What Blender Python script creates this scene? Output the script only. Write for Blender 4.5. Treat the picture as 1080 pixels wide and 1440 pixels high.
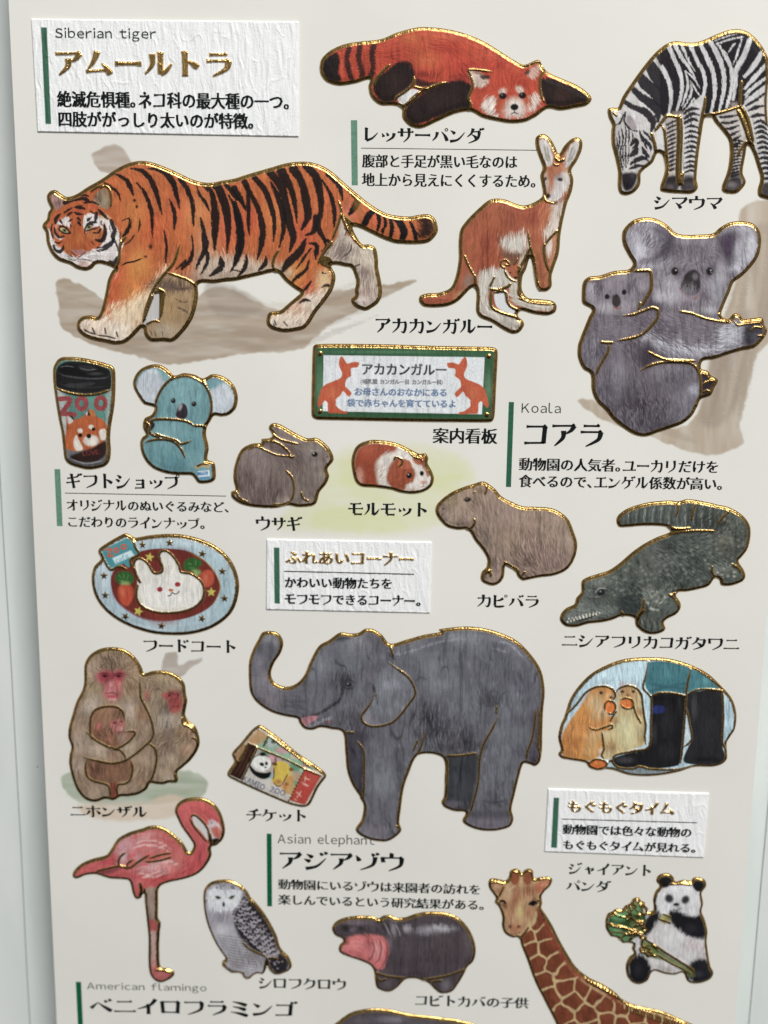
import bpy, math, random
import numpy as np
from mathutils import Vector, Matrix

random.seed(7)
RNG = np.random.default_rng(7)
scene = bpy.context.scene
for o in list(bpy.data.objects):
    bpy.data.objects.remove(o)

# ---------------------------------------------------------------- camera
# 1 scene unit = 10 cm of the real place; the sheet of stickers lies in z = 0, its text reads along +X
F_PX, CX, CY = 2070.0, 540.0, 720.0
Xc = np.array([35540.0, 947.0, -2070.0]); Xc /= np.linalg.norm(Xc)
Yc = np.array([101.0, -8320.0, -2070.0]); Yc -= Xc * Yc.dot(Xc); Yc /= np.linalg.norm(Yc)
Zc = np.cross(Xc, Yc)
Rw = np.array([Xc, Yc, Zc])                 # camera coordinates -> world coordinates
DIST = 1.74
fwd = Rw @ np.array([0, 0, 1.0])
CAM = -DIST * fwd
cam_data = bpy.data.cameras.new('camera')
cam_data.sensor_fit = 'VERTICAL'; cam_data.sensor_height = 24.0
cam_data.lens = F_PX / 1440.0 * 24.0
cam_data.clip_start = 0.01; cam_data.clip_end = 200
cam = bpy.data.objects.new('camera', cam_data)
scene.collection.objects.link(cam)
right, down = Rw @ np.array([1.0, 0, 0]), Rw @ np.array([0, 1.0, 0])
M = Matrix([[right[0], -down[0], -fwd[0], CAM[0]],
            [right[1], -down[1], -fwd[1], CAM[1]],
            [right[2], -down[2], -fwd[2], CAM[2]],
            [0, 0, 0, 1]])
cam.matrix_world = M
scene.camera = cam
cam_data.dof.use_dof = True
cam_data.dof.focus_distance = 1.665
cam_data.dof.aperture_fstop = 1.75

# ---------------------------------------------------------------- light
world = bpy.data.worlds.new('World'); scene.world = world; world.use_nodes = True
wn = world.node_tree
bg = wn.nodes['Background']
# the room around: soft, uneven, a little pink and a little blue, as walls and windows give it
_tc = wn.nodes.new('ShaderNodeTexCoord'); _n = wn.nodes.new('ShaderNodeTexNoise'); _n.inputs['Scale'].default_value = 2.6; _n.inputs['Detail'].default_value = 1.5
_r = wn.nodes.new('ShaderNodeValToRGB'); _r.color_ramp.elements[0].position = 0.36; _r.color_ramp.elements[1].position = 0.68
_r.color_ramp.elements[0].color = (0.07, 0.08, 0.085, 1); _r.color_ramp.elements[1].color = (0.72, 0.66, 0.64, 1)
_e = _r.color_ramp.elements.new(0.52); _e.color = (0.20, 0.21, 0.225, 1)
wn.links.new(_tc.outputs['Generated'], _n.inputs['Vector']); wn.links.new(_n.outputs['Fac'], _r.inputs['Fac']); 
# the side below the sheet is the dim one (the photographer stands there), the far side the window wall
_sx = wn.nodes.new('ShaderNodeSeparateXYZ'); _mr = wn.nodes.new('ShaderNodeMapRange'); _mr.inputs['From Min'].default_value = -0.62; _mr.inputs['From Max'].default_value = 0.02; _mr.inputs['To Min'].default_value = 0.10; _mr.inputs['To Max'].default_value = 1.2
_mr.interpolation_type = 'SMOOTHSTEP'
wn.links.new(_tc.outputs['Generated'], _sx.inputs[0]); wn.links.new(_sx.outputs['Y'], _mr.inputs['Value'])
_mx = wn.nodes.new('ShaderNodeVectorMath'); _mx.operation = 'SCALE'; wn.links.new(_r.outputs['Color'], _mx.inputs[0]); wn.links.new(_mr.outputs[0], _mx.inputs['Scale']); wn.links.new(_mx.outputs[0], bg.inputs['Color'])
bg.inputs['Strength'].default_value = 1.0

def area(name, loc, target, sx, sy, power, col):
    l = bpy.data.lights.new(name, 'AREA'); l.shape = 'RECTANGLE'; l.size = sx; l.size_y = sy
    l.energy = power; l.color = col
    o = bpy.data.objects.new(name, l); scene.collection.objects.link(o)
    o.location = loc
    d = Vector(target) - Vector(loc)
    o.rotation_euler = d.to_track_quat('-Z', 'Y').to_euler()
    return o
area('window_light', (3.0, 6.6, 6.2), (0, 0, 0), 7.5, 2.0, 1110, (1.0, 0.985, 0.96))
scene.view_settings.view_transform = 'Standard'
scene.view_settings.look = 'None'
scene.view_settings.exposure = 0.12
scene.view_settings.gamma = 1.0

# ---------------------------------------------------------------- px <-> sheet
def W(x, y, z=0.0):
    """points of the sheet plane (height z above it, in photo pixels) seen at x, y of the photograph"""
    x = np.asarray(x, float); y = np.asarray(y, float)
    d = np.stack([(x - CX) / F_PX, (y - CY) / F_PX, np.ones_like(x)], -1) @ Rw.T
    t = -CAM[2] / d[..., 2]
    p = CAM + d * t[..., None]
    p[..., 2] = z * PX
    return p
PX = DIST / F_PX                            # one photo pixel in scene units, ~0.084 mm

def srgb(c):
    c = np.asarray(c, float) / 255.0
    return np.where(c <= 0.04045, c / 12.92, ((c + 0.055) / 1.055) ** 2.4)

# ---------------------------------------------------------------- materials
def new_mat(name):
    m = bpy.data.materials.new(name); m.use_nodes = True
    return m, m.node_tree, m.node_tree.nodes['Principled BSDF']

def print_material(name, crepe=0.5, rough=0.5, groove=1.0, scale=1.0, coat=0.0):
    """printed washi paper: colour and foil come from the print attribute, crinkles from noise drawn out along the sheet"""
    m, t, b = new_mat(name)
    N, L = t.nodes, t.links
    at = N.new('ShaderNodeVertexColor'); at.layer_name = 'print'
    geo = N.new('ShaderNodeTexCoord')
    mp = N.new('ShaderNodeMapping'); mp.inputs['Scale'].default_value = (95 * scale, 16 * scale, 1)
    L.new(geo.outputs['Object'], mp.inputs['Vector'])
    n1 = N.new('ShaderNodeTexNoise'); n1.inputs['Scale'].default_value = 1.0; n1.inputs['Detail'].default_value = 4
    n1.inputs['Roughness'].default_value = 0.62; n1.inputs['Distortion'].default_value = 0.7
    L.new(mp.outputs[0], n1.inputs['Vector'])
    n2 = N.new('ShaderNodeTexNoise'); n2.inputs['Scale'].default_value = 420; n2.inputs['Detail'].default_value = 2
    L.new(geo.outputs['Object'], n2.inputs['Vector'])
    ad = N.new('ShaderNodeMath'); ad.operation = 'MULTIPLY_ADD'; ad.inputs[1].default_value = 0.18
    L.new(n2.outputs['Fac'], ad.inputs[0]); L.new(n1.outputs['Fac'], ad.inputs[2])
    bm = N.new('ShaderNodeBump'); bm.inputs['Strength'].default_value = crepe; bm.inputs['Distance'].default_value = 0.0035
    L.new(ad.outputs[0], bm.inputs['Height'])
    L.new(bm.outputs[0], b.inputs['Normal'])
    L.new(at.outputs['Color'], b.inputs['Base Color'])
    L.new(at.outputs['Alpha'], b.inputs['Metallic'])
    mr = N.new('ShaderNodeMapRange'); mr.inputs['To Min'].default_value = rough; mr.inputs['To Max'].default_value = 0.22
    L.new(at.outputs['Alpha'], mr.inputs['Value']); L.new(mr.outputs[0], b.inputs['Roughness'])
    b.inputs['Specular IOR Level'].default_value = 0.22
    b.inputs['Coat Weight'].default_value = coat
    return m

M_STICKER = print_material('washi_print', crepe=0.34, rough=0.5)
M_LABEL = print_material('washi_label', crepe=0.6, rough=0.62, scale=1.0)
M_SHEET = print_material('coated_sheet', crepe=0.0, rough=0.2)
M_SHEET.node_tree.nodes['Principled BSDF'].inputs['Specular IOR Level'].default_value = 0.5
def sheet_waves():
    # the film face is not dead flat: long shallow waves bend what it mirrors
    t = M_SHEET.node_tree; b = t.nodes['Principled BSDF']
    tc = t.nodes.new('ShaderNodeTexCoord'); mp = t.nodes.new('ShaderNodeMapping'); mp.inputs['Scale'].default_value = (3.2, 1.6, 1)
    n = t.nodes.new('ShaderNodeTexNoise'); n.inputs['Scale'].default_value = 1.0; n.inputs['Detail'].default_value = 1.5; n.inputs['Roughness'].default_value = .4
    bm = t.nodes.new('ShaderNodeBump'); bm.inputs['Strength'].default_value = 1.0; bm.inputs['Distance'].default_value = 0.02
    t.links.new(tc.outputs['Object'], mp.inputs[0]); t.links.new(mp.outputs[0], n.inputs['Vector']); t.links.new(n.outputs['Fac'], bm.inputs['Height']); t.links.new(bm.outputs[0], b.inputs['Normal'])
sheet_waves()
def plain(name, col, rough=0.5, metal=0.0):
    m, t, b = new_mat(name)
    n = t.nodes.new('ShaderNodeTexNoise'); n.inputs['Scale'].default_value = 260; n.inputs['Detail'].default_value = 2
    tc = t.nodes.new('ShaderNodeTexCoord'); t.links.new(tc.outputs['Object'], n.inputs['Vector'])
    r = t.nodes.new('ShaderNodeValToRGB')
    c = srgb(col)
    r.color_ramp.elements[0].color = (*(c * 0.85), 1); r.color_ramp.elements[1].color = (*np.clip(c * 1.15, 0, 1), 1)
    r.color_ramp.elements[0].position = .3; r.color_ramp.elements[1].position = .7
    t.links.new(n.outputs['Fac'], r.inputs['Fac']); t.links.new(r.outputs[0], b.inputs['Base Color'])
    b.inputs['Roughness'].default_value = rough; b.inputs['Metallic'].default_value = metal
    b.inputs['Specular IOR Level'].default_value = 0.25
    return m
M_INK = plain('black_ink', (12, 18, 18), 0.45)
M_INK2 = plain('grey_ink', (36, 44, 43), 0.45)
M_GREEN = plain('green_ink', (44, 92, 70), 0.45)
M_GREEN2 = plain('dark_green_ink', (14, 88, 58), 0.45)
M_GREEN3 = plain('pale_green_ink', (98, 136, 116), 0.45)
M_BLUE = plain('blue_ink', (62, 104, 170), 0.5)

# ---------------------------------------------------------------- small helpers
def link(o, parent=None):
    scene.collection.objects.link(o)
    if parent is not None: o.parent = parent
    return o

def mesh_np(name, v, f, mat, parent=None, origin=None):
    """one mesh object from vertex and face arrays (faces all of one size); v in world coordinates"""
    me = bpy.data.meshes.new(name)
    v = np.asarray(v, np.float32).copy(); f = np.asarray(f, np.int32)
    if origin is not None: v -= np.asarray(origin, np.float32)
    k = f.shape[1]
    me.vertices.add(len(v)); me.vertices.foreach_set('co', v.ravel())
    me.loops.add(f.size); me.loops.foreach_set('vertex_index', f.ravel())
    me.polygons.add(len(f)); me.polygons.foreach_set('loop_start', np.arange(0, f.size, k, dtype=np.int32))
    me.materials.append(mat)
    me.update(calc_edges=True)
    o = bpy.data.objects.new(name, me)
    link(o, parent)
    return o

def empty(name, loc, label, cat, group=None):
    o = bpy.data.objects.new(name, None); o.empty_display_size = 0.02
    link(o); o.location = loc
    o['label'] = label; o['category'] = cat
    if group: o['group'] = group
    return o

FR = [0.0, 0.0, 1.0]
def F(x0, y0, s):
    FR[:] = [x0, y0, s]
def P(s):
    """'x y x y ...' in the current reading frame -> list of (x, y, corner); '*' before x marks a corner"""
    t = s.split(); out = []
    for i in range(0, len(t), 2):
        c = t[i].startswith('*')
        out.append((float(t[i].lstrip('*')) / FR[2] + FR[0], float(t[i + 1]) / FR[2] + FR[1], c))
    return out
def pts(s): return P(s) if isinstance(s, str) else s

def smooth(p, closed=True, step=2.0):
    p = [tuple(q) + ((False,) if len(q) < 3 else ()) for q in p]
    n = len(p); out = []
    rng = range(n if closed else n - 1)
    for i in rng:
        a, b, c, d = p[(i - 1) % n], p[i], p[(i + 1) % n], p[(i + 2) % n]
        if not closed:
            if i == 0: a = b
            if i == n - 2: d = c
        if b[2]: a = b
        if c[2]: d = c
        a_, b_, c_, d_ = [np.array(q[:2]) for q in (a, b, c, d)]
        L = np.linalg.norm(c_ - b_); k = max(1, int(L / step))
        m1 = (c_ - a_) * (0.5 if not b[2] else 1.0); m2 = (d_ - b_) * (0.5 if not c[2] else 1.0)
        l1, l2 = np.linalg.norm(m1), np.linalg.norm(m2)
        if l1 > L: m1 = m1 * L / l1
        if l2 > L: m2 = m2 * L / l2
        for j in range(k):
            u = j / k; u2, u3 = u * u, u ** 3
            out.append((2 * u3 - 3 * u2 + 1) * b_ + (u3 - 2 * u2 + u) * m1 + (3 * u2 - 2 * u3) * c_ + (u3 - u2) * m2)
    if not closed: out.append(np.array(p[-1][:2]))
    return np.array(out)

def ss(a, b, x):
    t = np.clip((x - a) / (b - a), 0, 1); return t * t * (3 - 2 * t)

def vnoise(X, Y, sx, sy, seed):
    """smooth value noise on the plane, -1..1"""
    r = np.random.default_rng(seed); T = r.random((64, 64)).astype(np.float32) * 2 - 1
    x, y = X / sx, Y / sy
    xi, yi = np.floor(x).astype(int), np.floor(y).astype(int)
    fx, fy = x - xi, y - yi; fx = fx * fx * (3 - 2 * fx); fy = fy * fy * (3 - 2 * fy)
    g = lambda i, j: T[i & 63, j & 63]
    return (g(xi, yi) * (1 - fx) + g(xi + 1, yi) * fx) * (1 - fy) + (g(xi, yi + 1) * (1 - fx) + g(xi + 1, yi + 1) * fx) * fy

# ---------------------------------------------------------------- the print: colour, foil, relief and parts on one fine grid
class Art:
    def __init__(s, name, x0, y0, x1, y1, res=1.15, pad=2):
        s.name = name; s.res = res
        x0, y0, x1, y1 = x0 - pad, y0 - pad, x1 + pad, y1 + pad
        s.x0, s.y0 = x0, y0
        s.w, s.h = int((x1 - x0) * res) + 2, int((y1 - y0) * res) + 2
        s.gx = x0 + np.arange(s.w) / res; s.gy = y0 + np.arange(s.h) / res
        s.X, s.Y = np.meshgrid(s.gx, s.gy)
        s.X = s.X.astype(np.float32); s.Y = s.Y.astype(np.float32)
        s.col = np.ones((s.h, s.w, 3), np.float32) * 0.8
        s.foil = np.zeros((s.h, s.w), np.float32)
        s.hgt = np.zeros((s.h, s.w), np.float32)
        s.id = np.zeros((s.h, s.w), np.int32)
        s.parts = [dict(name='paper', of=None, label=None)]
        s.N = RNG.standard_normal((s.h, s.w)).astype(np.float32)
        s.lic = None
        s.clip = None
    # -- geometry of marks
    def box(s, a, m):
        i0 = max(0, int((a[:, 1].min() - m - s.y0) * s.res)); i1 = min(s.h, int((a[:, 1].max() + m - s.y0) * s.res) + 2)
        j0 = max(0, int((a[:, 0].min() - m - s.x0) * s.res)); j1 = min(s.w, int((a[:, 0].max() + m - s.x0) * s.res) + 2)
        return (slice(i0, max(i0, i1)), slice(j0, max(j0, j1)))
    def dist(s, a, sl, closed, m, wid=None):
        """distance to polyline a inside window sl, capped at m; if wid is given returns wid(t)-distance"""
        X, Y = s.X[sl], s.Y[sl]
        D = np.full(X.shape, -m if wid is not None else m, np.float32)
        n = len(a)
        if X.size == 0: return D
        i0, j0 = sl[0].start, sl[1].start
        for k in range(n if closed else n - 1):
            p, q = a[k], a[(k + 1) % n]
            ii0 = max(0, int((min(p[1], q[1]) - m - s.y0) * s.res) - i0); ii1 = int((max(p[1], q[1]) + m - s.y0) * s.res) + 2 - i0
            jj0 = max(0, int((min(p[0], q[0]) - m - s.x0) * s.res) - j0); jj1 = int((max(p[0], q[0]) + m - s.x0) * s.res) + 2 - j0
            if ii1 <= ii0 or jj1 <= jj0: continue
            sub = (slice(ii0, ii1), slice(jj0, jj1))
            x, y = X[sub] - p[0], Y[sub] - p[1]
            if x.size == 0: continue
            ex, ey = q[0] - p[0], q[1] - p[1]
            L2 = ex * ex + ey * ey
            t = np.clip((x * ex + y * ey) / L2, 0, 1) if L2 > 1e-9 else x * 0
            d = np.hypot(x - t * ex, y - t * ey)
            if wid is not None:
                D[sub] = np.maximum(D[sub], wid[k] * (1 - t) + wid[min(k + 1, n - 1)] * t - d)
            else:
                D[sub] = np.minimum(D[sub], d)
        return D
    def inside(s, a, sl):
        X, Y = s.X[sl], s.Y[sl]
        par = np.zeros(X.shape, bool)
        if X.size == 0: return par
        gx, gy = X[0], Y[:, 0]
        n = len(a)
        for k in range(n):
            p, q = a[k], a[(k + 1) % n]
            if p[1] == q[1]: continue
            lo, hi = (p, q) if p[1] < q[1] else (q, p)
            r0, r1 = np.searchsorted(gy, lo[1]), np.searchsorted(gy, hi[1])
            if r1 <= r0: continue
            yy = gy[r0:r1]
            xx = lo[0] + (yy - lo[1]) / (hi[1] - lo[1]) * (hi[0] - lo[0])
            par[r0:r1] ^= gx[None, :] > xx[:, None]
        return par
    def sdf(s, a, sl, m):
        d = s.dist(a, sl, True, m)
        return np.where(s.inside(a, sl), d, -d)
    # -- parts
    def newpart(s, name, of=None, label=None):
        s.parts.append(dict(name=name, of=of, label=label)); return len(s.parts) - 1
    def mark(s, sl, mask, name, of=None, label=None):
        if name is None: return
        if isinstance(name, int): pid = name
        else: pid = s.newpart(name, of, label)
        s.id[sl][mask & (s.foil[sl] < 2)] = pid
        return pid
    def part(s, name, p, of=None, label=None, sm=True):
        a = smooth(pts(p)) if sm else np.array([q[:2] for q in pts(p)])
        sl = s.box(a, 1)
        return s.mark(sl, s.inside(a, sl), name, of, label)
    # -- paint
    def comp(s, sl, al, color, tex=0.0, mode='mix'):
        c = srgb(color).astype(np.float32)
        if s.clip is not None: al = al * s.clip[sl]
        C = s.col[sl]
        if mode == 'mul':
            s.col[sl] = C * (1 - al[..., None] * (1 - c))
        else:
            s.col[sl] = C * (1 - al[..., None]) + c * al[..., None]
    def fill(s, p, color, a=1.0, soft=0.9, fur=0.0, part=None, of=None, label=None, sm=True, mode='mix'):
        q = smooth(pts(p)) if sm else np.array([r[:2] for r in pts(p)])
        m = soft * 1.0 + 3 * fur + 1.5
        sl = s.box(q, m)
        d = s.sdf(q, sl, m)
        if fur and s.lic is not None: d = d + 0.6 * fur * s.lic[sl]
        al = ss(-soft / 2, soft / 2, d) * a
        s.comp(sl, al, color, mode=mode)
        if part: return s.mark(sl, d > 0, part, of, label)
    def blob(s, x, y, rx, ry, color, a=1.0, rot=0.0, hard=0.0, fur=0.0, part=None, of=None, mode='mix', fr=True):
        if fr: x, y, rx, ry = x / FR[2] + FR[0], y / FR[2] + FR[1], rx / FR[2], ry / FR[2]
        R = max(rx, ry) * 1.6 + 2
        sl = s.box(np.array([[x, y]]), R)
        X, Y = s.X[sl] - x, s.Y[sl] - y
        c, n = math.cos(math.radians(rot)), math.sin(math.radians(rot))
        u, v = (X * c + Y * n) / rx, (-X * n + Y * c) / ry
        r = np.sqrt(u * u + v * v)
        if fur and s.lic is not None: r = r + fur * s.lic[sl] * 0.3
        e = 0.5 / min(rx, ry)
        al = ss(1 + max(e, (1 - hard) * 0.55), 1 - max(e, (1 - hard) * 0.75), r) if hard < 1 else ss(1 + e, 1 - e, r)
        s.comp(sl, al * a, color, mode=mode)
        if part: return s.mark(sl, r < 1, part, of)
    def stroke(s, p, w, color, a=1.0, taper=(0.2, 0.2), soft=0.8, fur=0.0, part=None, of=None, sm=True, mode='mix'):
        w = np.asarray(w, float) / FR[2]
        q = smooth(pts(p), closed=False, step=1.6) if sm else np.array([r[:2] for r in pts(p)])
        n = len(q); t = np.linspace(0, 1, n)
        if np.ndim(w): wd = np.interp(t, np.linspace(0, 1, len(w)), w) / 2
        else:
            wd = np.full(n, w / 2.0)
            if taper[0] > 0: wd = wd * (0.15 + 0.85 * ss(0, taper[0], t))
            if taper[1] > 0: wd = wd * (0.15 + 0.85 * ss(0, taper[1], 1 - t))
        m = wd.max() + soft + 2 * fur + 1
        sl = s.box(q, m)
        d = s.dist(q, sl, False, m, wd)
        if fur and s.lic is not None: d = d + fur * s.lic[sl]
        s.comp(sl, ss(-soft / 2, soft / 2, d) * a, color, mode=mode)
        if part: return s.mark(sl, d > 0, part, of)
    def strokes(s, many, w, color, **k):
        for q in many.split(';'):
            if q.strip(): s.stroke(q, w, color, **k)
    def flow(s, vecs, length=7, seed=1):
        """fur direction from 'x1 y1 x2 y2; ...' and the streaks that follow it"""
        V = []
        for q in vecs.split(';'):
            if not q.strip(): continue
            r = P(q); V.append((r[0][0], r[0][1], r[1][0] - r[0][0], r[1][1] - r[0][1]))
        U = np.zeros_like(s.X); Wv = np.zeros_like(s.X)
        for x, y, dx, dy in V:
            l = math.hypot(dx, dy); wgt = 1.0 / ((s.X - x) ** 2 + (s.Y - y) ** 2 + 60.0) ** 1.5
            U += wgt * dx / l; Wv += wgt * dy / l
        l = np.hypot(U, Wv) + 1e-9
        s.U, s.V = U / l, Wv / l
        ang = vnoise(s.X, s.Y, 9, 9, seed + 5) * 0.35
        c, n = np.cos(ang), np.sin(ang)
        s.U, s.V = s.U * c - s.V * n, s.U * n + s.V * c
        s.lic = s.runlic(s.U, s.V, length)
    def runlic(s, U, V, length):
        n = int(length * s.res / 2 + 1)
        acc = s.N.copy(); I0, J0 = np.indices(s.X.shape).astype(np.float32)
        for sg in (1, -1):
            I, J = I0.copy(), J0.copy()
            for k in range(n):
                ii = np.clip(np.rint(I).astype(int), 0, s.h - 1); jj = np.clip(np.rint(J).astype(int), 0, s.w - 1)
                I += sg * V[ii, jj]; J += sg * U[ii, jj]
                ii = np.clip(np.rint(I).astype(int), 0, s.h - 1); jj = np.clip(np.rint(J).astype(int), 0, s.w - 1)
                acc += s.N[ii, jj]
        acc -= acc.mean(); acc /= acc.std() + 1e-9
        return acc
    def fur(s, amp=0.12, tint=(0, 0, 0), mask=None, patch=0.08):
        """streaks and watery patches over everything painted so far"""
        l = 0.8 * s.lic if s.lic is not None else s.N
        g = 1 + amp * l
        if patch: g = g + patch * vnoise(s.X, s.Y, 11, 13, 11) + patch * 0.6 * vnoise(s.X, s.Y, 4.5, 6, 12)
        c = s.col * np.clip(g, 0.3, 1.9)[..., None] + srgb(tint).astype(np.float32) * (l * amp)[..., None] * 0.5
        if mask is not None: c = s.col * (1 - mask[..., None]) + c * mask[..., None]
        s.col = np.clip(c, 0.003, 0.93)
    def crepe(s, amp=0.05):
        """fine vertical cracks of the crinkled paper showing through the ink"""
        amp = amp * 1.25 + 0.02
        a = vnoise(s.X + 2 * vnoise(s.X, s.Y, 9, 12, 3), s.Y, 1.9, 24, 21)
        s.col *= (1 - amp * np.clip(a - 0.1, 0, 1) * 2.4 + amp * 0.8 * np.clip(-a - 0.3, 0, 1))[..., None]
        b = np.abs(vnoise(s.X + 1.3 * vnoise(s.X, s.Y, 10, 16, 4), s.Y, 11, 110, 22))
        g = ss(-0.2, 0.5, vnoise(s.X, s.Y, 16, 22, 23))
        s.col *= (1 - min(0.45, amp * 3.0) * ss(0.06, 0.0, b) * g)[..., None]
        # print rosette
        s.col *= (1 + 0.045 * s.N)[..., None]
        s.col = np.clip(s.col, 0.003, 0.95)
    # -- gold
    GOLD = np.array([0.35, 0.225, 0.08], np.float32)
    def addfoil(s, sl, al, k=1.0):
        g = s.GOLD * k * (1 + 0.25 * s.N[sl][..., None] * 0.5)
        s.col[sl] = s.col[sl] * (1 - al[..., None]) + np.clip(g, 0.02, 1) * al[..., None]
        s.foil[sl] = np.maximum(s.foil[sl], al)
    def gold(s, p, w=3.2, part='gold_line', taper=(0.12, 0.12), sm=True, lift=1.25):
        q = smooth(pts(p), closed=False, step=1.6) if sm else np.array([r[:2] for r in pts(p)])
        n = len(q); t = np.linspace(0, 1, n)
        wd = np.full(n, w / 2.0)
        if taper[0] > 0: wd = wd * (0.3 + 0.7 * ss(0, taper[0], t))
        if taper[1] > 0: wd = wd * (0.3 + 0.7 * ss(0, taper[1], 1 - t))
        m = w + 3; sl = s.box(q, m)
        d = s.dist(q, sl, False, m, wd)
        if s.clip is not None: d = np.where(s.clip[sl] > .5, d, -m)
        d = d + 0.22 * s.N[sl] * (d > -1.5)
        s.addfoil(sl, ss(-0.5, 0.5, d))
        s.hgt[sl] += lift * ss(-1.2, w * 0.45, d)
        if part: s.mark(sl, d > 0, part)
    def golds(s, many, w=3.2, **k):
        for q in many.split(';'):
            if q.strip(): s.gold(q, w, **k)
    def goldfill(s, p, part='gold_field', sm=True, lift=0.5):
        q = smooth(pts(p)) if sm else np.array([r[:2] for r in pts(p)])
        sl = s.box(q, 4); d = s.sdf(q, sl, 4)
        s.addfoil(sl, ss(-0.5, 0.5, d)); s.hgt[sl] += lift * ss(-.8, 1.5, d)
        if part: s.mark(sl, d > 0, part)
    def outline(s, p, sm=True):
        s.out = smooth(pts(p)) if sm else np.array([r[:2] for r in pts(p)])
        sl = (slice(0, s.h), slice(0, s.w))
        s.D = s.sdf(s.out, sl, 16)
    def rim(s, w=6.3, thick=2.1, bead=0.0, puff=1.15, inner=None):
        d = s.D; w = w - 0.45
        wob = 0.35 * vnoise(s.X, s.Y, 3.0, 3.0, 31) + 0.2 * s.N
        f = ss(w + 0.6, w - 0.6, d + wob)
        f = np.where(d < -1.5, 1.0, f)
        g = s.GOLD * (1 + 0.12 * s.N[..., None] + 0.22 * vnoise(s.X, s.Y, 5, 5, 78)[..., None])
        s.col = s.col * (1 - f[..., None]) + np.clip(g, 0.02, 1) * f[..., None]
        s.foil = np.maximum(s.foil, f)
        z = thick * ss(-0.6, 2.2, d)
        z = z + bead * np.exp(-((d - w * 0.36) / (w * 0.2)) ** 2) + puff * ss(w - 2.3, w + 0.8, d) + 0.5 * puff * ss(w + 1, w + 9, d)
        s.hgt = s.hgt * (f < 0.5) + z
        pid = s.newpart('gold_outline')
        s.id[f > 0.5] = pid
        s.hgt += s.foil * (0.045 * s.N + 0.09 * vnoise(s.X, s.Y, 1.7, 1.7, 77))
    # -- meshes
    def build(s, label, cat, mat=None, flat=False, cut=True, base=0.25, kind=None, group=None, parent=None, root=None, tone=True):
        mat = mat or M_STICKER
        D = s.D
        if tone: m_ = s.col.mean(-1, keepdims=True); sat_ = np.clip((s.col.max(-1, keepdims=True) - s.col.min(-1, keepdims=True)) / (s.col.max(-1, keepdims=True) + 1e-4) * 1.6 - .2, 0, 1); s.col = np.where(s.foil[..., None] > .5, s.col, np.clip(m_ + (s.col - m_) * 0.80, 0.001, 1) ** 1.15 * (1 + sat_ * np.array([-0.03, 0.09, -0.03], np.float32)))
        X, Y = s.X.astype(float).copy(), s.Y.astype(float).copy()
        inside = D >= 0
        for _ in range(2):       # slivers of a part join what surrounds them
            I = s.id; best = I.copy()
            same = sum((np.roll(np.roll(I, dy, 0), dx, 1) == I).astype(int) for dy in (-1, 0, 1) for dx in (-1, 0, 1)) - 1
            for dy, dx in ((0, 1), (1, 0), (0, -1), (-1, 0)):
                nb = np.roll(np.roll(I, dy, 0), dx, 1)
                best = np.where((same < 3) & (nb != I) & (best == I), nb, best)
            s.id = best
        fc = inside[:-1, :-1] | inside[1:, :-1] | inside[:-1, 1:] | inside[1:, 1:]
        # outer ring of vertices pulled onto the contour
        gy, gx = np.gradient(D)
        gl = np.hypot(gx, gy) + 1e-6
        ring = ~inside
        sh = np.where(ring, -D, 0)
        X += gx / gl * sh; Y += gy / gl * sh
        z = np.where(ring, 0, s.hgt) + base
        z[ring] = 0.02
        V = W(X, Y)
        V[..., 2] = z * PX
        # normals of the whole relief, so that parts meet without seams
        du = np.gradient(V, axis=1); dv = np.gradient(V, axis=0)
        Nn = np.cross(dv, du); Nn /= np.linalg.norm(Nn, axis=-1, keepdims=True) + 1e-12
        Nn[Nn[..., 2] < 0] *= -1
        idx = np.arange(s.h * s.w).reshape(s.h, s.w)
        quads = np.stack([idx[:-1, :-1], idx[1:, :-1], idx[1:, 1:], idx[:-1, 1:]], -1)
        ids = s.id[:-1, :-1]
        ids = np.where(inside[:-1, :-1], ids, np.where(inside[1:, 1:], s.id[1:, 1:], np.where(inside[1:, :-1], s.id[1:, :-1], s.id[:-1, 1:])))
        cen = W(np.array(s.out[:, 0].mean()), np.array(s.out[:, 1].mean()))
        if root is None:
            root = empty(s.name, tuple(cen), label, cat, group)
        Vf = V.reshape(-1, 3); Nf = Nn.reshape(-1, 3)
        C = np.concatenate([np.clip(s.col, 0, 1), np.clip(s.foil, 0, 1)[..., None]], -1).reshape(-1, 4).astype(np.float32)
        objs = {}
        def pieces(mask):
            # connected pieces of a mask of faces, by runs of each row
            par = []
            def find(i):
                while par[i] != i: par[i] = par[par[i]]; i = par[i]
                return i
            lab = np.full(mask.shape, -1, np.int32); prev = []
            rows = np.nonzero(mask.any(1))[0]; last = -9
            for r in rows:
                m = mask[r].astype(np.int8); e = np.diff(np.concatenate([[0], m, [0]])); st, en = np.nonzero(e == 1)[0], np.nonzero(e == -1)[0]
                if r != last + 1: prev = []
                cur = []
                for a_, b_ in zip(st, en):
                    k = len(par); par.append(k); lab[r, a_:b_] = k; cur.append((a_, b_, k))
                    for c_, d_, j in prev:
                        if c_ < b_ and a_ < d_:
                            x_, y_ = find(k), find(j)
                            if x_ != y_: par[max(x_, y_)] = min(x_, y_)
                prev = cur; last = r
            root_ = np.array([find(i) for i in range(len(par))]); lab[mask] = root_[lab[mask]]
            return lab
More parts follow.
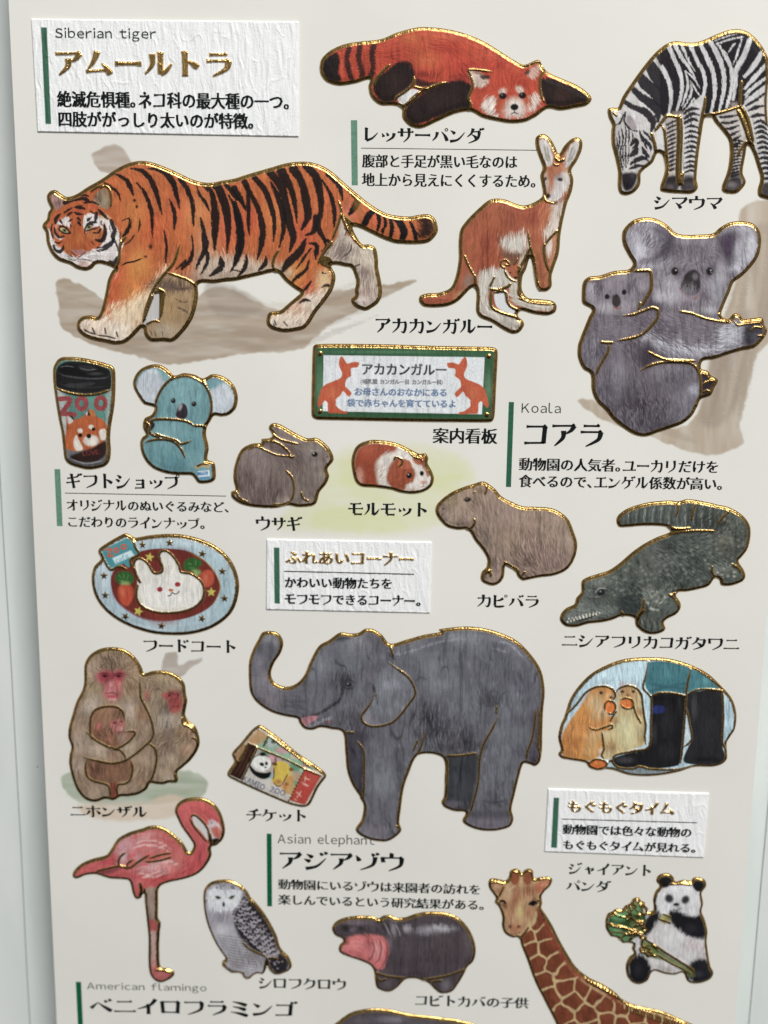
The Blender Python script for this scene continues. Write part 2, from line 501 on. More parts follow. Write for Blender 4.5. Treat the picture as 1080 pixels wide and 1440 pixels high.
        for pid in range(len(s.parts)):      # crumbs of a part go to what touches them
            mk = fc & (ids == pid)
            if not mk.any(): continue
            lab = pieces(mk); ul, cnt = np.unique(lab[mk], return_counts=True)
            if len(ul) < 2: continue
            keep = ul[cnt.argmax()]
            for l, c_ in zip(ul, cnt):
                if c_ >= 40 or l == keep: continue
                ii, jj = np.nonzero(lab == l)
                a0, a1, b0, b1 = max(ii.min() - 1, 0), ii.max() + 2, max(jj.min() - 1, 0), jj.max() + 2
                m = lab[a0:a1, b0:b1] == l; g = np.zeros_like(m)
                g[1:] |= m[:-1]; g[:-1] |= m[1:]; g[:, 1:] |= m[:, :-1]; g[:, :-1] |= m[:, 1:]
                g &= ~m & fc[a0:a1, b0:b1]
                if g.any():
                    v, n_ = np.unique(ids[a0:a1, b0:b1][g], return_counts=True); ids[a0:a1, b0:b1][m] = v[n_.argmax()]
        order = sorted(range(len(s.parts)), key=lambda k: s.parts[k]['of'] is not None)
        for pid in order:
            mk = fc & (ids == pid)
            if not mk.any(): continue
            pr = s.parts[pid]
            lab = pieces(mk); ul, cnt = np.unique(lab[mk], return_counts=True)
            big = [l for l, c_ in sorted(zip(ul, cnt), key=lambda t: -t[1]) if c_ >= 40] or [ul[cnt.argmax()]]
            groups = [mk & (lab == l) for l in big]
            groups[0] = mk & ~np.isin(lab, big[1:]) if len(big) > 1 else mk
            for gi in range(len(groups) - 1, -1, -1):
              q = quads[groups[gi]]
              u, inv = np.unique(q.ravel(), return_inverse=True)
              par = root
              if pr['of'] is not None and pr['of'] in objs: par = objs[pr['of']]
              loc = tuple(root.location)
              o = mesh_np(pr['name'], Vf[u], inv.reshape(-1, 4), mat, par, origin=loc)
              me = o.data
              at = me.color_attributes.new('print', 'FLOAT_COLOR', 'POINT')
              at.data.foreach_set('color', C[u].ravel())
              me.polygons.foreach_set('use_smooth', np.ones(len(q), bool))
              me.normals_split_custom_set_from_vertices(Nf[u].tolist())
              if pr['label']: o['label'] = pr['label']
              if pr['of'] is None: objs[pr['name']] = o
              objs[pid] = o
        s.root = root
        return root
def keep_parent_fix(): pass
# ---------------------------------------------------------------- lettering
# brush-like kana of the captions as strokes in a 100 x 100 cell: H thin bar with a wedge, V upright, L sweep to a point, R swelling dot, B bar of even width
KANA = {
 'ア': 'H 8 16 88 14;L 88 14 78 32 58 46;L 50 34 48 62 18 94',
 'ム': 'L 48 6 34 44 14 74;H 8 80 84 74;R 62 50 76 66 90 90',
 'ー': 'B 6 50 94 50',
 'ル': 'L 30 14 30 54 6 88;V 58 8 58 86;L2 58 86 78 74 96 48',
 'ト': 'V 40 4 40 94;R 42 36 62 46 84 62',
 'ラ': 'H 22 14 78 14;H 12 38 86 37;L 86 37 78 66 32 94',
 'レ': 'V 26 10 26 84;L2 26 86 60 72 92 38',
 'ッ': 'R 16 42 22 52 26 64;R 42 38 48 48 52 58;L 86 40 78 66 40 92',
 'サ': 'H 6 34 94 33;V 30 12 30 60;L 70 8 70 60 40 94',
 'パ': 'L 34 30 28 58 6 84;R 58 28 78 52 92 84;O 86 16 9',
 'バ': 'L 34 30 28 58 6 84;R 58 28 78 52 92 84;R 70 8 74 14 78 22;R 86 4 90 10 94 17',
 'ン': 'R 10 20 22 28 36 40;L2 8 86 54 74 92 30',
 'ダ': 'L 40 6 30 36 6 58;H 32 26 76 25;L 76 25 66 68 14 96;R 34 44 48 52 62 68;R 78 4 82 10 86 18;R 92 2 96 7 99 14',
 'タ': 'L 42 6 32 36 6 60;H 34 24 84 23;L 84 23 72 68 16 96;R 36 44 50 52 66 68',
 'シ': 'R 16 10 28 18 40 30;R 6 36 18 42 30 52;L2 12 90 56 76 94 28',
 'マ': 'H 8 20 90 18;L 90 18 76 44 48 64;R 30 50 48 66 62 88',
 'ウ': 'V 48 4 48 24;V 12 26 16 52;H 12 28 88 27;L 88 27 82 68 36 96',
 'カ': 'H 8 32 84 30;S 84 30 84 62 74 92 58 84;L 44 6 42 56 8 94',
 'ガ': 'H 6 34 76 32;S 76 32 76 62 68 92 52 84;L 38 8 36 56 4 94;R 74 6 78 12 82 20;R 90 2 94 8 98 15',
 'コ': 'H 14 20 84 19;V 82 19 78 84;H 8 84 80 82',
 'ゴ': 'H 10 26 76 25;V 74 25 70 86;H 6 86 72 84;R 74 4 78 10 82 18;R 90 2 94 7 98 14',
 'ギ': 'H 10 34 74 24;H 4 62 84 52;V 36 6 50 96;R 76 4 80 10 84 18;R 90 2 94 7 98 14',
 'フ': 'H 10 20 86 18;L 86 18 80 62 24 94',
 'プ': 'H 8 24 78 22;L 78 22 74 64 22 94;O 88 13 9',
 'ョ': 'H 30 42 76 41;V 74 41 74 92;H 32 66 74 65;H 24 90 74 89',
 'オ': 'H 6 32 92 31;S 62 4 62 60 62 94 46 86;L 58 36 42 62 6 82',
 'リ': 'V 24 14 24 62;L 76 8 76 62 34 96',
 'ジ': 'R 14 16 26 24 38 34;R 4 42 16 48 28 56;L2 10 92 54 78 90 36;R 66 8 72 14 76 23;R 84 2 89 8 93 16',
 'ナ': 'H 6 34 94 33;L 54 4 54 54 14 96',
 'イ': 'L 86 4 62 40 6 66;V 54 36 54 96',
 'モ': 'H 18 16 82 15;H 6 48 94 47;V 42 16 42 80;B 42 84 90 84',
 'ニ': 'H 18 24 80 23;H 4 82 96 81',
 'ホ': 'H 6 30 94 29;S 50 4 50 60 50 96 36 88;L 28 44 22 62 4 80;R 68 44 84 56 94 74',
 'ザ': 'H 4 36 86 35;V 26 16 26 60;L 64 10 64 60 36 94;R 76 6 80 12 84 20;R 92 2 96 8 99 15',
 'チ': 'L 78 6 56 18 16 24;H 4 48 96 47;L 52 20 52 66 16 96',
 'ケ': 'L 34 4 26 36 4 60;H 28 32 94 31;L 64 32 62 70 26 96',
 'ゲ': 'L 30 6 24 36 2 60;H 26 34 84 33;L 58 34 56 70 22 96;R 74 6 78 12 82 20;R 90 2 94 8 98 15',
 'ワ': 'V 12 16 16 50;H 12 18 88 17;L 88 17 82 62 34 96',
 'ビ': 'V 18 10 18 80;L 70 30 50 44 20 50;S 18 80 22 90 50 91 80 86;R 74 6 78 12 82 20;R 90 2 94 8 98 15',
 'ピ': 'V 18 10 18 80;L 70 30 50 44 20 50;S 18 80 22 90 50 91 80 86;O 86 14 9',
 'ベ': 'L2 4 66 22 46 34 32;R 34 30 62 56 94 82;R 64 16 69 22 73 30;R 82 8 87 14 91 22',
 'ロ': 'V 14 18 18 88;H 14 19 84 18;V 84 18 80 88;H 18 82 80 81',
 'ミ': 'R 20 10 50 18 82 32;R 20 40 48 46 78 60;R 12 72 48 80 86 95',
 'ク': 'L 40 6 32 36 8 60;H 34 26 82 25;L 82 25 72 68 20 96',
 'ゾ': 'R 8 18 16 32 22 48;L 84 24 74 66 24 94;R 70 6 75 12 79 20;R 88 2 92 8 96 15',
 'ソ': 'R 10 16 18 30 26 48;L 88 14 78 66 26 94',
 'ャ': 'H 22 56 78 48;L 78 48 74 58 60 70;V 42 36 54 94',
 'ネ': 'R 42 4 50 9 58 17;H 16 28 78 27;L 78 27 50 56 6 76;V 50 52 50 96;R 62 54 78 62 90 76',
 'エ': 'H 16 20 84 19;V 50 20 50 80;H 4 84 96 83',
 'ユ': 'H 18 24 76 23;V 74 23 68 80;H 4 83 96 82',
 'ド': 'V 34 4 34 94;R 36 38 56 48 76 62;R 62 10 67 17 71 26;R 80 4 85 11 89 20',
 'デ': 'H 20 16 74 15;H 6 42 92 41;L 50 42 50 70 18 94;R 80 6 84 12 88 18;R 92 2 95 6 98 12',
}
def kstroke(tok, bold=1.0):
    """stroke polygons (list of closed outlines) of one stroke"""
    t = tok.split(); k, v = t[0], [float(q) for q in t[1:]]
    v = np.array(v)
    out = []
    if k == 'O':
        a = np.linspace(0, 2 * np.pi, 17); ro, ri = v[2] + 1.5, v[2] - 3.8
        for i in range(16):
            c = lambda r, j: (v[0] + r * math.cos(a[j]), v[1] + r * math.sin(a[j]))
            out.append([c(ro, i), c(ro, i + 1), c(ri, i + 1), c(ri, i)])
        return out
    p = v.reshape(-1, 2)
    if k in ('H', 'B', 'V'):
        q = np.array([p[0], (p[0] + p[1]) / 2, p[1]])
    else: q = smooth([tuple(r) for r in p], closed=False, step=6)
    n = len(q) if k not in 'HBV' else 9
    if k in 'HBV': q = np.array([p[0] + (p[1] - p[0]) * u for u in np.linspace(0, 1, n)])
    u = np.linspace(0, 1, n)
    if k == 'H': w = 6.0 + 3.0 * np.exp(-((u) / 0.12) ** 2)
    elif k == 'B': w = 8.5 + 4.5 * np.exp(-(u / 0.12) ** 2) + 4.5 * np.exp(-((1 - u) / 0.12) ** 2)
    elif k == 'V': w = 12.5 + 3.5 * np.exp(-(u / 0.08) ** 2) + 1.5 * np.exp(-((1 - u) / .1) ** 2)
    elif k == 'L': w = 13 * (1 - u) ** 0.75 + 2.2
    elif k == 'L2': w = 12 * (1 - u) ** 0.8 + 2
    elif k == 'R': w = 4 + 11.5 * ss(0, 0.85, u) - 5 * ss(.9, 1, u)
    elif k == 'S': w = np.interp(u, [0, .6, .85, 1], [11, 12, 10, 2.5])
    w = w * bold * 1.34
    tg = np.gradient(q, axis=0); tg /= np.linalg.norm(tg, axis=1, keepdims=True) + 1e-9
    nm = np.stack([-tg[:, 1], tg[:, 0]], 1) * (w / 2)[:, None]
    a, b = q + nm, q - nm
    for i in range(n - 1):
        out.append([tuple(a[i]), tuple(a[i + 1]), tuple(b[i + 1]), tuple(b[i])])
    if k == 'H':      # wedge at the right end, as brush type has
        x, y = p[1]; out.append([(x - 15, y + 1), (x - 3, y - 10), (x + 5, y - 2), (x + 1, y + 5)])
    if k == 'V':
        x, y = p[0]; out.append([(x - 8, y - 2), (x - 3, y - 4), (x + 8, y + 1), (x + 6, y + 6)])
    return out

_glyph = {}
def font_glyph(ch):
    """(verts, faces, advance) of a character of the built-in font in a 100 x 100 cell, y down"""
    if ch in _glyph: return _glyph[ch]
    cu = bpy.data.curves.new('glyph', 'FONT'); cu.body = ch; cu.size = 1.0; cu.resolution_u = 2
    ob = bpy.data.objects.new('glyph', cu); scene.collection.objects.link(ob)
    bpy.context.view_layer.update()
    dg = bpy.context.evaluated_depsgraph_get(); ev = ob.evaluated_get(dg)
    me = ev.to_mesh()
    v = np.array([tuple(q.co[:2]) for q in me.vertices]).reshape(-1, 2); f = [tuple(q.vertices) for q in me.polygons]
    ev.to_mesh_clear()
    bpy.data.objects.remove(ob); bpy.data.curves.remove(cu)
    _glyph[ch] = (v, f)
    return _glyph[ch]

LAT = {}
def layout(text, kind='mincho', bold=1.0, track=0.0):
    """polygons of a line of lettering in em units: list of (verts, faces, z)"""
    x = 0.0; out = []
    for ch in text:
        if ch == ' ': x += 42 + track; continue
        if kind == 'mincho' and ch in KANA:
            z = 0
            for tok in KANA[ch].split(';'):
                for poly in kstroke(tok.strip(), bold):
                    out.append((np.array(poly) + [x, 0], [tuple(range(len(poly)))], z))
                z += 1
            x += 100; continue
        v, f = font_glyph(chr(ord(ch) + 0xFEE0) if 0x21 <= ord(ch) < 0x7f else ch)
        if len(v) == 0: x += 50; continue
        v = v.copy(); v[:, 1] *= -1
        if ord(ch) < 0x2000:
            sc = EM
            w = v[:, 0].max() - v[:, 0].min()
            v2 = (v - [v[:, 0].min(), 0]) * sc + [x, 100]
            x += w * sc + 9 + track
            out.append((v2, f, 0))
            if kind != 'latin_thin' : out.append((v2 + [1.5, 0], f, 1))
        else:
            # the CJK fallback sits in a cell of its own; scale it to the em cell
            sc = EM
            v2 = v * sc + [x + 3, 88]
            if ch in '。、': adv = 56
            else: adv = 100
            d = 3.8 if kind == 'mincho' else 3.0
            offs = (-d, 0, d) if kind == 'mincho' else ((-d, -d * .6), (d, -d * .6), (-d, d * .6), (d, d * .6))
            for zi, o_ in enumerate(offs):
                sh = [o_, 0] if np.ndim(o_) == 0 else list(o_)
                out.append((v2 + sh, f, zi))
            x += adv
    return out
def _calib():
    v, f = font_glyph('田'); return 82.0 / (v[:, 0].max() - v[:, 0].min())
EM = _calib()

def lettering(name, text, x0, x1, yt, yb, slope, mat, parent=None, kind='mincho', bold=1.0, z=0.12, track=0.0, lean=None, slant=0.0, ext=0.0):
    """line of lettering whose ink fills x0..x1 and, at its left end, yt..yb of the photograph; baseline slope dy/dx"""
    parts = layout(text, kind, bold, track)
    allv = np.concatenate([p[0] for p in parts])
    mn, mx = allv.min(0), allv.max(0)
    V, Fc, k = [], [], 0
    Z = []
    for v, f, zi in parts:
        u = (v - mn) / (mx - mn)
        px = x0 + u[:, 0] * (x1 - x0); py = yt + u[:, 1] * (yb - yt) + (px - x0) * slope
        lx = (439 - px) / (9040 - py) if lean is None else lean
        px = px + lx * (py - yb) + slant * (yb - py)
        V.append(np.stack([px, py], 1)); Z.append(np.full(len(v), z + 0.03 * zi))
        Fc += [tuple(i + k for i in q) for q in f]; k += len(v)
    V = np.concatenate(V); Z = np.concatenate(Z)
    P3 = W(V[:, 0], V[:, 1]); P3[:, 2] = Z * PX
    loc = np.array(parent.location) if parent is not None else np.zeros(3)
    P3 -= loc
    me = bpy.data.meshes.new(name); me.from_pydata(P3.tolist(), [], Fc); me.materials.append(mat)
    me.update()
    # all faces look up
    if sum(p.normal.z * p.area for p in me.polygons) < 0: me.flip_normals()
    o = bpy.data.objects.new(name, me); link(o, parent)
    return o

def quad(name, p, mat, parent=None, z=0.1):
    q = np.array(p, float).reshape(-1, 2)
    P3 = W(q[:, 0], q[:, 1]); P3[:, 2] = z * PX
    loc = np.array(parent.location) if parent is not None else np.zeros(3)
    me = bpy.data.meshes.new(name); me.from_pydata((P3 - loc).tolist(), [], [tuple(range(len(q)))]); me.materials.append(mat); me.update()
    if me.polygons[0].normal.z < 0: me.flip_normals()
    o = bpy.data.objects.new(name, me); link(o, parent)
    return o

def gold_lettering(art, text, x0, x1, yt, yb, slope, part='gold_lettering', bold=1.25, slant=0.0):
    """foil kana pressed into a label: painted as foil with relief"""
    ps = layout(text, 'mincho', bold)
    allv = np.concatenate([p[0] for p in ps]); mn, mx = allv.min(0), allv.max(0)
    pid = art.newpart(part)
    best = np.full(art.X.shape, -3.0, np.float32)
    for v, f, zi in ps:
        u = (v - mn) / (mx - mn)
        px = x0 + u[:, 0] * (x1 - x0); py = yt + u[:, 1] * (yb - yt) + (px - x0) * slope
        px = px + (439 - px) / (9040 - py) * (py - yb) + slant * (yb - py)
        for q in f:
            a = np.stack([px[list(q)], py[list(q)]], 1)
            sl = art.box(a, 2.5)
            best[sl] = np.maximum(best[sl], art.sdf(a, sl, 2.5))
    al = ss(-0.75, 0.35, best + 0.12)
    sl = (slice(0, art.h), slice(0, art.w))
    art.addfoil(sl, al, 1.75)
    m = (best > -0.15).astype(np.float32)
    for _ in range(2):
        m = (m + np.roll(m, 1, 0) + np.roll(m, -1, 0)) / 3; m = (m + np.roll(m, 1, 1) + np.roll(m, -1, 1)) / 3
    art.hgt += 2.0 * ss(0.05, 1.0, m) + 0.07 * art.N * al
    art.id[al > 0.5] = pid

def ink(art, text, x0, x1, yt, yb, dy, color, kind='gothic', bold=1.0, a=1.0, part=None, of=None, track=0.0):
    """lettering printed on a sticker; coordinates in the current reading frame, dy = drop from left to right end"""
    ps = layout(text, kind, bold, track)
    allv = np.concatenate([p[0] for p in ps]); mn, mx = allv.min(0), allv.max(0)
    pid = art.newpart(part, of) if part else None
    X, Y = [], []
    best = np.full(art.X.shape, -2.0, np.float32)
    for v, f, zi in ps:
        u = (v - mn) / (mx - mn)
        px = (x0 + u[:, 0] * (x1 - x0)); py = yt + u[:, 1] * (yb - yt) + u[:, 0] * dy
        px = px - (yb - py) * 0.0 + (py - yt) * -dy / max(1.0, (x1 - x0))
        px = px / FR[2] + FR[0]; py = py / FR[2] + FR[1]
        for q in f:
            p2 = np.stack([px[list(q)], py[list(q)]], 1); sl = art.box(p2, 2)
            best[sl] = np.maximum(best[sl], art.sdf(p2, sl, 2))
    sl = (slice(0, art.h), slice(0, art.w))
    al = ss(-0.55, 0.4, best) * a
    art.comp(sl, al, color)
    if pid: art.id[al > 0.5] = pid
# ---------------------------------------------------------------- the surface underneath
def desk_material():
    m, t, b = new_mat('painted_desk')
    N, L = t.nodes, t.links
    tc = N.new('ShaderNodeTexCoord')
    n = N.new('ShaderNodeTexNoise'); n.inputs['Scale'].default_value = 6; n.inputs['Detail'].default_value = 8
    mp = N.new('ShaderNodeMapping'); mp.inputs['Scale'].default_value = (3, 0.6, 1)
    L.new(tc.outputs['Object'], mp.inputs[0]); L.new(mp.outputs[0], n.inputs['Vector'])
    r = N.new('ShaderNodeValToRGB'); r.color_ramp.elements[0].position = .3; r.color_ramp.elements[1].position = .7
    r.color_ramp.elements[0].color = (*srgb((208, 214, 211)), 1); r.color_ramp.elements[1].color = (*srgb((221, 225, 223)), 1)
    L.new(n.outputs['Fac'], r.inputs[0])
    # a few dark specks
    v = N.new('ShaderNodeTexVoronoi'); v.inputs['Scale'].default_value = 26
    L.new(tc.outputs['Object'], v.inputs['Vector'])
    c = N.new('ShaderNodeMath'); c.operation = 'LESS_THAN'; c.inputs[1].default_value = 0.03
    L.new(v.outputs['Distance'], c.inputs[0])
    mx = N.new('ShaderNodeMix'); mx.data_type = 'RGBA'; mx.inputs['B'].default_value = (*srgb((150, 150, 145)), 1)
    L.new(c.outputs[0], mx.inputs['Factor']); L.new(r.outputs[0], mx.inputs['A']); L.new(mx.outputs['Result'], b.inputs['Base Color'])
    bm = N.new('ShaderNodeBump'); bm.inputs['Strength'].default_value = 0.25; bm.inputs['Distance'].default_value = 0.003
    L.new(n.outputs['Fac'], bm.inputs['Height']); L.new(bm.outputs[0], b.inputs['Normal'])
    b.inputs['Roughness'].default_value = 0.45
    return m
GAP = -62.0          # the desk lies this many photo pixels under the face of the sheet
me = bpy.data.meshes.new('desk'); zz = GAP * PX
me.from_pydata([(-4, -4, zz), (4, -4, zz), (4, 4, zz), (-4, 4, zz)], [], [(0, 1, 2, 3)]); me.materials.append(desk_material())
desk = bpy.data.objects.new('desk', me); link(desk); desk['kind'] = 'structure'

def vline(xr, y0, y1, slope_at=None):
    """straight line of the sheet that runs towards its foot: x at heights y0, y1 when it passes xr=(x, y)"""
    x, y = xr; s = (439 - x) / (9040 - y)
    return x + s * (y0 - y), x + s * (y1 - y)

# clear sleeve round the sheet: a thin film whose welded side edges show as fine lines
def sleeve():
    m, t, b = new_mat('clear_film')
    b.inputs['Base Color'].default_value = (0.9, 0.93, 0.92, 1); b.inputs['Roughness'].default_value = 0.12
    tr = t.nodes.new('ShaderNodeBsdfTransparent'); tr.inputs['Color'].default_value = (0.99, 0.995, 0.992, 1)
    mx = t.nodes.new('ShaderNodeMixShader'); fr = t.nodes.new('ShaderNodeFresnel'); fr.inputs['IOR'].default_value = 1.12
    t.links.new(fr.outputs[0], mx.inputs[0]); t.links.new(tr.outputs[0], mx.inputs[1]); t.links.new(b.outputs[0], mx.inputs[2])
    t.links.new(mx.outputs[0], t.nodes['Material Output'].inputs['Surface'])
    e, t2, b2 = new_mat('film_edge'); b2.inputs['Base Color'].default_value = (*srgb((120, 128, 122)), 1); b2.inputs['Roughness'].default_value = .3
    def zpt(x, y, z):
        # point at height z seen at x, y of the photograph
        d = Rw @ np.array([(x - CX) / F_PX, (y - CY) / F_PX, 1.0]); tt = (z * PX - CAM[2]) / d[2]; return CAM + d * tt
    root = empty('clear_sleeve', tuple(zpt(540, 720, GAP + 2)), 'clear plastic sleeve under the printed sheet, its thin side seams showing on the desk', 'plastic sleeve')
    L0, L1 = (-36, 0), (43, 1440); s = (43 + 36) / 1440
    z = GAP + 1.0
    ys = np.linspace(-260, 1700, 60); wob = 0.6 * np.sin(ys / 130.0) + 0.3 * np.sin(ys / 47 + 1)
    lf = [zpt(-36 + s * y + w_, y, z) for y, w_ in zip(ys, wob)]
    rs = (1053 - 1080) / (1440 - 1130)
    rt = [zpt(1053 + rs * (y - 1440) + w_, y, z) for y, w_ in zip(ys, wob[::-1])]
    V = []; Fc = []
    for a, b_ in zip(lf, rt): V += [tuple(a), tuple(b_)]
    for i in range(len(ys) - 1): Fc.append((2 * i, 2 * i + 2, 2 * i + 3, 2 * i + 1))
    loc = np.array(root.location)
    me = bpy.data.meshes.new('film'); me.from_pydata((np.array(V) - loc).tolist(), [], Fc); me.materials.append(m); me.update()
    link(bpy.data.objects.new('film', me), root)
    for side, line in (('l', lf), ('r', rt)):
        V = []; Fc = []; r = 0.42 * PX
        for i, p in enumerate(line):
            for k in range(6):
                a = k / 6 * 2 * math.pi; V.append((p[0] + r * math.cos(a), p[1], p[2] + r + r * math.sin(a)))
        for i in range(len(line) - 1):
            for k in range(6): Fc.append((i * 6 + k, i * 6 + (k + 1) % 6, i * 6 + 6 + (k + 1) % 6, i * 6 + 6 + k))
        me = bpy.data.meshes.new('seam'); me.from_pydata((np.array(V) - loc).tolist(), [], Fc); me.materials.append(e); me.update()
        link(bpy.data.objects.new('seam', me), root)
sleeve()

# the sheet: face with its pale painted scenery, side walls down to the backing
def sheet():
    a = Art('sticker_sheet', -20, -90, 1190, 1600, res=0.62, pad=0)
    lx = lambda y: 12 + 0.0472 * y
    rx = lambda y: 1058 - (y - 1127) * 0.0775
    corners = [(lx(-80), -80, True), (rx(-80), -80, True), (rx(1590), 1590, True), (lx(1590), 1590, True)]
    a.outline(corners, sm=False)
    a.col[:] = srgb((223, 222, 215))
    F(0, 0, 1)
    a.flow('0 0 1 0.1; 500 1400 501 1400', 10)
    nz = vnoise(a.X, a.Y, 60, 34, 5) + 0.5 * vnoise(a.X, a.Y, 21, 12, 6)
    def wash(p, col, al=0.75, soft=9, fur=1.2, part=None, rough=0.35, streak=(60, 8)):
        q = smooth(pts(p)); sl = a.box(q, 16); d = a.sdf(q, sl, 16) + 1.5 * vnoise(a.X[sl], a.Y[sl], 7, 7, 9)
        n = vnoise(a.X[sl], a.Y[sl], streak[0], streak[1], 61) * .6 + .4 * vnoise(a.X[sl], a.Y[sl], streak[0] / 3, streak[1] / 2, 62)
        al_ = ss(-soft / 2, soft / 2, d) * np.clip(al * (1 + rough * n), 0, 1)
        a.comp(sl, al_, col)
        if part: a.mark(sl, d > 0, part)
    # branch under the tiger
    wash('82 392 120 404 170 436 230 440 300 404 318 404 360 424 400 436 450 412 520 404 584 394 560 408 500 440 470 452 440 478 420 492 340 498 280 508 230 512 190 500 140 488 88 462 82 430', (168, 152, 134), 0.9, 3, part='painted_branch')
    wash('130 216 168 204 186 236 160 244 142 240', (174, 160, 146), 0.85, 4)
    wash('290 398 330 404 372 430 340 446 300 440', (150, 138, 127), 0.6, 9)
    # trunk beside the koala
    wash('1042 296 1100 290 1110 420 1092 470 1064 500 1050 560 1040 600 1044 624 1000 640 960 632 910 612 860 596 812 566 830 562 900 590 960 600 990 560 1000 500 1020 440 1040 380', (180, 166, 148), 0.9, 3.5, part='painted_trunk', streak=(12, 60))
    wash('1010 470 1060 440 1040 560 1012 600 985 590', (152, 140, 128), 0.6, 14, streak=(9, 50))
    wash('1056 320 1100 330 1100 440 1070 470 1058 400', (160, 148, 134), 0.6, 12, streak=(9, 50))
    # grass smudge of the petting corner
    wash('470 640 520 624 600 628 660 650 664 700 640 730 560 750 450 748 390 740 420 700', (212, 214, 170), 0.55, 16, part='painted_grass')
    wash('480 650 540 634 580 660 540 700 490 690', (206, 211, 150), 0.35, 16)
    wash('600 655 650 655 640 690 600 680', (206, 211, 150), 0.35, 14)
    wash('450 715 560 725 570 745 440 742', (208, 213, 150), 0.4, 12)
    for y0, c in ((430, (140, 126, 112)), (446, (192, 180, 166)), (462, (146, 132, 118)), (420, (186, 172, 156)), (478, (150, 136, 122))):
        a.stroke(f'110 {y0-6} 200 {y0+14} 300 {y0+4} 400 {y0+10} 470 {y0-10} 530 {y0-34}', 9, c, a=.3, soft=5, fur=1)
    for x0, c in ((1020, (150, 134, 118)), (1040, (196, 184, 168)), (1004, (160, 146, 130)), (1060, (150, 136, 120))):
        a.stroke(f'{x0+36} 330 {x0+24} 420 {x0} 500 {x0-24} 600', 9, c, a=.35, soft=5, fur=1)
    a.stroke('850 580 920 600 980 622', 10, (160, 146, 132), a=.4, soft=5)
    # ground and bare tree behind the monkeys
    wash('86 1094 100 1086 200 1080 268 1084 286 1094 292 1104 284 1120 262 1126 180 1134 120 1130 94 1116', (160, 170, 150), 0.85, 4, part='painted_ground')
    wash('110 1132 200 1128 240 1118 262 1124 250 1146 200 1154 130 1150', (208, 190, 170), 0.75, 7)
    wash('*232 918 *249 917 *250 938 *266 929 *284 925 *285 929 *268 941 *251 955 228 950', (170, 160, 150), 0.9, 3, part='painted_tree')
    nd = 1 + 0.008 * nz
    a.col *= nd[..., None]
    a.hgt[:] = 0
    a.D = np.clip(a.D, -16, 16)
    global SHEET
    cen = W(np.array(540.0), np.array(720.0))
    SHEET = empty('sticker_sheet', tuple(cen), 'grey white glossy backing sheet printed with captions and pale scenery under all the stickers', 'sticker sheet')
    a.parts[0]['name'] = 'sheet_face'
    a.build('', '', mat=M_SHEET, root=SHEET, base=0.0, tone=False)
    # side walls
    c = np.array([q[:2] for q in corners]); T = W(c[:, 0], c[:, 1]); B = T.copy(); B[:, 2] = -14 * PX; T[:, 2] = -0.2 * PX
    V = np.concatenate([T, B]) - cen
    me = bpy.data.meshes.new('sheet_edge'); me.from_pydata(V.tolist(), [], [(i, (i + 1) % 4, 4 + (i + 1) % 4, 4 + i) for i in range(4)] + [(4, 5, 6, 7)])
    me.materials.append(plain('paper_edge', (222, 220, 216), .6)); me.update()
    link(bpy.data.objects.new('sheet_edge', me), SHEET)
sheet()

T_ = lettering
T_('caption', 'レッサーパンダ', 512.5, 681, 177.5, 200, .012, M_INK, SHEET)
T_('caption', '腹部と手足が黒い毛なのは', 509, 727.5, 216.8, 235.5, .008, M_INK, SHEET)
T_('caption', '地上から見えにくくするため。', 508.6, 753, 243, 262, .009, M_INK, SHEET)
T_('caption', 'シマウマ', 919, 1015.5, 274.5, 295, .010, M_INK, SHEET)
T_('caption', 'アカカンガルー', 528, 692, 446, 468.5, .014, M_INK, SHEET)
T_('caption', '案内看板', 608, 699.4, 601.4, 623.3, .012, M_INK, SHEET)
T_('caption', 'Koala', 733.3, 788.5, 566, 580.5, .012, M_INK2, SHEET, kind='latin_thin', track=4)
T_('caption', 'コアラ', 737, 848, 594, 627, .016, M_INK, SHEET, bold=1.0)
T_('caption', '動物園の人気者。ユーカリだけを', 729.3, 1009.7, 643.5, 662, .015, M_INK, SHEET)
T_('caption', '食べるので、エンゲル係数が高い。', 729, 1015.4, 667, 685.4, .015, M_INK, SHEET)
T_('caption', 'ギフトショップ', 93.6, 252.8, 665, 687, .012, M_INK, SHEET)
T_('caption', 'オリジナルのぬいぐるみなど、', 94.4, 321.8, 701.5, 718.3, .016, M_INK, SHEET)
T_('caption', 'こだわりのラインナップ。', 96, 288, 724.8, 741.5, .016, M_INK, SHEET)
T_('caption', 'ウサギ', 359, 425.5, 725.5, 746, .015, M_INK, SHEET)
T_('caption', 'モルモット', 489.6, 600.4, 705, 725, .015, M_INK, SHEET)
T_('caption', 'カピバラ', 671, 757.7, 835.2, 854, .02, M_INK, SHEET)
T_('caption', 'ニシアフリカコガタワニ', 790, 1039.8, 891, 910, .022, M_INK, SHEET)
T_('caption', 'フードコート', 202.2, 331.5, 898, 916.5, .016, M_INK, SHEET)
T_('caption', 'ニホンザル', 99.4, 206.6, 1131.5, 1149, .018, M_INK, SHEET)
T_('caption', 'チケット', 346.8, 430.4, 1136.5, 1154.5, .018, M_INK, SHEET)
T_('caption', 'Asian elephant', 390.4, 526.7, 1172.5, 1189.5, .016, M_INK2, SHEET, kind='latin_thin', track=4)
T_('caption', 'アジアゾウ', 393.5, 568.3, 1196, 1223, .02, M_INK, SHEET)
T_('caption', '動物園にいるゾウは来園者の訪れを', 391, 675.4, 1235.6, 1250.5, .028, M_INK, SHEET)
T_('caption', '楽しんでいるという研究結果がある。', 391, 680.6, 1257.5, 1272, .028, M_INK, SHEET)
T_('caption', 'ジャイアント', 799, 915.3, 1212, 1229.5, .034, M_INK2, SHEET)
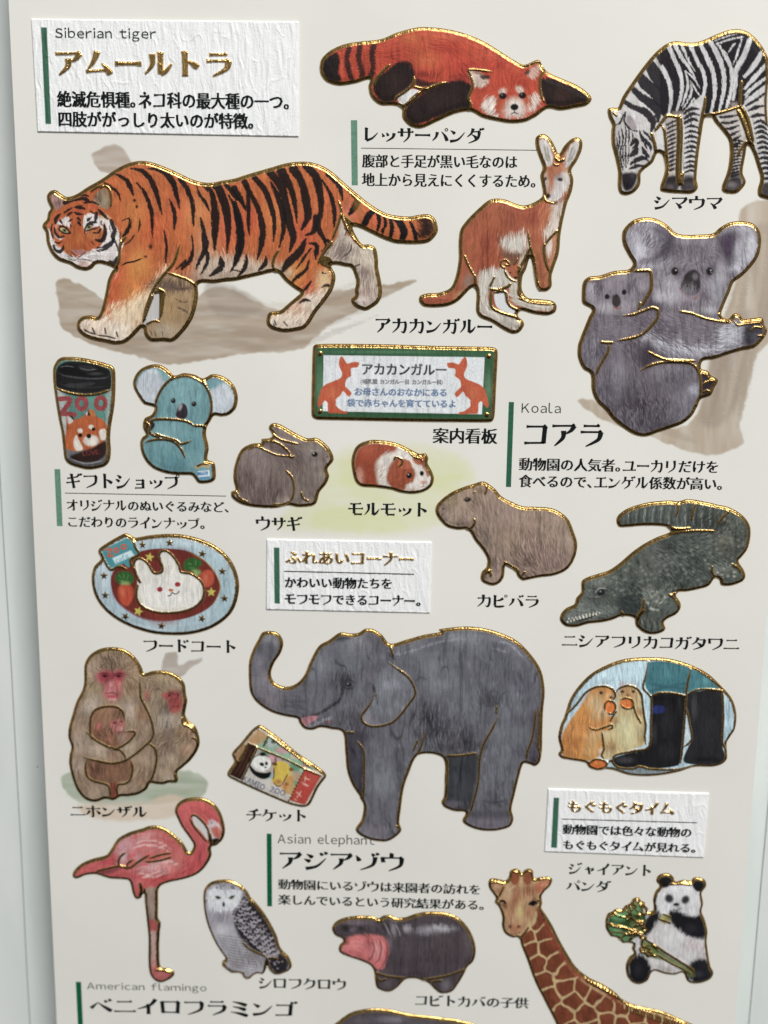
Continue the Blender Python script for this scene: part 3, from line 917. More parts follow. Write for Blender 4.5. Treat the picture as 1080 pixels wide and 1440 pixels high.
T_('caption', 'パンダ', 796, 859, 1236.5, 1253, .034, M_INK2, SHEET)
T_('caption', 'シロフクロウ', 363.7, 486.8, 1373.5, 1390.5, .02, M_INK2, SHEET)
T_('caption', 'コビトカバの子供', 584, 743.3, 1398.5, 1414.5, .026, M_INK2, SHEET)
T_('caption', 'American flamingo', 122.6, 290.5, 1381, 1394, .018, M_INK2, SHEET, kind='latin_thin', track=4)
T_('caption', 'ベニイロフラミンゴ', 126, 419, 1402, 1426, .02, M_INK, SHEET)
quad('green_bar', [493.4, 169, 502.3, 169, 503.2, 260.6, 494.6, 260.6], M_GREEN3, SHEET)
quad('green_bar', [715.5, 565.2, 722.8, 565.4, 718.6, 684.9, 711.4, 684.7], M_GREEN, SHEET)
quad('green_bar', [76.6, 659.6, 84.7, 659.8, 88.0, 739.9, 80.1, 739.7], M_GREEN3, SHEET)
quad('green_bar', [375, 1172.2, 381.9, 1172.4, 382.6, 1274.6, 375.8, 1274.4], M_GREEN2, SHEET)
quad('green_bar', [106.6, 1380.6, 114, 1380.8, 119, 1490, 112, 1490], M_GREEN2, SHEET)
quad('rule_line', [508, 207.8, 760, 210.9, 760, 211.9, 508, 208.8], M_INK, SHEET)
quad('rule_line', [91.5, 692.8, 317.8, 697.1, 317.8, 698.2, 91.5, 693.9], M_INK, SHEET)

# ---------------------------------------------------------------- the three white label stickers
def label_sticker(corners, label, bar, gold, goldbold=1.2):
    xs = [corners[i] for i in (0, 2, 4, 6)]; ys = [corners[i] for i in (1, 3, 5, 7)]
    a = Art('label_sticker', min(xs), min(ys), max(xs), max(ys), res=1.5)
    c = [(xs[i], ys[i], True) for i in range(4)]
    a.outline(c, sm=False)
    a.col[:] = srgb((232, 234, 234))
    a.parts[0]['name'] = 'label_paper'
    F(0, 0, 1)
    a.fill([(bar[i], bar[i + 1], True) for i in (0, 2, 4, 6)], (56, 98, 78), sm=False, part='green_bar')
    # crinkles of the handmade paper: wandering upright ridges
    q = a.X + 3.5 * vnoise(a.X, a.Y, 11, 16, 41); r = a.Y + 4 * vnoise(a.X, a.Y, 14, 14, 42)
    k = vnoise(q, r, 4.2, 26, 43) + 0.6 * vnoise(q, r, 2.2, 15, 44)
    sl = ss(0, 3, a.D)
    a.hgt = 2.0 * ss(-.6, 1.2, a.D) + sl * (0.42 * k + 0.35 * ss(0.16, 0, np.abs(vnoise(q, r, 9, 34, 45))))
    gold_lettering(a, *gold, bold=goldbold)
    a.hgt += 0.03 * a.N
    return a.build(label, 'label sticker', mat=M_LABEL, tone=False)
# foil caption of the tiger label
la = label_sticker([44, 26.5, 420.5, 30.5, 420.3, 192.5, 53, 185.5], 'largest white crinkled label with gold lettering and a green bar, above the tiger', [58.3, 38.5, 66.6, 38.8, 72.6, 174.6, 64.6, 174.3], ('アムールトラ', 80, 327, 69.5, 106, .009), 1.12)
T_('lettering', 'Siberian tiger', 78.8, 220.5, 38.8, 57.5, .008, M_INK2, la, kind='latin_thin', track=4, z=3.2)
T_('lettering', '絶滅危惧種。ネコ科の最大種の一つ。', 81.5, 407, 127.5, 150.5, .012, M_INK, la, z=3.2)
T_('lettering', '四肢ががっしり太いのが特徴。', 83.5, 357, 156, 178, .012, M_INK, la, z=3.2)
lb = label_sticker([375, 757.5, 607, 761.5, 604.6, 862, 374.2, 857], 'white crinkled label of middle width with gold lettering, below the guinea pig', [385.4, 769.3, 393.2, 769.5, 394, 848.2, 386.3, 848], ('ふれあいコーナー', 401.6, 581.5, 773.5, 792.5, .014), 1.05)
quad('rule_line', [399.7, 801.7, 582.5, 806, 582.5, 807.1, 399.7, 802.8], M_INK, lb, z=3.2)
T_('lettering', 'かわいい動物たちを', 401, 551.4, 810, 825.5, .014, M_INK, lb, z=3.2)
T_('lettering', 'モフモフできるコーナー。', 401, 591.7, 833.5, 848.7, .016, M_INK, lb, z=3.2)
lc = label_sticker([770.4, 1108.3, 997, 1114.8, 989.6, 1205.8, 765.3, 1197.2], 'smallest white crinkled label with gold lettering, below the keeper boots', [778.4, 1120.5, 786.2, 1120.8, 783.1, 1191.3, 774.8, 1191], ('もぐもぐタイム', 798, 948, 1123, 1141, .028), 1.1)
quad('rule_line', [790.5, 1149.8, 980, 1155, 980, 1156, 790.5, 1150.8], M_INK2, lc, z=3.2)
T_('lettering', '動物園では色々な動物の', 791, 972, 1157.5, 1171.5, .028, M_INK, lc, z=3.2)
T_('lettering', 'もぐもぐタイムが見れる。', 791.5, 977.8, 1179, 1193, .028, M_INK, lc, z=3.2)
# ---------------------------------------------------------------- tiger
def tiger():
    a = Art('tiger_sticker', 56, 222, 622, 488)
    K = (34, 26, 28); OR = (203, 104, 50)
    F(40, 210, 3.6)
    head_side = '*440 606 412 592 372 580 344 582 325 602 296 614 262 610 236 600 215 585 185 575 150 562 118 530 104 505 92 470 86 420 70 392 76 372 92 355 100 318 112 298 96 262 94 232 112 210 138 206 162 222 195 240 240 228 300 190 370 150 440 102 500 72 560 58 620 64 700 92 770 124 830 152 880 166 930 168 980 158 1040 148'
    o1 = P(head_side)
    F(330, 210, 3.484)
    o2 = P('50 126 110 108 180 88 250 68 320 60 380 64 440 86 490 120 540 166 590 208 640 250 690 285 750 315 810 326 860 328 905 320 950 318 978 335 992 365 996 400 980 430 950 456 900 464 840 464 780 458 720 436 670 412 620 388 580 378 590 415 625 464 660 466 690 482 702 530 704 580 718 650 722 710 706 750 680 772 645 790 610 782 580 762 570 735 590 715 588 690 595 650 585 610 570 580 540 574 500 566 474 572 492 610 494 640 480 690 440 750 400 800 370 850 340 880 290 892 240 896 190 884 160 862 156 826 172 798 220 790 260 758 310 715 322 702 290 680 250 648 210 605 180 604 120 618 60 632 0 645')
    F(40, 210, 3.6)
    o3 = P('1000 670 940 678 880 676 858 690 860 740 850 800 830 860 790 920 735 972 680 972 620 972 588 940 582 905 572 905 530 950 490 980 440 988 390 978 330 966 280 946 248 912 248 872 275 846 318 840 350 846 372 800 390 720 402 660 425 612')
    a.outline(o1 + o2 + o3[::1])
    a.col[:] = srgb(OR); a.parts[0]['name'] = 'body'
    a.flow('300 400 290 470; 200 460 190 500; 130 480 120 500; 420 500 380 560; 560 150 620 230; 560 350 560 430; 480 700 440 780; 600 600 540 700; 360 900 330 960; 760 350 800 450; 900 350 930 450; 900 600 900 640; 770 720 760 780; 700 880 690 920; 1100 300 1120 400; 1300 250 1330 350; 1500 300 1500 400; 1560 520 1500 600; 1400 680 1300 780; 1640 600 1660 700; 1800 400 1860 420; 140 400 120 450; 300 540 360 540', 6)
    # warm patches over the coat
    for x, y, r, c in ((640, 400, 70, (216, 92, 44)), (540, 330, 60, (220, 130, 60)), (760, 300, 60, (214, 100, 60)), (860, 330, 70, (222, 140, 84)), (1000, 420, 60, (218, 96, 62)), (900, 470, 60, (224, 150, 110)),
                       (1120, 360, 60, (216, 84, 50)), (1250, 330, 60, (224, 130, 62)), (1400, 420, 70, (216, 88, 52)), (1500, 260, 60, (222, 110, 60)), (560, 590, 60, (226, 150, 70)), (440, 640, 50, (214, 86, 52)),
                       (420, 760, 60, (212, 92, 44)), (540, 720, 60, (228, 140, 62)), (1350, 640, 60, (222, 140, 56)), (1420, 700, 40, (220, 96, 50)), (1760, 330, 50, (222, 96, 60)), (1620, 330, 50, (222, 120, 100))):
        a.blob(x, y, r, r * 1.3, c, .7, fur=1)
    # pale belly, chest and paws
    a.fill('860 545 930 530 1010 540 1090 540 1160 560 1230 580 1300 590 1330 640 1200 680 1000 690 860 660', (208, 190, 174), .85, 22, fur=5)
    a.fill('740 640 860 630 1000 650 1200 640 1200 690 740 690', (160, 130, 122), .6, 24, fur=4)
    a.fill('420 800 470 790 560 740 620 700 660 640 700 600 640 740 580 880 500 960 420 960', (236, 216, 190), .8, 20, fur=6)
    a.fill('240 830 330 830 400 850 470 880 520 900 480 990 300 980 240 920', (232, 216, 202), .85, 14, fur=4)
    # far front leg
    lf = a.fill('640 700 660 650 720 625 800 650 846 690 850 760 820 860 780 930 730 970 600 970 580 920 610 870 660 860 670 740 640 730', (172, 136, 106), 1, 3, fur=3, part='front_leg', sm=True)
    a.blob(720, 690, 110, 34, (104, 80, 76), .8, fur=1); a.blob(720, 800, 60, 60, (186, 146, 106), .7, fur=1); a.blob(700, 920, 80, 40, (196, 174, 154), .8, fur=1)
    a.strokes('720 690 760 706 830 700; 754 796 790 812 815 830; 745 756 780 770 810 770', 10, (90, 66, 62), a=.7, fur=.8)
    # near hind leg and paw
    F(330, 210, 3.484)
    a.fill('150 790 240 790 330 720 380 700 470 680 440 760 380 830 330 880 240 896 160 880', (228, 212, 198), .9, 16, fur=6)
    a.blob(440, 640, 40, 50, (232, 200, 160), .8, fur=1)
    a.blob(310, 780, 45, 34, (196, 120, 84), .5, fur=1)
    # far hind leg
    a.fill('420 540 470 480 500 440 520 340 560 420 620 470 690 480 710 560 720 700 690 780 600 790 570 740 595 700 590 620 560 580 500 570 450 560', (196, 178, 166), 1, 3, fur=3, part='hind_leg')
    a.blob(520, 500, 60, 44, (126, 100, 96), .7, fur=1); a.blob(640, 600, 40, 50, (130, 100, 100), .65, fur=1); a.blob(665, 540, 34, 40, (222, 206, 190), .8, fur=1); a.blob(640, 700, 40, 30, (158, 110, 112), .5, fur=1); a.blob(620, 740, 40, 24, (214, 196, 190), .8, fur=1)
    a.fill('520 310 560 330 600 400 560 380 530 350', (196, 150, 60), .6, 4)
    a.strokes('536 380 548 400 540 424; 574 460 570 490 548 516 534 522; 584 576 606 566 618 560', 7, K, part='stripe', of='hind_leg', a=.85)
    # near hind leg body part
    a.part('hind_leg', '215 500 260 500 350 430 440 420 470 460 420 540 470 580 500 640 380 860 250 900 150 880 160 800 240 790 320 710 210 610')
    a.part('tail', '520 170 600 210 700 290 800 325 950 315 1000 380 960 460 820 470 680 420 560 330')
    F(40, 210, 3.6)
    a.part('front_leg', '470 600 560 560 690 590 720 600 600 850 560 930 440 990 250 940 250 850 350 840 400 660')
    # head
    F(55, 255, 8.308)
    a.fill('100 160 130 100 190 96 300 190 420 170 560 110 700 40 790 50 850 130 870 300 900 400 930 520 960 640 980 720 960 860 890 1000 780 950 690 950 620 1010 520 1040 420 990 260 900 130 780 80 640 60 540 80 440 130 350', (198, 98, 46), 1, 2, fur=1, part='head')
    WH = (228, 222, 220)
    a.fill('80 560 120 560 160 640 180 700 250 770 330 830 390 870 460 880 540 850 620 800 700 780 760 700 790 620 780 520 740 470 700 440 700 400 760 420 840 460 900 520 950 640 980 740 940 900 880 980 740 950 620 1000 520 1030 400 980 240 880 130 760', WH, .95, 3, fur=1.6)
    a.fill('530 430 560 390 620 370 680 400 740 450 760 540 740 600 720 530 640 530 600 560 560 600 540 560 520 500', WH, .95, 2, fur=1)
    a.fill('270 450 310 410 360 420 370 470 380 530 330 520 260 500 230 520 210 600 260 660 300 660 250 680 200 640 190 560 220 480', WH, .9, 2, fur=1)
    a.fill('700 420 760 380 820 400 850 440 780 440', (214, 170, 140), .8, 3, fur=1); a.blob(130, 520, 40, 30, (206, 120, 90), .7, fur=1)
    a.fill('560 620 640 570 730 540 760 590 740 650 680 680 600 660', (200, 112, 62), .95, 3, fur=1); a.fill('180 510 240 500 260 560 230 620 190 590', (206, 110, 80), .8, 3, fur=.8)
    a.fill('400 420 470 440 500 560 560 640 600 740 560 800 440 800 380 840 300 820 290 740 340 680 390 620 390 520', (190, 92, 42), .9, 4, fur=1.2)
    a.blob(470, 660, 70, 60, (206, 116, 50), .6, fur=1); a.blob(470, 340, 80, 60, (196, 84, 52), .7, fur=1); a.blob(640, 300, 50, 24, (206, 80, 56), .6, fur=1); a.blob(340, 760, 40, 60, (206, 120, 56), .6, fur=1)
    a.fill('150 140 200 150 270 190 310 240 280 290 230 330 190 330 150 260', (170, 128, 126), 1, 3, fur=1, part='ear', of='head'); a.blob(230, 250, 30, 40, (124, 82, 84), .7, rot=-30, fur=.6); a.blob(170, 190, 12, 40, (214, 190, 186), .6)
    a.fill('640 190 680 130 740 90 790 80 820 160 840 240 820 320 760 310 700 280 650 240', (160, 132, 110), 1, 3, fur=1, part='ear', of='head'); a.blob(700, 200, 40, 50, (120, 90, 76), .7, fur=.8); a.blob(780, 220, 34, 60, (176, 158, 136), .7, fur=.8); a.blob(660, 180, 20, 20, (170, 60, 50), .7)
    K2 = (32, 28, 32); H = dict(part='stripe', of='head', a=.95, fur=.4)
    for p, w in (('310 250 380 226 460 210', [40, 26, 14]), ('440 220 500 200 560 210 600 240', [20, 30, 36, 14]), ('480 170 540 160 590 176', [8, 22, 8]), ('540 250 620 240 700 270', [16, 24, 8]), ('430 300 480 300 540 320', [16, 40, 12]), ('300 370 340 340 390 310', [12, 22, 8]), ('330 410 360 380 400 360', [8, 24, 10]), ('420 360 470 380 520 382', [10, 26, 8]), ('350 470 380 450 400 440', [6, 20, 8]), ('460 430 490 450 500 460', [20, 20, 10]), ('470 480 490 500 500 520', [26, 24, 10]),
                 ('370 500 380 520 380 540', [10, 16, 6]), ('200 480 210 430 260 380', [26, 34, 10]), ('160 500 150 560 170 660', [10, 16, 10]), ('190 540 200 600 240 650 300 640', [12, 22, 24, 12]), ('260 460 280 490 290 500', [24, 14, 6]), ('180 750 200 800 250 820 290 780 290 740', [22, 26, 34, 24, 10]), ('200 710 240 720 280 700', [12, 18, 8]),
                 ('680 370 670 430 660 470 620 500', [30, 32, 26, 10]), ('570 460 600 430 620 420', [12, 28, 8]), ('560 510 620 480 680 480', [10, 30, 12]), ('600 340 640 370 660 380', [6, 16, 6]), ('700 330 750 380 790 420 810 440', [16, 30, 26, 10]), ('770 500 780 580 770 640 740 690 660 680', [14, 34, 40, 36, 10]), ('850 460 870 520 890 570 870 640 880 700', [30, 34, 40, 44, 20]), ('880 680 850 720 800 760 740 790 690 770', [30, 44, 50, 36, 14]),
                 ('680 800 720 820', [16, 10]), ('650 560 690 540 710 530', [8, 14, 6]), ('640 600 700 600 724 560', [8, 16, 20]), ('620 700 650 740', [8, 8]), ('830 940 880 960 930 900', [30, 56, 40]), ('900 700 920 760 930 800', [14, 20, 10]), ('740 450 730 490 760 520', [6, 10, 6]), ('840 500 830 540 850 590', [6, 10, 6])):
        a.stroke(p, [1.35 * q for q in w], K2, **H)
    a.blob(300, 575, 56, 30, (188, 176, 130), 1, rot=18, hard=.6); a.blob(305, 572, 24, 24, (120, 104, 70), 1, hard=.6, part='eye', of='head'); a.blob(308, 572, 10, 12, K2, 1, hard=.6); a.strokes('240 560 270 520 320 540 374 600; 250 570 300 605 372 604; 250 520 300 530 330 540', 18, K2, taper=(0, 0))
    a.blob(590, 535, 44, 28, (176, 166, 130), 1, rot=-20, hard=.6); a.blob(590, 530, 24, 22, (124, 108, 80), 1, hard=.6, part='eye', of='head'); a.blob(590, 530, 10, 11, K2, 1, hard=.6); a.strokes('544 600 550 540 590 500 640 510; 550 580 600 566 650 550', 16, K2, taper=(0, 0))
    a.fill('370 800 440 800 540 796 560 810 520 850 480 864 430 840', (178, 120, 118), 1, 2, part='nose', of='head'); a.strokes('380 810 420 850 450 880; 560 812 520 850 480 880 450 910', 12, (110, 60, 64), a=.9)
    a.strokes('450 910 540 910 640 930; 450 910 420 920 340 900; 350 850 380 870 410 880; 340 870 370 890', 11, (56, 46, 50), a=.85)
    for y in range(5): a.strokes(f'{530+y*14} {850+y*16} {590+y*12} {836+y*15} {650+y*14} {820+y*16}', 6, (120, 112, 116), a=.7)
    a.strokes('480 900 620 880 780 900; 560 860 700 830 860 830; 520 880 660 850 800 860; 600 820 700 790 760 780', 9, (244, 240, 238), a=.85)
    a.blob(530, 970, 80, 40, (214, 170, 160), .8, fur=.6)
    F(40, 210, 3.6)
    # body stripes
    S = dict(part='stripe', a=.97, fur=.5, soft=.9)
    a.stroke('434 124 470 136 510 170 534 236', [5, 20, 26, 5], K, **S); a.stroke('380 166 420 190 456 220 470 262', [6, 16, 14, 4], K, **S)
    a.stroke('520 96 580 110 620 150 650 220 680 330', [8, 26, 30, 22, 6], K, **S); a.stroke('610 96 680 110 730 160 750 220 768 300', [6, 26, 34, 24, 6], K, **S)
    a.stroke('552 170 590 216 622 300 630 370 630 446', [5, 20, 22, 16, 5], K, **S); a.stroke('716 250 736 300 744 350 740 410', [4, 20, 22, 5], K, **S)
    a.stroke('688 412 700 460 702 510 698 572', [4, 14, 16, 6], K, **S); a.stroke('770 150 800 190 832 270 838 390', [26, 24, 22, 6], K, **S)
    a.stroke('856 186 870 230 900 270 916 310', [6, 16, 18, 4], K, **S); a.stroke('892 180 930 220 948 330 946 420 944 512', [26, 28, 44, 36, 8], K, **S)
    a.stroke('938 172 966 200 1000 290 1014 400 1008 524', [44, 44, 40, 26, 6], K, **S); a.stroke('874 346 890 420 898 500 870 560 852 604', [6, 22, 34, 24, 6], K, **S)
    a.stroke('898 500 912 540 900 590 872 636', [14, 18, 18, 4], K, **S); a.stroke('830 430 836 500 820 560 780 604', [4, 12, 24, 12], K, **S); a.stroke('800 560 770 590 750 606', [10, 14, 5], K, **S)
    a.stroke('1000 180 1030 210 1050 240 1090 270', [20, 26, 20, 8], K, **S); a.stroke('1014 230 1050 300 1076 400 1080 480 1060 560 1024 620', [8, 22, 36, 32, 22, 5], K, **S)
    a.stroke('974 540 980 590 950 620 920 640', [5, 34, 30, 6], K, **S); a.stroke('480 360 512 350 518 380 500 420 480 440', [4, 10, 16, 24, 8], K, **S); a.stroke('540 430 520 460 490 482', [3, 12, 4], K, **S)
    a.stroke('566 346 568 380 556 420', [4, 12, 3], K, **S); a.blob(622, 492, 10, 14, K, .9, part='stripe'); a.blob(596, 542, 8, 7, K, .9)
    a.strokes('470 590 500 574 540 566 580 550', 9, K, part='stripe'); a.blob(540, 258, 8, 9, K); a.blob(552, 290, 7, 8, K)
    F(330, 210, 3.484)
    for p, w in (('50 160 70 200 120 300 140 400 130 480 112 540', [26, 22, 24, 30, 26, 6]), ('60 180 70 260 70 350 74 420', [8, 20, 18, 4]), ('0 190 40 260 60 300', [28, 26, 6]), ('100 140 150 200 180 280 196 360 192 450', [24, 26, 24, 18, 5]),
                 ('170 110 230 180 250 260 270 360 290 430 270 500', [30, 40, 34, 40, 32, 8]), ('180 160 220 250 240 330 240 400 220 480', [8, 24, 26, 22, 6]), ('230 110 280 200 300 290 306 360', [44, 30, 20, 4]), ('290 96 330 160 354 260 360 330 330 392', [44, 30, 38, 34, 10]),
                 ('350 84 396 130 420 220 424 300 410 380 440 440 450 480', [30, 36, 34, 26, 26, 22, 5]), ('430 150 470 220 490 300 488 380', [5, 18, 22, 6]), ('460 120 500 160 520 200 530 250', [26, 26, 18, 5]), ('400 330 390 400 350 420', [24, 24, 8]),
                 ('350 440 320 500 270 550 230 604', [12, 34, 38, 10]), ('370 460 400 466 410 520', [8, 22, 6]), ('404 470 396 510 400 540', [12, 16, 4]), ('376 484 340 530 304 584', [6, 14, 6]), ('366 544 350 590 300 630 276 660', [8, 16, 18, 6]), ('376 644 350 680 324 700', [5, 14, 5]),
                 ('318 752 344 736 372 742', [6, 16, 6]), ('60 512 56 570 20 620', [5, 22, 10]), ('156 524 150 560 120 592', [6, 24, 8]), ('0 262 20 340 30 420 20 500 0 560', [20, 34, 36, 30, 14]), ('434 604 450 608', [10, 6]), ('430 676 450 664 474 674', [5, 14, 8]), ('0 590 40 600', [8, 6]), ('440 440 470 460 430 500', [12, 20, 8])):
        a.stroke(p, [1.12 * q for q in w], K, **S)
    for p, w in (('564 200 602 240 590 280 562 318', [20, 34, 36, 12]), ('636 366 660 320 690 296', [34, 34, 26]), ('700 310 710 350 700 400', [22, 20, 10]), ('730 316 740 370 720 400', [10, 18, 8]), ('760 330 772 380 764 430', [12, 22, 20]), ('780 340 810 360 830 400 822 440', [14, 34, 38, 30]), ('862 358 880 400 890 440', [10, 18, 22]), ('730 396 726 410 724 420', [10, 10, 8])):
        a.stroke(p, w, K, part='stripe', of='tail', fur=.5)
    a.fill('900 330 950 335 980 370 970 420 930 440 896 420 912 380', K, .95, 10, fur=4, part='stripe', of='tail')
    a.blob(610, 270, 30, 40, (196, 130, 50), .4)
    F(40, 210, 3.6)
    a.strokes('460 600 448 640 436 660; 700 640 690 650; 414 712 410 730', 6, (230, 190, 180), a=.5)
    # toes
    a.strokes('282 905 310 925 350 935; 350 940 400 945 450 958; 326 900 340 930; 390 900 396 936; 448 920 456 950; 284 914 296 922', 9, (44, 36, 38), a=.85)
    a.strokes('616 910 630 940; 640 915 650 950; 680 916 684 950', 5, (90, 66, 60), a=.8)
    F(330, 210, 3.484)
    a.strokes('196 836 206 862; 240 840 262 866; 190 850 200 868', 8, (70, 60, 62), a=.8); a.strokes('596 730 604 758; 630 740 640 766', 5, (90, 70, 70), a=.7)
    a.fur(.13, patch=.07); a.crepe(.05)
    # white paper between the front legs
    F(40, 210, 3.6)
    a.fill('640 720 670 722 676 780 665 850 640 868 605 880 590 900 580 880 610 800 630 740', (196, 194, 192), 1, .9, sm=True, part='white_paper')
    # gold
    a.rim(6.0)
    a.goldfill('640 714 676 712 690 730 690 790 675 850 665 866 664 730 642 734', part='gold_line')
    a.gold('500 440 470 480 462 560 440 606', 4.2); a.gold('770 480 740 570 700 620 640 700 600 800 582 880', 4.2); a.gold('470 500 470 430 474 410', 2.2)
    a.gold('708 624 760 640 816 662 850 690', 3.6); a.gold('600 884 640 866 668 872', 3); a.gold('366 198 388 184 414 200 424 250 420 292', 3.4); a.gold('320 214 350 192 380 184', 3.4)
    a.gold('650 700 690 720 684 760 676 840', 4.0); a.gold('636 734 610 800 586 870', 4.0)
    F(330, 210, 3.484)
    a.gold('510 250 524 300 514 350 500 390 480 440', 3.6); a.gold('480 450 450 490 424 530 410 560', 4.2); a.goldfill('440 520 480 540 470 580 420 560', part='gold_line'); a.goldfill('520 310 560 340 600 380 560 400 540 360', part='gold_line')
    a.gold('220 490 196 530 190 570 210 610', 4.0); a.gold('524 316 544 370 580 430 630 484', 3.4)
    a.build('large orange tiger sticker with black stripes, walking left, edged in gold foil', 'animal sticker')
tiger()
# ---------------------------------------------------------------- red panda
def red_panda():
    F(430, 20, 2.571)
    a = Art('red_panda_sticker', 448, 34, 836, 184)
    a.outline('50 190 58 160 90 130 140 108 200 98 270 90 330 66 390 50 430 46 500 52 570 68 640 96 700 132 750 164 790 182 840 164 858 190 880 212 930 234 980 256 1020 284 1034 308 1015 330 970 340 920 348 875 342 830 372 790 390 740 394 690 386 640 374 595 352 540 360 480 386 420 412 380 406 350 376 346 340 318 330 270 328 236 300 226 262 230 236 180 250 120 258 75 244 54 218')
    a.col[:] = srgb((200, 70, 44)); a.parts[0]['name'] = 'body'
    a.flow('120 180 180 170; 300 120 360 110; 450 120 520 130; 600 180 660 210; 500 200 500 250; 320 240 300 280; 470 300 440 330; 700 240 700 200; 640 300 610 330; 840 300 860 330; 930 280 960 300', 7)
    for x, y, r, c in ((430, 130, 90, (206, 84, 50)), (560, 160, 90, (210, 66, 48)), (700, 190, 70, (196, 60, 44)), (340, 120, 60, (196, 72, 52)), (400, 200, 60, (180, 56, 44)), (480, 90, 70, (214, 92, 58)), (620, 130, 60, (206, 80, 50))):
        a.blob(x, y, r, r * .7, c, .7, fur=1)
    for x, y, rx, ry, c in ((380, 90, 40, 20, (216, 110, 60)), (500, 120, 50, 24, (184, 44, 40)), (600, 200, 50, 24, (176, 42, 40)), (440, 170, 50, 30, (214, 104, 60)), (660, 150, 40, 20, (214, 84, 60)), (320, 160, 40, 30, (176, 50, 40)), (540, 80, 50, 14, (206, 90, 64)), (720, 220, 50, 20, (170, 40, 38)), (560, 230, 50, 14, (150, 40, 40)), (420, 220, 50, 14, (120, 36, 36))): a.blob(x, y, rx, ry, c, .65, fur=1)
    a.part('tail', '50 190 70 130 140 104 260 96 250 200 230 240 120 262 60 240')
    DK = (50, 34, 34)
    a.fill('60 190 75 160 110 140 126 170 120 210 130 240 90 246 62 224', (46, 34, 36), 1, 3, fur=1.5, part='stripe', of='tail')
    a.strokes('156 128 148 160 156 200 168 240; 196 120 192 160 202 200 206 232; 246 112 240 150 244 190 236 222', 20, (66, 36, 36), a=.95, fur=1, part='stripe', of='tail', taper=(0, 0))
    a.stroke('135 150 130 190 140 236', 12, (214, 80, 56), a=.6, fur=.8)
    a.fill('300 200 340 172 380 180 394 230 380 262 340 290 320 312 290 322 256 300 244 262 256 230', DK, 1, 3, fur=2, part='hind_leg')
    a.fill('394 232 440 244 500 246 560 240 600 260 600 300 520 270 440 270 400 262', (70, 36, 36), .95, 4, fur=2)
    a.fill('360 350 380 320 430 280 500 252 560 240 596 262 602 320 590 350 530 354 460 380 400 402 366 384', DK, 1, 3, fur=2, part='front_leg')
    a.fill('842 234 880 230 930 248 990 272 1026 300 1010 322 950 334 880 334 850 300 836 262', DK, 1, 3, fur=2, part='front_leg')
    a.blob(480, 310, 60, 30, (66, 46, 46), .6, fur=1); a.blob(920, 290, 40, 24, (82, 50, 44), .6, fur=1); a.blob(320, 240, 30, 34, (74, 50, 48), .5, fur=1)
    # paper between the legs
    a.fill('334 302 352 286 372 276 392 270 412 280 404 296 380 310 366 322 350 330 338 322', (222, 222, 220), 1, 1, part='white_paper')
    a.fill('590 200 640 205 680 196 730 186 790 186 850 170 846 220 850 280 862 318 830 356 780 380 720 384 650 366 600 336 592 300 600 250', (198, 70, 44), 1, 1.5, fur=1, part='head')
    a.fill('592 206 630 214 660 236 650 262 610 262 594 236', (214, 186, 176), 1, 4, fur=1.5, part='ear', of='head'); a.fill('600 212 636 220 650 226 630 214', (60, 30, 30), .8, 3)
    a.fill('800 216 820 192 846 186 842 216 824 236', (206, 160, 150), 1, 4, fur=1.5, part='ear', of='head'); a.fill('630 222 662 222 666 232 640 236', (58, 34, 36), .9, 3, fur=1); a.fill('790 212 806 200 812 206 800 218', (58, 34, 36), .8, 3, fur=1)
    WH = (226, 212, 204)
    a.blob(712, 278, 17, 13, WH, 1, rot=-30, hard=.4, fur=.6); a.blob(772, 272, 18, 13, WH, 1, rot=40, hard=.4, fur=.6)
    a.fill('640 320 664 300 690 306 684 340 690 368 660 362 636 340', WH, .95, 6, fur=2.5); a.fill('812 296 832 290 848 310 836 334 814 348 804 330', WH, .9, 6, fur=2.5)
    a.blob(754, 346, 50, 32, WH, 1, hard=.3, fur=.8); a.blob(756, 326, 32, 26, WH, .9)
    a.blob(700, 330, 22, 30, (190, 76, 42), .85, rot=20, fur=.8); a.blob(806, 316, 16, 24, (190, 76, 42), .8, fur=.8)
    a.blob(728, 250, 50, 30, (204, 66, 44), .8, fur=1)
    for x, y in ((712, 296), (783, 294)):
        a.blob(x, y, 14, 12, (30, 24, 26), 1, hard=.7, part='eye', of='head'); a.blob(x - 3, y - 4, 3, 3, (150, 150, 150), .8)
    a.blob(754, 336, 15, 12, (24, 22, 24), 1, hard=.7, part='nose', of='head'); a.strokes('754 346 754 356; 740 362 754 356 770 362', 3.5, (60, 40, 40))
    a.fur(.12, patch=.08); a.crepe(.07)
    a.rim(5.6)
    a.gold('590 350 598 330 590 300 604 260 596 220 590 202 630 202 672 208', 3.6); a.gold('776 186 800 186 820 176 850 172 858 200 846 240 850 290 864 320', 3.4)
    a.gold('246 256 262 226 290 196 306 182', 3.6); a.gold('392 226 390 250 360 280 330 300 322 316', 4.2); a.gold('356 350 380 310 420 278 480 254 510 246', 3.8)
    a.gold('392 262 416 268 440 268', 4); a.gold('410 280 400 300 370 320 350 334', 3.6); a.gold('336 322 350 332', 3)
    a.build('red panda sticker, rust red with black legs and ringed tail, lying flat, top centre', 'animal sticker')
red_panda()

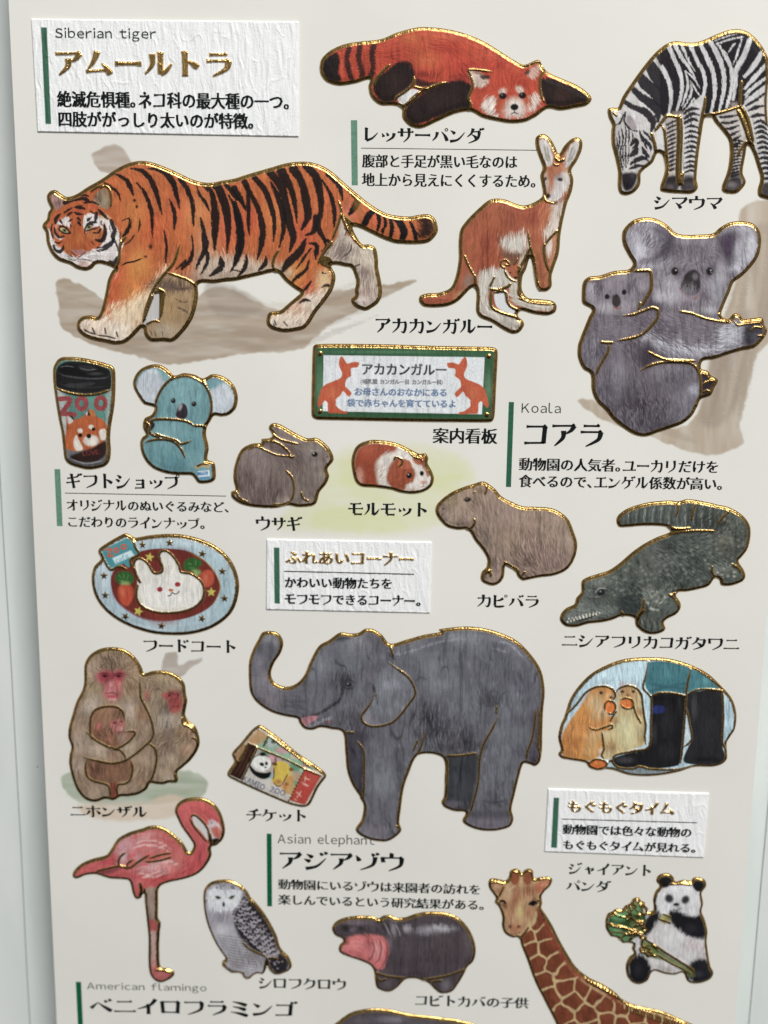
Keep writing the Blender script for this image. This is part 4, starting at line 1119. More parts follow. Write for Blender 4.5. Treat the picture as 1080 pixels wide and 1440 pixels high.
# ---------------------------------------------------------------- zebra (its rump runs out of the picture)
def zebra():
    F(840, 20, 4.5)
    a = Art('zebra_sticker', 852, 38, 1160, 285)
    a.outline('66 600 100 590 130 590 160 520 220 430 300 320 370 240 440 186 500 170 560 178 620 178 680 160 760 124 830 100 890 94 950 110 1010 160 1060 230 1110 340 1160 420 1240 560 1290 760 1300 900 1280 1000 1290 1100 1250 1160 1150 1180 1060 1168 1020 1150 1014 1110 1030 1040 1010 960 980 870 950 830 936 900 920 1000 940 1060 920 1100 880 1134 820 1134 788 1116 790 1080 820 1000 836 900 830 800 790 740 740 680 720 650 680 660 660 760 640 900 628 1040 636 1100 600 1134 520 1134 440 1128 400 1116 400 1080 420 1020 430 960 410 890 380 880 350 940 300 980 276 1010 270 1080 230 1130 180 1146 140 1130 128 1080 130 1000 110 900 90 820 88 740 92 700 70 650')
    K = (40, 35, 42); WH = (208, 206, 204)
    a.col[:] = srgb(WH); a.parts[0]['name'] = 'body'
    a.flow('200 500 260 560; 400 300 430 380; 600 300 620 400; 800 300 810 400; 980 300 940 380; 150 700 160 800; 200 900 180 1000; 480 800 480 900; 600 800 600 900; 880 900 880 1000; 1050 800 1080 900', 5)
    a.fill('430 640 520 640 500 1110 420 1110 440 900', (188, 176, 170), .8, 6); a.fill('760 630 880 600 900 700 940 800 900 1000 830 1100 850 800', (200, 192, 186), .9, 6)
    a.fill('1000 540 1060 560 1060 680 1000 640', (214, 204, 198), .8, 10)
    S = dict(a=.97, fur=.5, part='stripe', soft=.9)
    def st(p, w, **k):
        kk = dict(S); kk.update(k); a.stroke(p, [1.25 * q for q in w], K, **kk)
    # neck
    st('160 548 230 590 300 620 350 680 340 740', [20, 26, 36, 40, 10]); st('206 452 270 520 330 560 380 610 380 680', [26, 34, 46, 50, 12]); st('255 380 300 440 370 500 410 570 440 610', [44, 60, 64, 60, 20])
    st('318 300 380 400 440 470 450 530 440 600', [44, 66, 78, 70, 20]); st('380 240 440 340 490 420 506 480 500 560 450 620', [36, 46, 56, 46, 34, 10]); st('430 206 470 300 520 380 560 450 540 520 500 590', [30, 34, 38, 30, 24, 8])
    st('480 190 520 280 570 360 540 290 610 370', [44, 40, 14, 26, 8]); st('536 190 580 280 640 380 650 450', [46, 44, 30, 6]); st('592 190 640 300 690 380 710 460 700 560 690 620', [44, 46, 58, 56, 52, 20])
    st('650 185 700 280 740 370 750 470 740 560 730 620', [36, 40, 38, 36, 30, 14]); st('706 160 770 280 800 360 810 470 790 560 780 600', [26, 30, 36, 36, 28, 10]); st('760 180 830 260 870 350 880 450 850 540 830 590', [40, 70, 60, 56, 38, 10])
    st('750 190 830 180 910 150', [6, 14, 8]); st('780 210 840 190 900 190 850 260 830 300', [20, 30, 40, 60, 20])
    st('930 140 900 260 870 330 880 400', [10, 28, 40, 30]); st('1006 140 950 270 920 350 900 430 900 520 890 560', [50, 56, 44, 34, 24, 8]); st('1070 230 990 340 950 400 920 450', [24, 44, 34, 10])
    st('1075 310 1010 400 960 460 920 500', [14, 34, 30, 8]); st('1080 390 1020 460 970 520 924 560', [20, 34, 34, 10]); st('1060 500 1010 530 940 580', [10, 26, 10]); st('1050 580 1000 590 950 612', [6, 22, 8]); st('1060 640 1010 640 960 652', [8, 22, 8])
    F(930, 20, 5.333)
    a.fill('0 240 60 225 150 225 300 215 420 160 560 120 640 140 740 240 800 420 790 560 640 600 600 690 350 760 320 610 250 650 170 730 140 745 0 752', K, 1, 1.5)
    WS = (206, 206, 206)
    for p, w in (('50 230 90 330 130 420 152 520 142 620 112 720', [34, 34, 30, 28, 24, 16]), ('0 400 44 480 68 580 66 680 50 750', [36, 34, 30, 26, 18]), ('100 230 150 330 210 410 250 480', [26, 30, 22, 8]), ('150 230 200 350 250 430', [22, 18, 5]), ('212 225 260 340 308 430 326 530 300 660', [30, 28, 28, 26, 14]),
                 ('180 440 196 520 182 600 150 690', [10, 20, 20, 10]), ('176 430 230 470 290 560', [8, 14, 5]), ('214 500 224 580 190 660 158 706', [6, 16, 14, 8]), ('218 500 256 570 292 620', [6, 12, 5]), ('240 630 208 690 166 736', [8, 18, 8]), ('240 630 268 680 290 700', [8, 14, 5]), ('286 220 350 350 390 460 396 600 368 740', [32, 36, 32, 28, 18]),
                 ('365 210 430 330 462 440 462 580 430 730', [34, 36, 32, 28, 18]), ('416 220 480 320 522 420 522 560 486 700', [10, 30, 30, 28, 18]), ('600 190 566 300 534 380', [10, 12, 6]), ('545 224 504 280', [14, 8]), ('410 225 520 188 610 172', [10, 14, 8]), ('400 200 480 170 560 150', [6, 8, 6]), ('660 190 612 320 562 410 552 520 534 640', [34, 40, 36, 30, 20]),
                 ('750 290 690 390 620 470', [34, 40, 20]), ('780 380 700 470 622 560', [24, 34, 16]), ('790 470 710 530 620 606', [18, 28, 14]), ('790 540 700 610 630 660', [30, 44, 24]), ('470 280 490 300', [10, 8])):
        a.stroke(p, w, WS, part='stripe', fur=.4)
    a.blob(540, 680, 34, 22, (178, 160, 156), .8, fur=1); a.blob(120, 740, 50, 16, (170, 156, 150), .7, fur=1)
    F(840, 20, 4.5)
    st('545 630 590 600 640 600', [10, 22, 8]); st('550 660 600 630 640 640', [12, 24, 8]); st('550 690 600 664 636 676', [14, 22, 8])
    for k, (x, y) in enumerate([(0, 0), (0, 34), (0, 66), (0, 98), (0, 130), (0, 160), (0, 192), (0, 224), (0, 254), (0, 282)]):
        w = 14 if k % 2 else 18
        st(f'{552-k*.5} {720+y} {590} {706+y} {634-k*.6} {718+y}', [6, w, 10]); 
    for k in range(12):
        st(f'{440-k*.3} {700+k*27} {470} {684+k*27} {506} {670+k*27}', [10, 13, 4])
    for k in range(6):
        st(f'{770+k*14} {650+k*36} {820+k*7} {650+k*38} {880+k*6} {640+k*32}', [10, 17, 5])
    for k in range(12):
        st(f'{846} {800+k*20+6} {880} {798+k*20} {920-k*1.2} {806+k*18}', [12, 12, 5])
    for k in range(12):
        st(f'{990+k*5} {690+k*32} {1030+k*4} {676+k*33} {1064+k*6} {700+k*32}', [10, 20, 8])
    for k in range(9):
        st(f'{1080+k*6} {360+k*70} {1130+k*6} {380+k*74} {1210+k*4} {440+k*66}', [12, 30, 10])
    # hooves
    for q in ('430 1040 500 1030 506 1110 420 1112', '540 1050 610 1040 624 1104 530 1112', '810 1050 900 1040 910 1090 880 1116 812 1116', '1050 1070 1150 1070 1160 1150 1040 1150'):
        a.fill(q, (70, 60, 66), .95, 4, part='hoof'); 
    a.fill('440 1030 500 1020 500 1060 436 1066', K, .85, 8); a.fill('545 1020 600 1020 610 1056 540 1060', K, .85, 8); a.fill('840 1000 905 1000 910 1050 840 1050', K, .8, 8); a.blob(850, 1080, 30, 20, (150, 140, 140), .6); a.blob(460, 1090, 20, 14, (130, 118, 118), .6)
    # head
    a.part('head', '66 600 160 590 240 640 350 740 360 880 270 1000 270 1080 180 1146 130 1100 100 850')
    a.fill('100 650 130 640 160 620 180 680 240 720 320 760 340 860 310 950 220 1000 150 990 120 880 110 760', (202, 198, 196), .9, 5)
    st('150 650 130 680 120 690', [8, 14, 6], of='head'); a.fill('180 660 200 640 230 670 250 720 230 736 196 710', (160, 148, 150), .9, 4, part='ear', of='head'); st('176 620 170 680 210 730 250 740', [8, 10, 10, 5], of='head')
    a.fill('100 640 130 634 160 650 150 700 120 700', (216, 214, 210), 1, 3, part='ear', of='head'); st('110 700 140 690 160 640', [5, 14, 8], of='head')
    for p in ('130 740 140 800 130 860', '150 720 160 790 150 860', '175 710 180 780 170 830', '196 730 200 780 196 830', '150 830 140 880 150 940 160 990', '165 830 158 900 170 960', '180 830 176 900 180 970', '200 840 195 900 190 950', '216 740 226 780 240 800 246 830', '120 780 126 860 136 930'):
        st(p, [4, 10, 4], of='head')
    st('210 830 236 800 250 820 220 850', [10, 30, 20, 6], of='head'); st('250 830 240 870 200 900', [8, 34, 8], of='head'); st('266 740 280 780 330 830 336 860', [6, 20, 22, 8], of='head'); st('290 740 320 770 340 800', [6, 14, 6], of='head')
    st('280 840 300 880 330 906', [8, 24, 8], of='head'); st('210 950 250 920 300 910 320 930', [8, 26, 26, 8], of='head'); st('200 980 250 960 290 960', [6, 22, 8], of='head'); st('280 800 300 820 310 850', [4, 14, 4], of='head')
    a.fill('150 1010 200 1000 250 1010 246 1060 220 1106 180 1120 156 1090 150 1050', (44, 38, 46), 1, 6, part='muzzle', of='head'); a.blob(190, 1080, 7, 16, (14, 10, 14), 1, rot=20); a.blob(220, 1020, 14, 20, (80, 70, 84), .6)
    a.fur(.08, patch=.07); a.crepe(.05)
    a.fill('374 740 400 712 416 740 420 850 412 884 390 884 376 830', (216, 216, 214), 1, 1, part='white_paper')
    a.rim(5.6)
    G = a.gold
    G('360 740 400 690 440 644 500 650 524 640', 4.6); G('400 700 420 730 430 800 436 900 440 1000 420 1060', 4.6); G('515 650 520 760 515 900 512 1010 520 1080', 9, taper=(.05, .05)); G('340 750 360 820 366 870', 5); G('540 1000 530 1060 540 1080', 4)
    G('680 520 676 570 660 640 640 760', 4.2); G('680 640 740 632 810 614 880 590 904 580', 4.4); G('910 420 902 500 900 580', 4); G('880 600 910 660 940 740 960 800 990 830', 6); G('904 580 940 640 960 700 980 800', 5)
    a.goldfill('890 590 920 590 960 690 990 800 960 830 940 760 910 680', part='gold_line'); G('1060 230 1070 400 1060 560 1070 700 1090 720', 3.6); G('96 620 120 640 126 640', 3.4); G('940 800 900 860 890 900', 4)
    a.build('black and white striped zebra sticker grazing, cut off by the right edge of the picture', 'animal sticker')
zebra()

# ---------------------------------------------------------------- kangaroo
def kangaroo():
    F(580, 180, 4.32)
    a = Art('kangaroo_sticker', 588, 186, 826, 472)
    a.outline('746 70 760 46 800 36 840 66 870 120 890 156 920 110 960 70 1000 56 1030 76 1030 130 1000 200 966 256 978 310 970 380 940 460 916 560 900 650 890 760 860 850 846 900 846 960 820 990 776 990 750 960 738 890 716 790 690 860 670 900 666 980 700 1030 780 1040 850 1050 876 1080 866 1120 820 1138 740 1130 660 1110 640 1140 670 1170 678 1200 650 1240 610 1250 560 1230 480 1180 410 1150 386 1110 388 1020 380 970 350 980 280 1050 220 1080 140 1090 70 1084 40 1054 46 1020 90 1004 160 1000 230 970 262 900 280 800 280 700 290 620 330 560 400 490 460 440 510 428 570 436 630 460 680 470 740 450 790 410 784 340 776 290 790 240 770 180 750 120')
    RD = (176, 90, 62); PL = (210, 202, 192)
    a.col[:] = srgb(RD); a.parts[0]['name'] = 'body'
    a.flow('500 500 480 600; 380 600 370 700; 640 520 640 600; 430 750 430 850; 760 540 740 640; 780 760 780 860; 600 680 600 740; 430 960 420 1040; 550 1150 590 1180; 700 1070 780 1090; 300 860 280 920; 180 1030 120 1050; 870 360 870 400; 820 100 830 200; 980 120 950 200; 860 240 870 290; 860 500 850 560', 8)
    for x, y, r, c in ((520, 500, 70, (186, 104, 74)), (400, 620, 60, (184, 96, 66)), (450, 700, 60, (158, 70, 52)), (600, 560, 80, (176, 88, 66)), (730, 530, 60, (166, 76, 60)), (780, 620, 40, (192, 112, 78)), (460, 820, 60, (166, 76, 50)), (360, 720, 40, (190, 104, 70)), (680, 620, 40, (184, 100, 78)), (770, 740, 40, (190, 116, 78))):
        a.blob(x, y, r, r * 1.2, c, .7, fur=1)
    a.fill('410 880 450 860 500 850 540 870 540 970 470 980 470 1080 560 1130 650 1160 660 1200 620 1230 560 1210 420 1130 400 1040', PL, 1, 8, fur=3, part='hind_leg')
    a.fill('480 970 520 860 600 850 650 900 640 940 600 960 520 976', (204, 196, 186), 1, 5, fur=2)
    a.fill('590 940 640 940 640 1010 700 1046 850 1060 860 1090 820 1110 720 1104 630 1070 600 1040', (200, 190, 178), 1, 4, fur=2, part='hind_leg')
    a.fill('540 680 600 660 660 640 690 650 700 720 680 760 600 760 560 740', PL, 1, 12, fur=5)
    a.fill('550 740 620 770 690 760 640 800 600 850 560 800', (120, 86, 74), .75, 10, fur=3); a.fill('700 740 716 750 690 830 650 870 650 800', (206, 196, 184), .9, 6, fur=2)
    a.blob(620, 770, 60, 12, (116, 80, 66), .6, fur=1)
    # neck and chest
    a.fill('830 470 880 450 920 450 900 580 860 640 820 680 800 640 830 560', (216, 204, 194), .95, 10, fur=5); a.fill('800 460 840 450 850 500 820 560 790 600 770 520', (194, 112, 80), .8, 8, fur=3)
    # arms
    a.fill('820 680 860 650 884 640 888 740 850 840 826 820 830 730', (196, 128, 104), 1, 4, fur=2, part='arm'); a.fill('812 690 840 670 846 730 826 790 810 740', (216, 208, 200), .9, 5, fur=1)
    a.part('arm', '700 620 800 690 810 800 840 900 830 980 760 980 740 880 700 760')
    a.fill('770 780 810 770 832 880 832 960 790 974 770 900', (186, 108, 76), .9, 8, fur=3)
    # tail
    a.part('tail', '310 770 370 890 350 980 220 1080 50 1080 40 1030 230 970 280 850'); a.blob(340, 930, 30, 60, (150, 130, 120), .8, rot=20, fur=1); a.blob(290, 1010, 50, 20, (206, 160, 120), .6, rot=-30, fur=1); a.blob(130, 1040, 60, 16, (160, 70, 50), .5, fur=1)
    # head and ears
    a.fill('800 280 860 240 930 230 966 280 960 340 920 400 880 450 830 444 800 420 806 340', (208, 200, 196), 1, 6, fur=2, part='head')
    a.fill('824 200 860 214 920 210 940 240 900 280 870 300 850 340 840 400 816 400 830 330 810 300', (190, 106, 70), .9, 7, fur=3); a.blob(930, 250, 26, 20, (196, 128, 100), .6, fur=1)
    a.fill('770 80 800 66 840 110 856 170 850 220 820 230 790 170', (206, 202, 196), 1, 4, fur=1, part='ear', of='head'); a.fill('1012 86 990 80 950 120 924 190 930 240 970 210 1004 150', (206, 202, 196), 1, 4, fur=1, part='ear', of='head')
    a.strokes('800 100 806 140 820 200; 816 110 826 160 832 200; 980 110 960 150 946 210; 990 130 974 170 960 200', 8, (130, 116, 110), a=.6, fur=.6); a.stroke('840 120 856 180 850 240', 10, (176, 100, 70), a=.7); a.stroke('936 160 926 200 930 230', 8, (176, 100, 70), a=.7)
    a.blob(896, 312, 17, 12, (40, 30, 32), 1, hard=.5, rot=10, part='eye', of='head'); a.blob(806, 308, 10, 12, (60, 46, 46), .9, hard=.4, part='eye', of='head'); a.blob(822, 412, 18, 15, (46, 32, 34), 1, hard=.4, part='nose', of='head'); a.blob(886, 300, 34, 20, (120, 104, 104), .4)
    a.strokes('810 436 850 446 880 440 910 420', 6, (130, 100, 96), a=.8); a.blob(850, 330, 12, 60, (206, 100, 60), .5, rot=-8); a.blob(870, 400, 30, 30, (220, 214, 208), .6)
    # joey in the pouch
    a.fill('540 806 560 812 590 836 620 830 650 850 650 900 630 920 596 900 570 860 545 836', (180, 98, 66), 1, 2, fur=1, part='joey'); a.blob(626, 908, 12, 8, (40, 24, 24), 1, hard=.5); a.blob(593, 878, 5, 6, (30, 20, 20), 1, hard=.5); a.blob(560, 824, 12, 8, (190, 140, 120), .8, rot=40); a.blob(640, 870, 7, 5, (50, 30, 30), .8)
    a.strokes('600 1200 606 1226; 622 1196 632 1220; 640 1190 650 1210; 806 1090 812 1106; 830 1084 838 1100', 5, (110, 92, 84), a=.8); a.blob(620, 1190, 30, 20, (180, 168, 158), .5)
    a.fur(.11, patch=.08); a.crepe(.06)
    WP = (214, 216, 218)
    a.fill('700 790 724 790 740 860 760 940 790 1000 700 1010 676 980 676 900 700 850', WP, 1, 1, part='white_paper')
    a.fill('500 990 560 980 580 1000 590 1060 650 1110 640 1134 580 1120 510 1080', WP, 1, 1, part='white_paper')
    # rim follows the outer contour; the paper wedges between the legs get their own gold
    a.rim(5.6)
    for q in ('800 990 740 1006 690 1016 668 1000', ):
        a.fill(q, WP, 0)
    G = a.gold
    G('716 720 690 780 650 860 650 960 650 1010 700 1040', 4.6); G('700 620 716 720 740 800 750 900 780 996', 3.6); G('800 700 800 760 812 820 830 870', 4.4); G('800 710 850 650 884 620', 3.6)
    G('316 770 340 830 374 890', 3.6); G('470 960 500 900', 3); G('470 976 520 980 580 960 600 940', 4.4); G('480 990 480 1080 530 1116 640 1150 666 1160', 4.4); G('495 1000 560 992 576 1050 600 1084 660 1110', 4.2); G('380 890 384 960 380 990', 4)
    G('640 1030 720 1056 820 1068 860 1064', 3.4); G('796 410 810 440 860 456 880 440', 3); G('856 212 870 226 890 220', 3)
    G('540 806 536 830 560 850 550 836', 2.8); G('540 806 570 800 590 830 560 826', 2.8); G('560 860 570 890 600 920 630 930', 2.8); G('616 826 630 812 636 790', 2.4); G('640 840 656 850 640 870', 2.2)
    a.gold('866 180 890 200 920 190', 5)
    a.build('reddish kangaroo sticker with a joey in its pouch, standing upright beside the red panda text', 'animal sticker')
kangaroo()

# ---------------------------------------------------------------- koala with its young
def koala():
    F(790, 290, 3.724)
    a = Art('koala_sticker', 808, 300, 1082, 616)
    a.outline('316 140 340 100 380 70 430 58 490 64 550 96 600 140 660 150 720 148 790 142 830 110 880 84 940 78 1000 90 1036 130 1044 190 1030 260 990 320 940 370 900 400 880 450 850 520 836 570 870 590 900 562 930 566 950 590 1000 586 1050 584 1060 620 1076 650 1060 690 1010 740 940 756 870 776 800 800 740 810 730 850 760 860 780 884 818 910 800 950 780 990 730 1010 710 1050 680 1100 630 1140 560 1166 500 1186 440 1206 380 1196 320 1160 270 1120 230 1070 180 1020 156 960 150 880 110 850 84 790 84 730 100 680 116 640 140 580 156 540 110 510 104 470 110 400 140 370 200 362 270 340 350 330 372 300 350 260 320 200')
    GR = (122, 114, 124)
    a.col[:] = srgb(GR); a.parts[0]['name'] = 'body'
    a.flow('420 120 390 180; 480 250 440 300; 680 200 680 170; 600 400 560 450; 780 400 820 460; 680 500 680 560; 950 130 990 180; 950 250 970 300; 200 460 180 500; 260 640 300 640; 600 640 680 660; 850 690 930 680; 300 900 310 980; 500 900 520 980; 650 900 650 980; 400 1050 420 1110; 150 750 140 820; 980 660 1030 640', 4.5)
    for x, y, r, c in ((300, 850, 110, (128, 118, 130)), (500, 950, 130, (118, 108, 118)), (340, 1020, 90, (88, 78, 92)), (480, 1100, 110, (84, 76, 88)), (640, 1000, 50, (150, 146, 158)), (560, 860, 90, (136, 130, 140)), (640, 1080, 60, (130, 126, 138)), (250, 960, 60, (96, 88, 100)), (400, 780, 60, (86, 72, 84)), (600, 900, 60, (112, 106, 118)), (690, 960, 30, (190, 192, 204))):
        a.blob(x, y, r, r, c, .75, fur=1)
    a.blob(300, 900, 40, 90, (160, 156, 168), .5, fur=1); a.blob(400, 1040, 60, 40, (72, 60, 72), .6, fur=1)
    # body behind the arm
    a.fill('470 480 520 540 620 560 560 600 500 640 440 600 440 520', (82, 68, 84), .9, 12, fur=4)
    # arm
    a.fill('430 620 500 560 600 550 720 580 880 610 960 620 960 700 900 750 800 780 700 796 580 790 500 740 430 680', (134, 126, 136), 1, 6, fur=3, part='arm')
    a.fill('430 690 520 740 640 770 800 760 900 720 960 680 960 630 860 620 820 660 820 720 700 740 560 720 460 680', (190, 190, 200), .9, 20, fur=5); a.blob(540, 640, 70, 50, (92, 80, 94), .6, fur=1); a.blob(740, 660, 80, 40, (130, 120, 130), .5, fur=1)
    a.fill('950 640 990 610 1040 600 1056 640 1030 690 980 730 950 700', (62, 56, 68), .95, 10, fur=3, part='paw'); a.blob(1010, 680, 30, 24, (100, 96, 110), .6)
    a.fill('450 700 480 760 540 790 480 820 430 850 420 780', (70, 56, 70), .8, 10, fur=3)
    # head
    a.fill('560 170 700 160 800 160 860 220 880 320 880 400 840 500 800 560 700 550 600 530 520 480 470 420 470 320 520 240', (142, 134, 144), 1, 5, fur=3, part='head')
    a.fill('340 130 400 90 480 90 540 130 580 190 540 260 500 310 430 320 380 290 350 220', (176, 172, 182), 1, 5, fur=3, part='ear', of='head')
    a.fill('480 110 550 130 590 180 560 240 500 290 470 260 520 220 530 160', (76, 60, 80), .9, 14, fur=5)
    a.blob(430, 230, 60, 60, (190, 188, 198), .6, fur=1); a.blob(440, 290, 50, 22, (90, 76, 92), .6, fur=1); a.blob(400, 120, 44, 26, (128, 116, 128), .6, fur=1)
    a.fill('820 150 880 110 950 100 1010 130 1020 200 1000 270 950 330 900 380 880 320 870 220', (178, 176, 186), 1, 5, fur=3, part='ear', of='head')
    a.fill('820 160 870 130 920 150 900 220 880 300 860 260 830 200', (80, 62, 82), .9, 14, fur=5); a.blob(960, 150, 50, 30, (140, 130, 142), .6, fur=1); a.blob(980, 220, 36, 60, (200, 200, 206), .5, fur=1); a.blob(900, 360, 26, 30, (110, 100, 114), .7)
    a.blob(680, 220, 90, 60, (126, 116, 124), .7, fur=1); a.blob(560, 410, 60, 90, (180, 178, 186), .7, fur=1); a.blob(820, 420, 50, 90, (176, 174, 184), .7, fur=1); a.blob(540, 300, 50, 50, (170, 164, 174), .7, fur=1)
    a.blob(590, 340, 60, 40, (116, 102, 114), .7, fur=1); a.blob(776, 340, 60, 40, (112, 98, 112), .7, fur=1); a.blob(690, 500, 90, 40, (150, 144, 152), .6, fur=1); a.blob(640, 520, 50, 26, (112, 100, 108), .6, fur=1); a.blob(770, 540, 50, 20, (190, 188, 194), .7, fur=1); a.blob(750, 470, 30, 30, (100, 88, 100), .5, fur=1); a.blob(510, 470, 30, 30, (196, 196, 202), .7, fur=1)
    a.strokes('610 420 640 460 690 480 720 460', 12, (150, 96, 100), a=.7, fur=.5)
    for x in (590, 772):
        a.blob(x, 340, 20, 22, (44, 32, 36), 1, hard=.5, part='eye', of='head'); a.blob(x + 4, 344, 9, 9, (14, 12, 14), 1); a.blob(x + 6, 334, 5, 4, (200, 200, 205), .9)
    a.fill('650 350 690 330 716 350 724 400 720 440 690 466 650 460 620 430 630 390', (58, 50, 54), 1, 4, part='nose', of='head'); a.blob(696, 366, 16, 20, (120, 116, 122), .8); a.blob(670, 420, 30, 26, (84, 74, 76), .5)
    # hind paw
    for x, y, rx, ry, c, q in ((480, 190, 50, 60, (88, 66, 92), .6), (540, 240, 24, 44, (70, 54, 72), .6), (380, 120, 30, 24, (150, 142, 156), .6), (390, 240, 24, 50, (206, 206, 214), .7), (860, 210, 30, 70, (84, 62, 90), .7), (980, 180, 26, 60, (206, 206, 212), .6), (930, 300, 16, 60, (190, 188, 196), .5), (560, 470, 50, 40, (196, 194, 200), .6), (830, 360, 30, 50, (190, 188, 196), .6), (690, 180, 90, 20, (160, 152, 160), .5), (650, 450, 60, 40, (176, 170, 178), .5)):
        a.blob(x, y, rx, ry, c, q, fur=1.5)
    a.fill('730 870 770 880 800 910 790 960 740 990 726 940', (60, 48, 62), 1, 3, part='paw')
    # the young one
    a.fill('120 400 160 380 220 370 300 350 370 350 440 350 460 390 440 450 400 510 360 550 300 570 220 560 190 530 140 500', (140, 132, 140), 1, 3, fur=2, part='baby_head')
    a.blob(156, 446, 34, 50, (182, 178, 186), .9, fur=1); a.blob(200, 410, 16, 60, (84, 72, 86), .8, rot=10, fur=1); a.blob(160, 390, 40, 10, (96, 84, 98), .7, fur=1); a.blob(190, 420, 20, 40, (104, 92, 104), .7, fur=1); a.blob(420, 400, 34, 50, (158, 150, 158), .8, fur=1); a.blob(370, 400, 20, 40, (96, 84, 98), .7, fur=1); a.blob(280, 400, 60, 36, (150, 142, 150), .8, fur=1); a.blob(230, 530, 50, 30, (184, 180, 186), .7, fur=1); a.blob(330, 520, 40, 36, (160, 154, 162), .7, fur=1); a.blob(420, 470, 40, 30, (112, 102, 114), .6, fur=1)
    a.strokes('270 526 290 536 310 528', 7, (170, 96, 92))
    a.blob(236, 472, 13, 14, (44, 36, 40), 1, hard=.6, part='eye', of='baby_head'); a.blob(325, 449, 13, 14, (44, 36, 40), 1, hard=.6, part='eye', of='baby_head'); a.fill('264 470 290 460 306 486 304 514 284 530 264 510', (70, 60, 66), 1, 3, part='nose', of='baby_head')
    a.part('baby', '150 560 320 575 480 530 500 570 440 650 360 700 240 720 240 760 190 880 100 840 90 720')
    a.fill('150 560 240 570 330 580 440 550 490 550 480 600 420 660 340 690 240 700 160 690 120 640', (128, 118, 128), .9, 8, fur=3); a.fill('110 680 200 700 220 720 200 800 180 850 120 820 100 760', (136, 128, 140), .9, 8, fur=3); a.blob(200, 770, 30, 50, (90, 80, 94), .6, fur=1); a.blob(280, 640, 60, 30, (146, 138, 148), .6, fur=1); a.blob(440, 600, 50, 34, (110, 100, 112), .6, fur=1)
    a.fur(.15, patch=.14); a.crepe(.10)
    a.rim(5.8)
    G = a.gold
    G('372 340 420 336 460 340 468 380 466 430 440 480 410 530', 5); G('320 572 370 566 420 548 470 530 500 540 500 580 470 620 430 660 380 684 290 702', 4.4); G('204 710 230 712 266 712', 4.4); G('244 720 240 760 216 800 190 850 180 880', 4); G('410 500 400 540', 3)
    G('612 548 680 560 750 586 820 600 880 608', 4); G('448 756 490 780 540 800 600 804 700 808', 4.2); G('410 858 450 836 520 816 600 814 670 820 700 840 720 880 726 940 720 1000 700 1040', 4.2)
    G('900 600 920 620 980 612 1040 604', 3.2); G('985 650 1010 630 1050 636', 3.2); G('1020 680 1036 676 1056 680', 3); G('730 872 760 880 770 900', 3.2); G('736 930 770 912 800 910', 3.2); G('740 970 760 962 774 970', 3); G('860 600 880 606', 3); G('820 560 840 590 870 600', 4)
    a.build('grey koala sticker with a young koala clinging to its back, by the painted trunk', 'animal sticker')
koala()
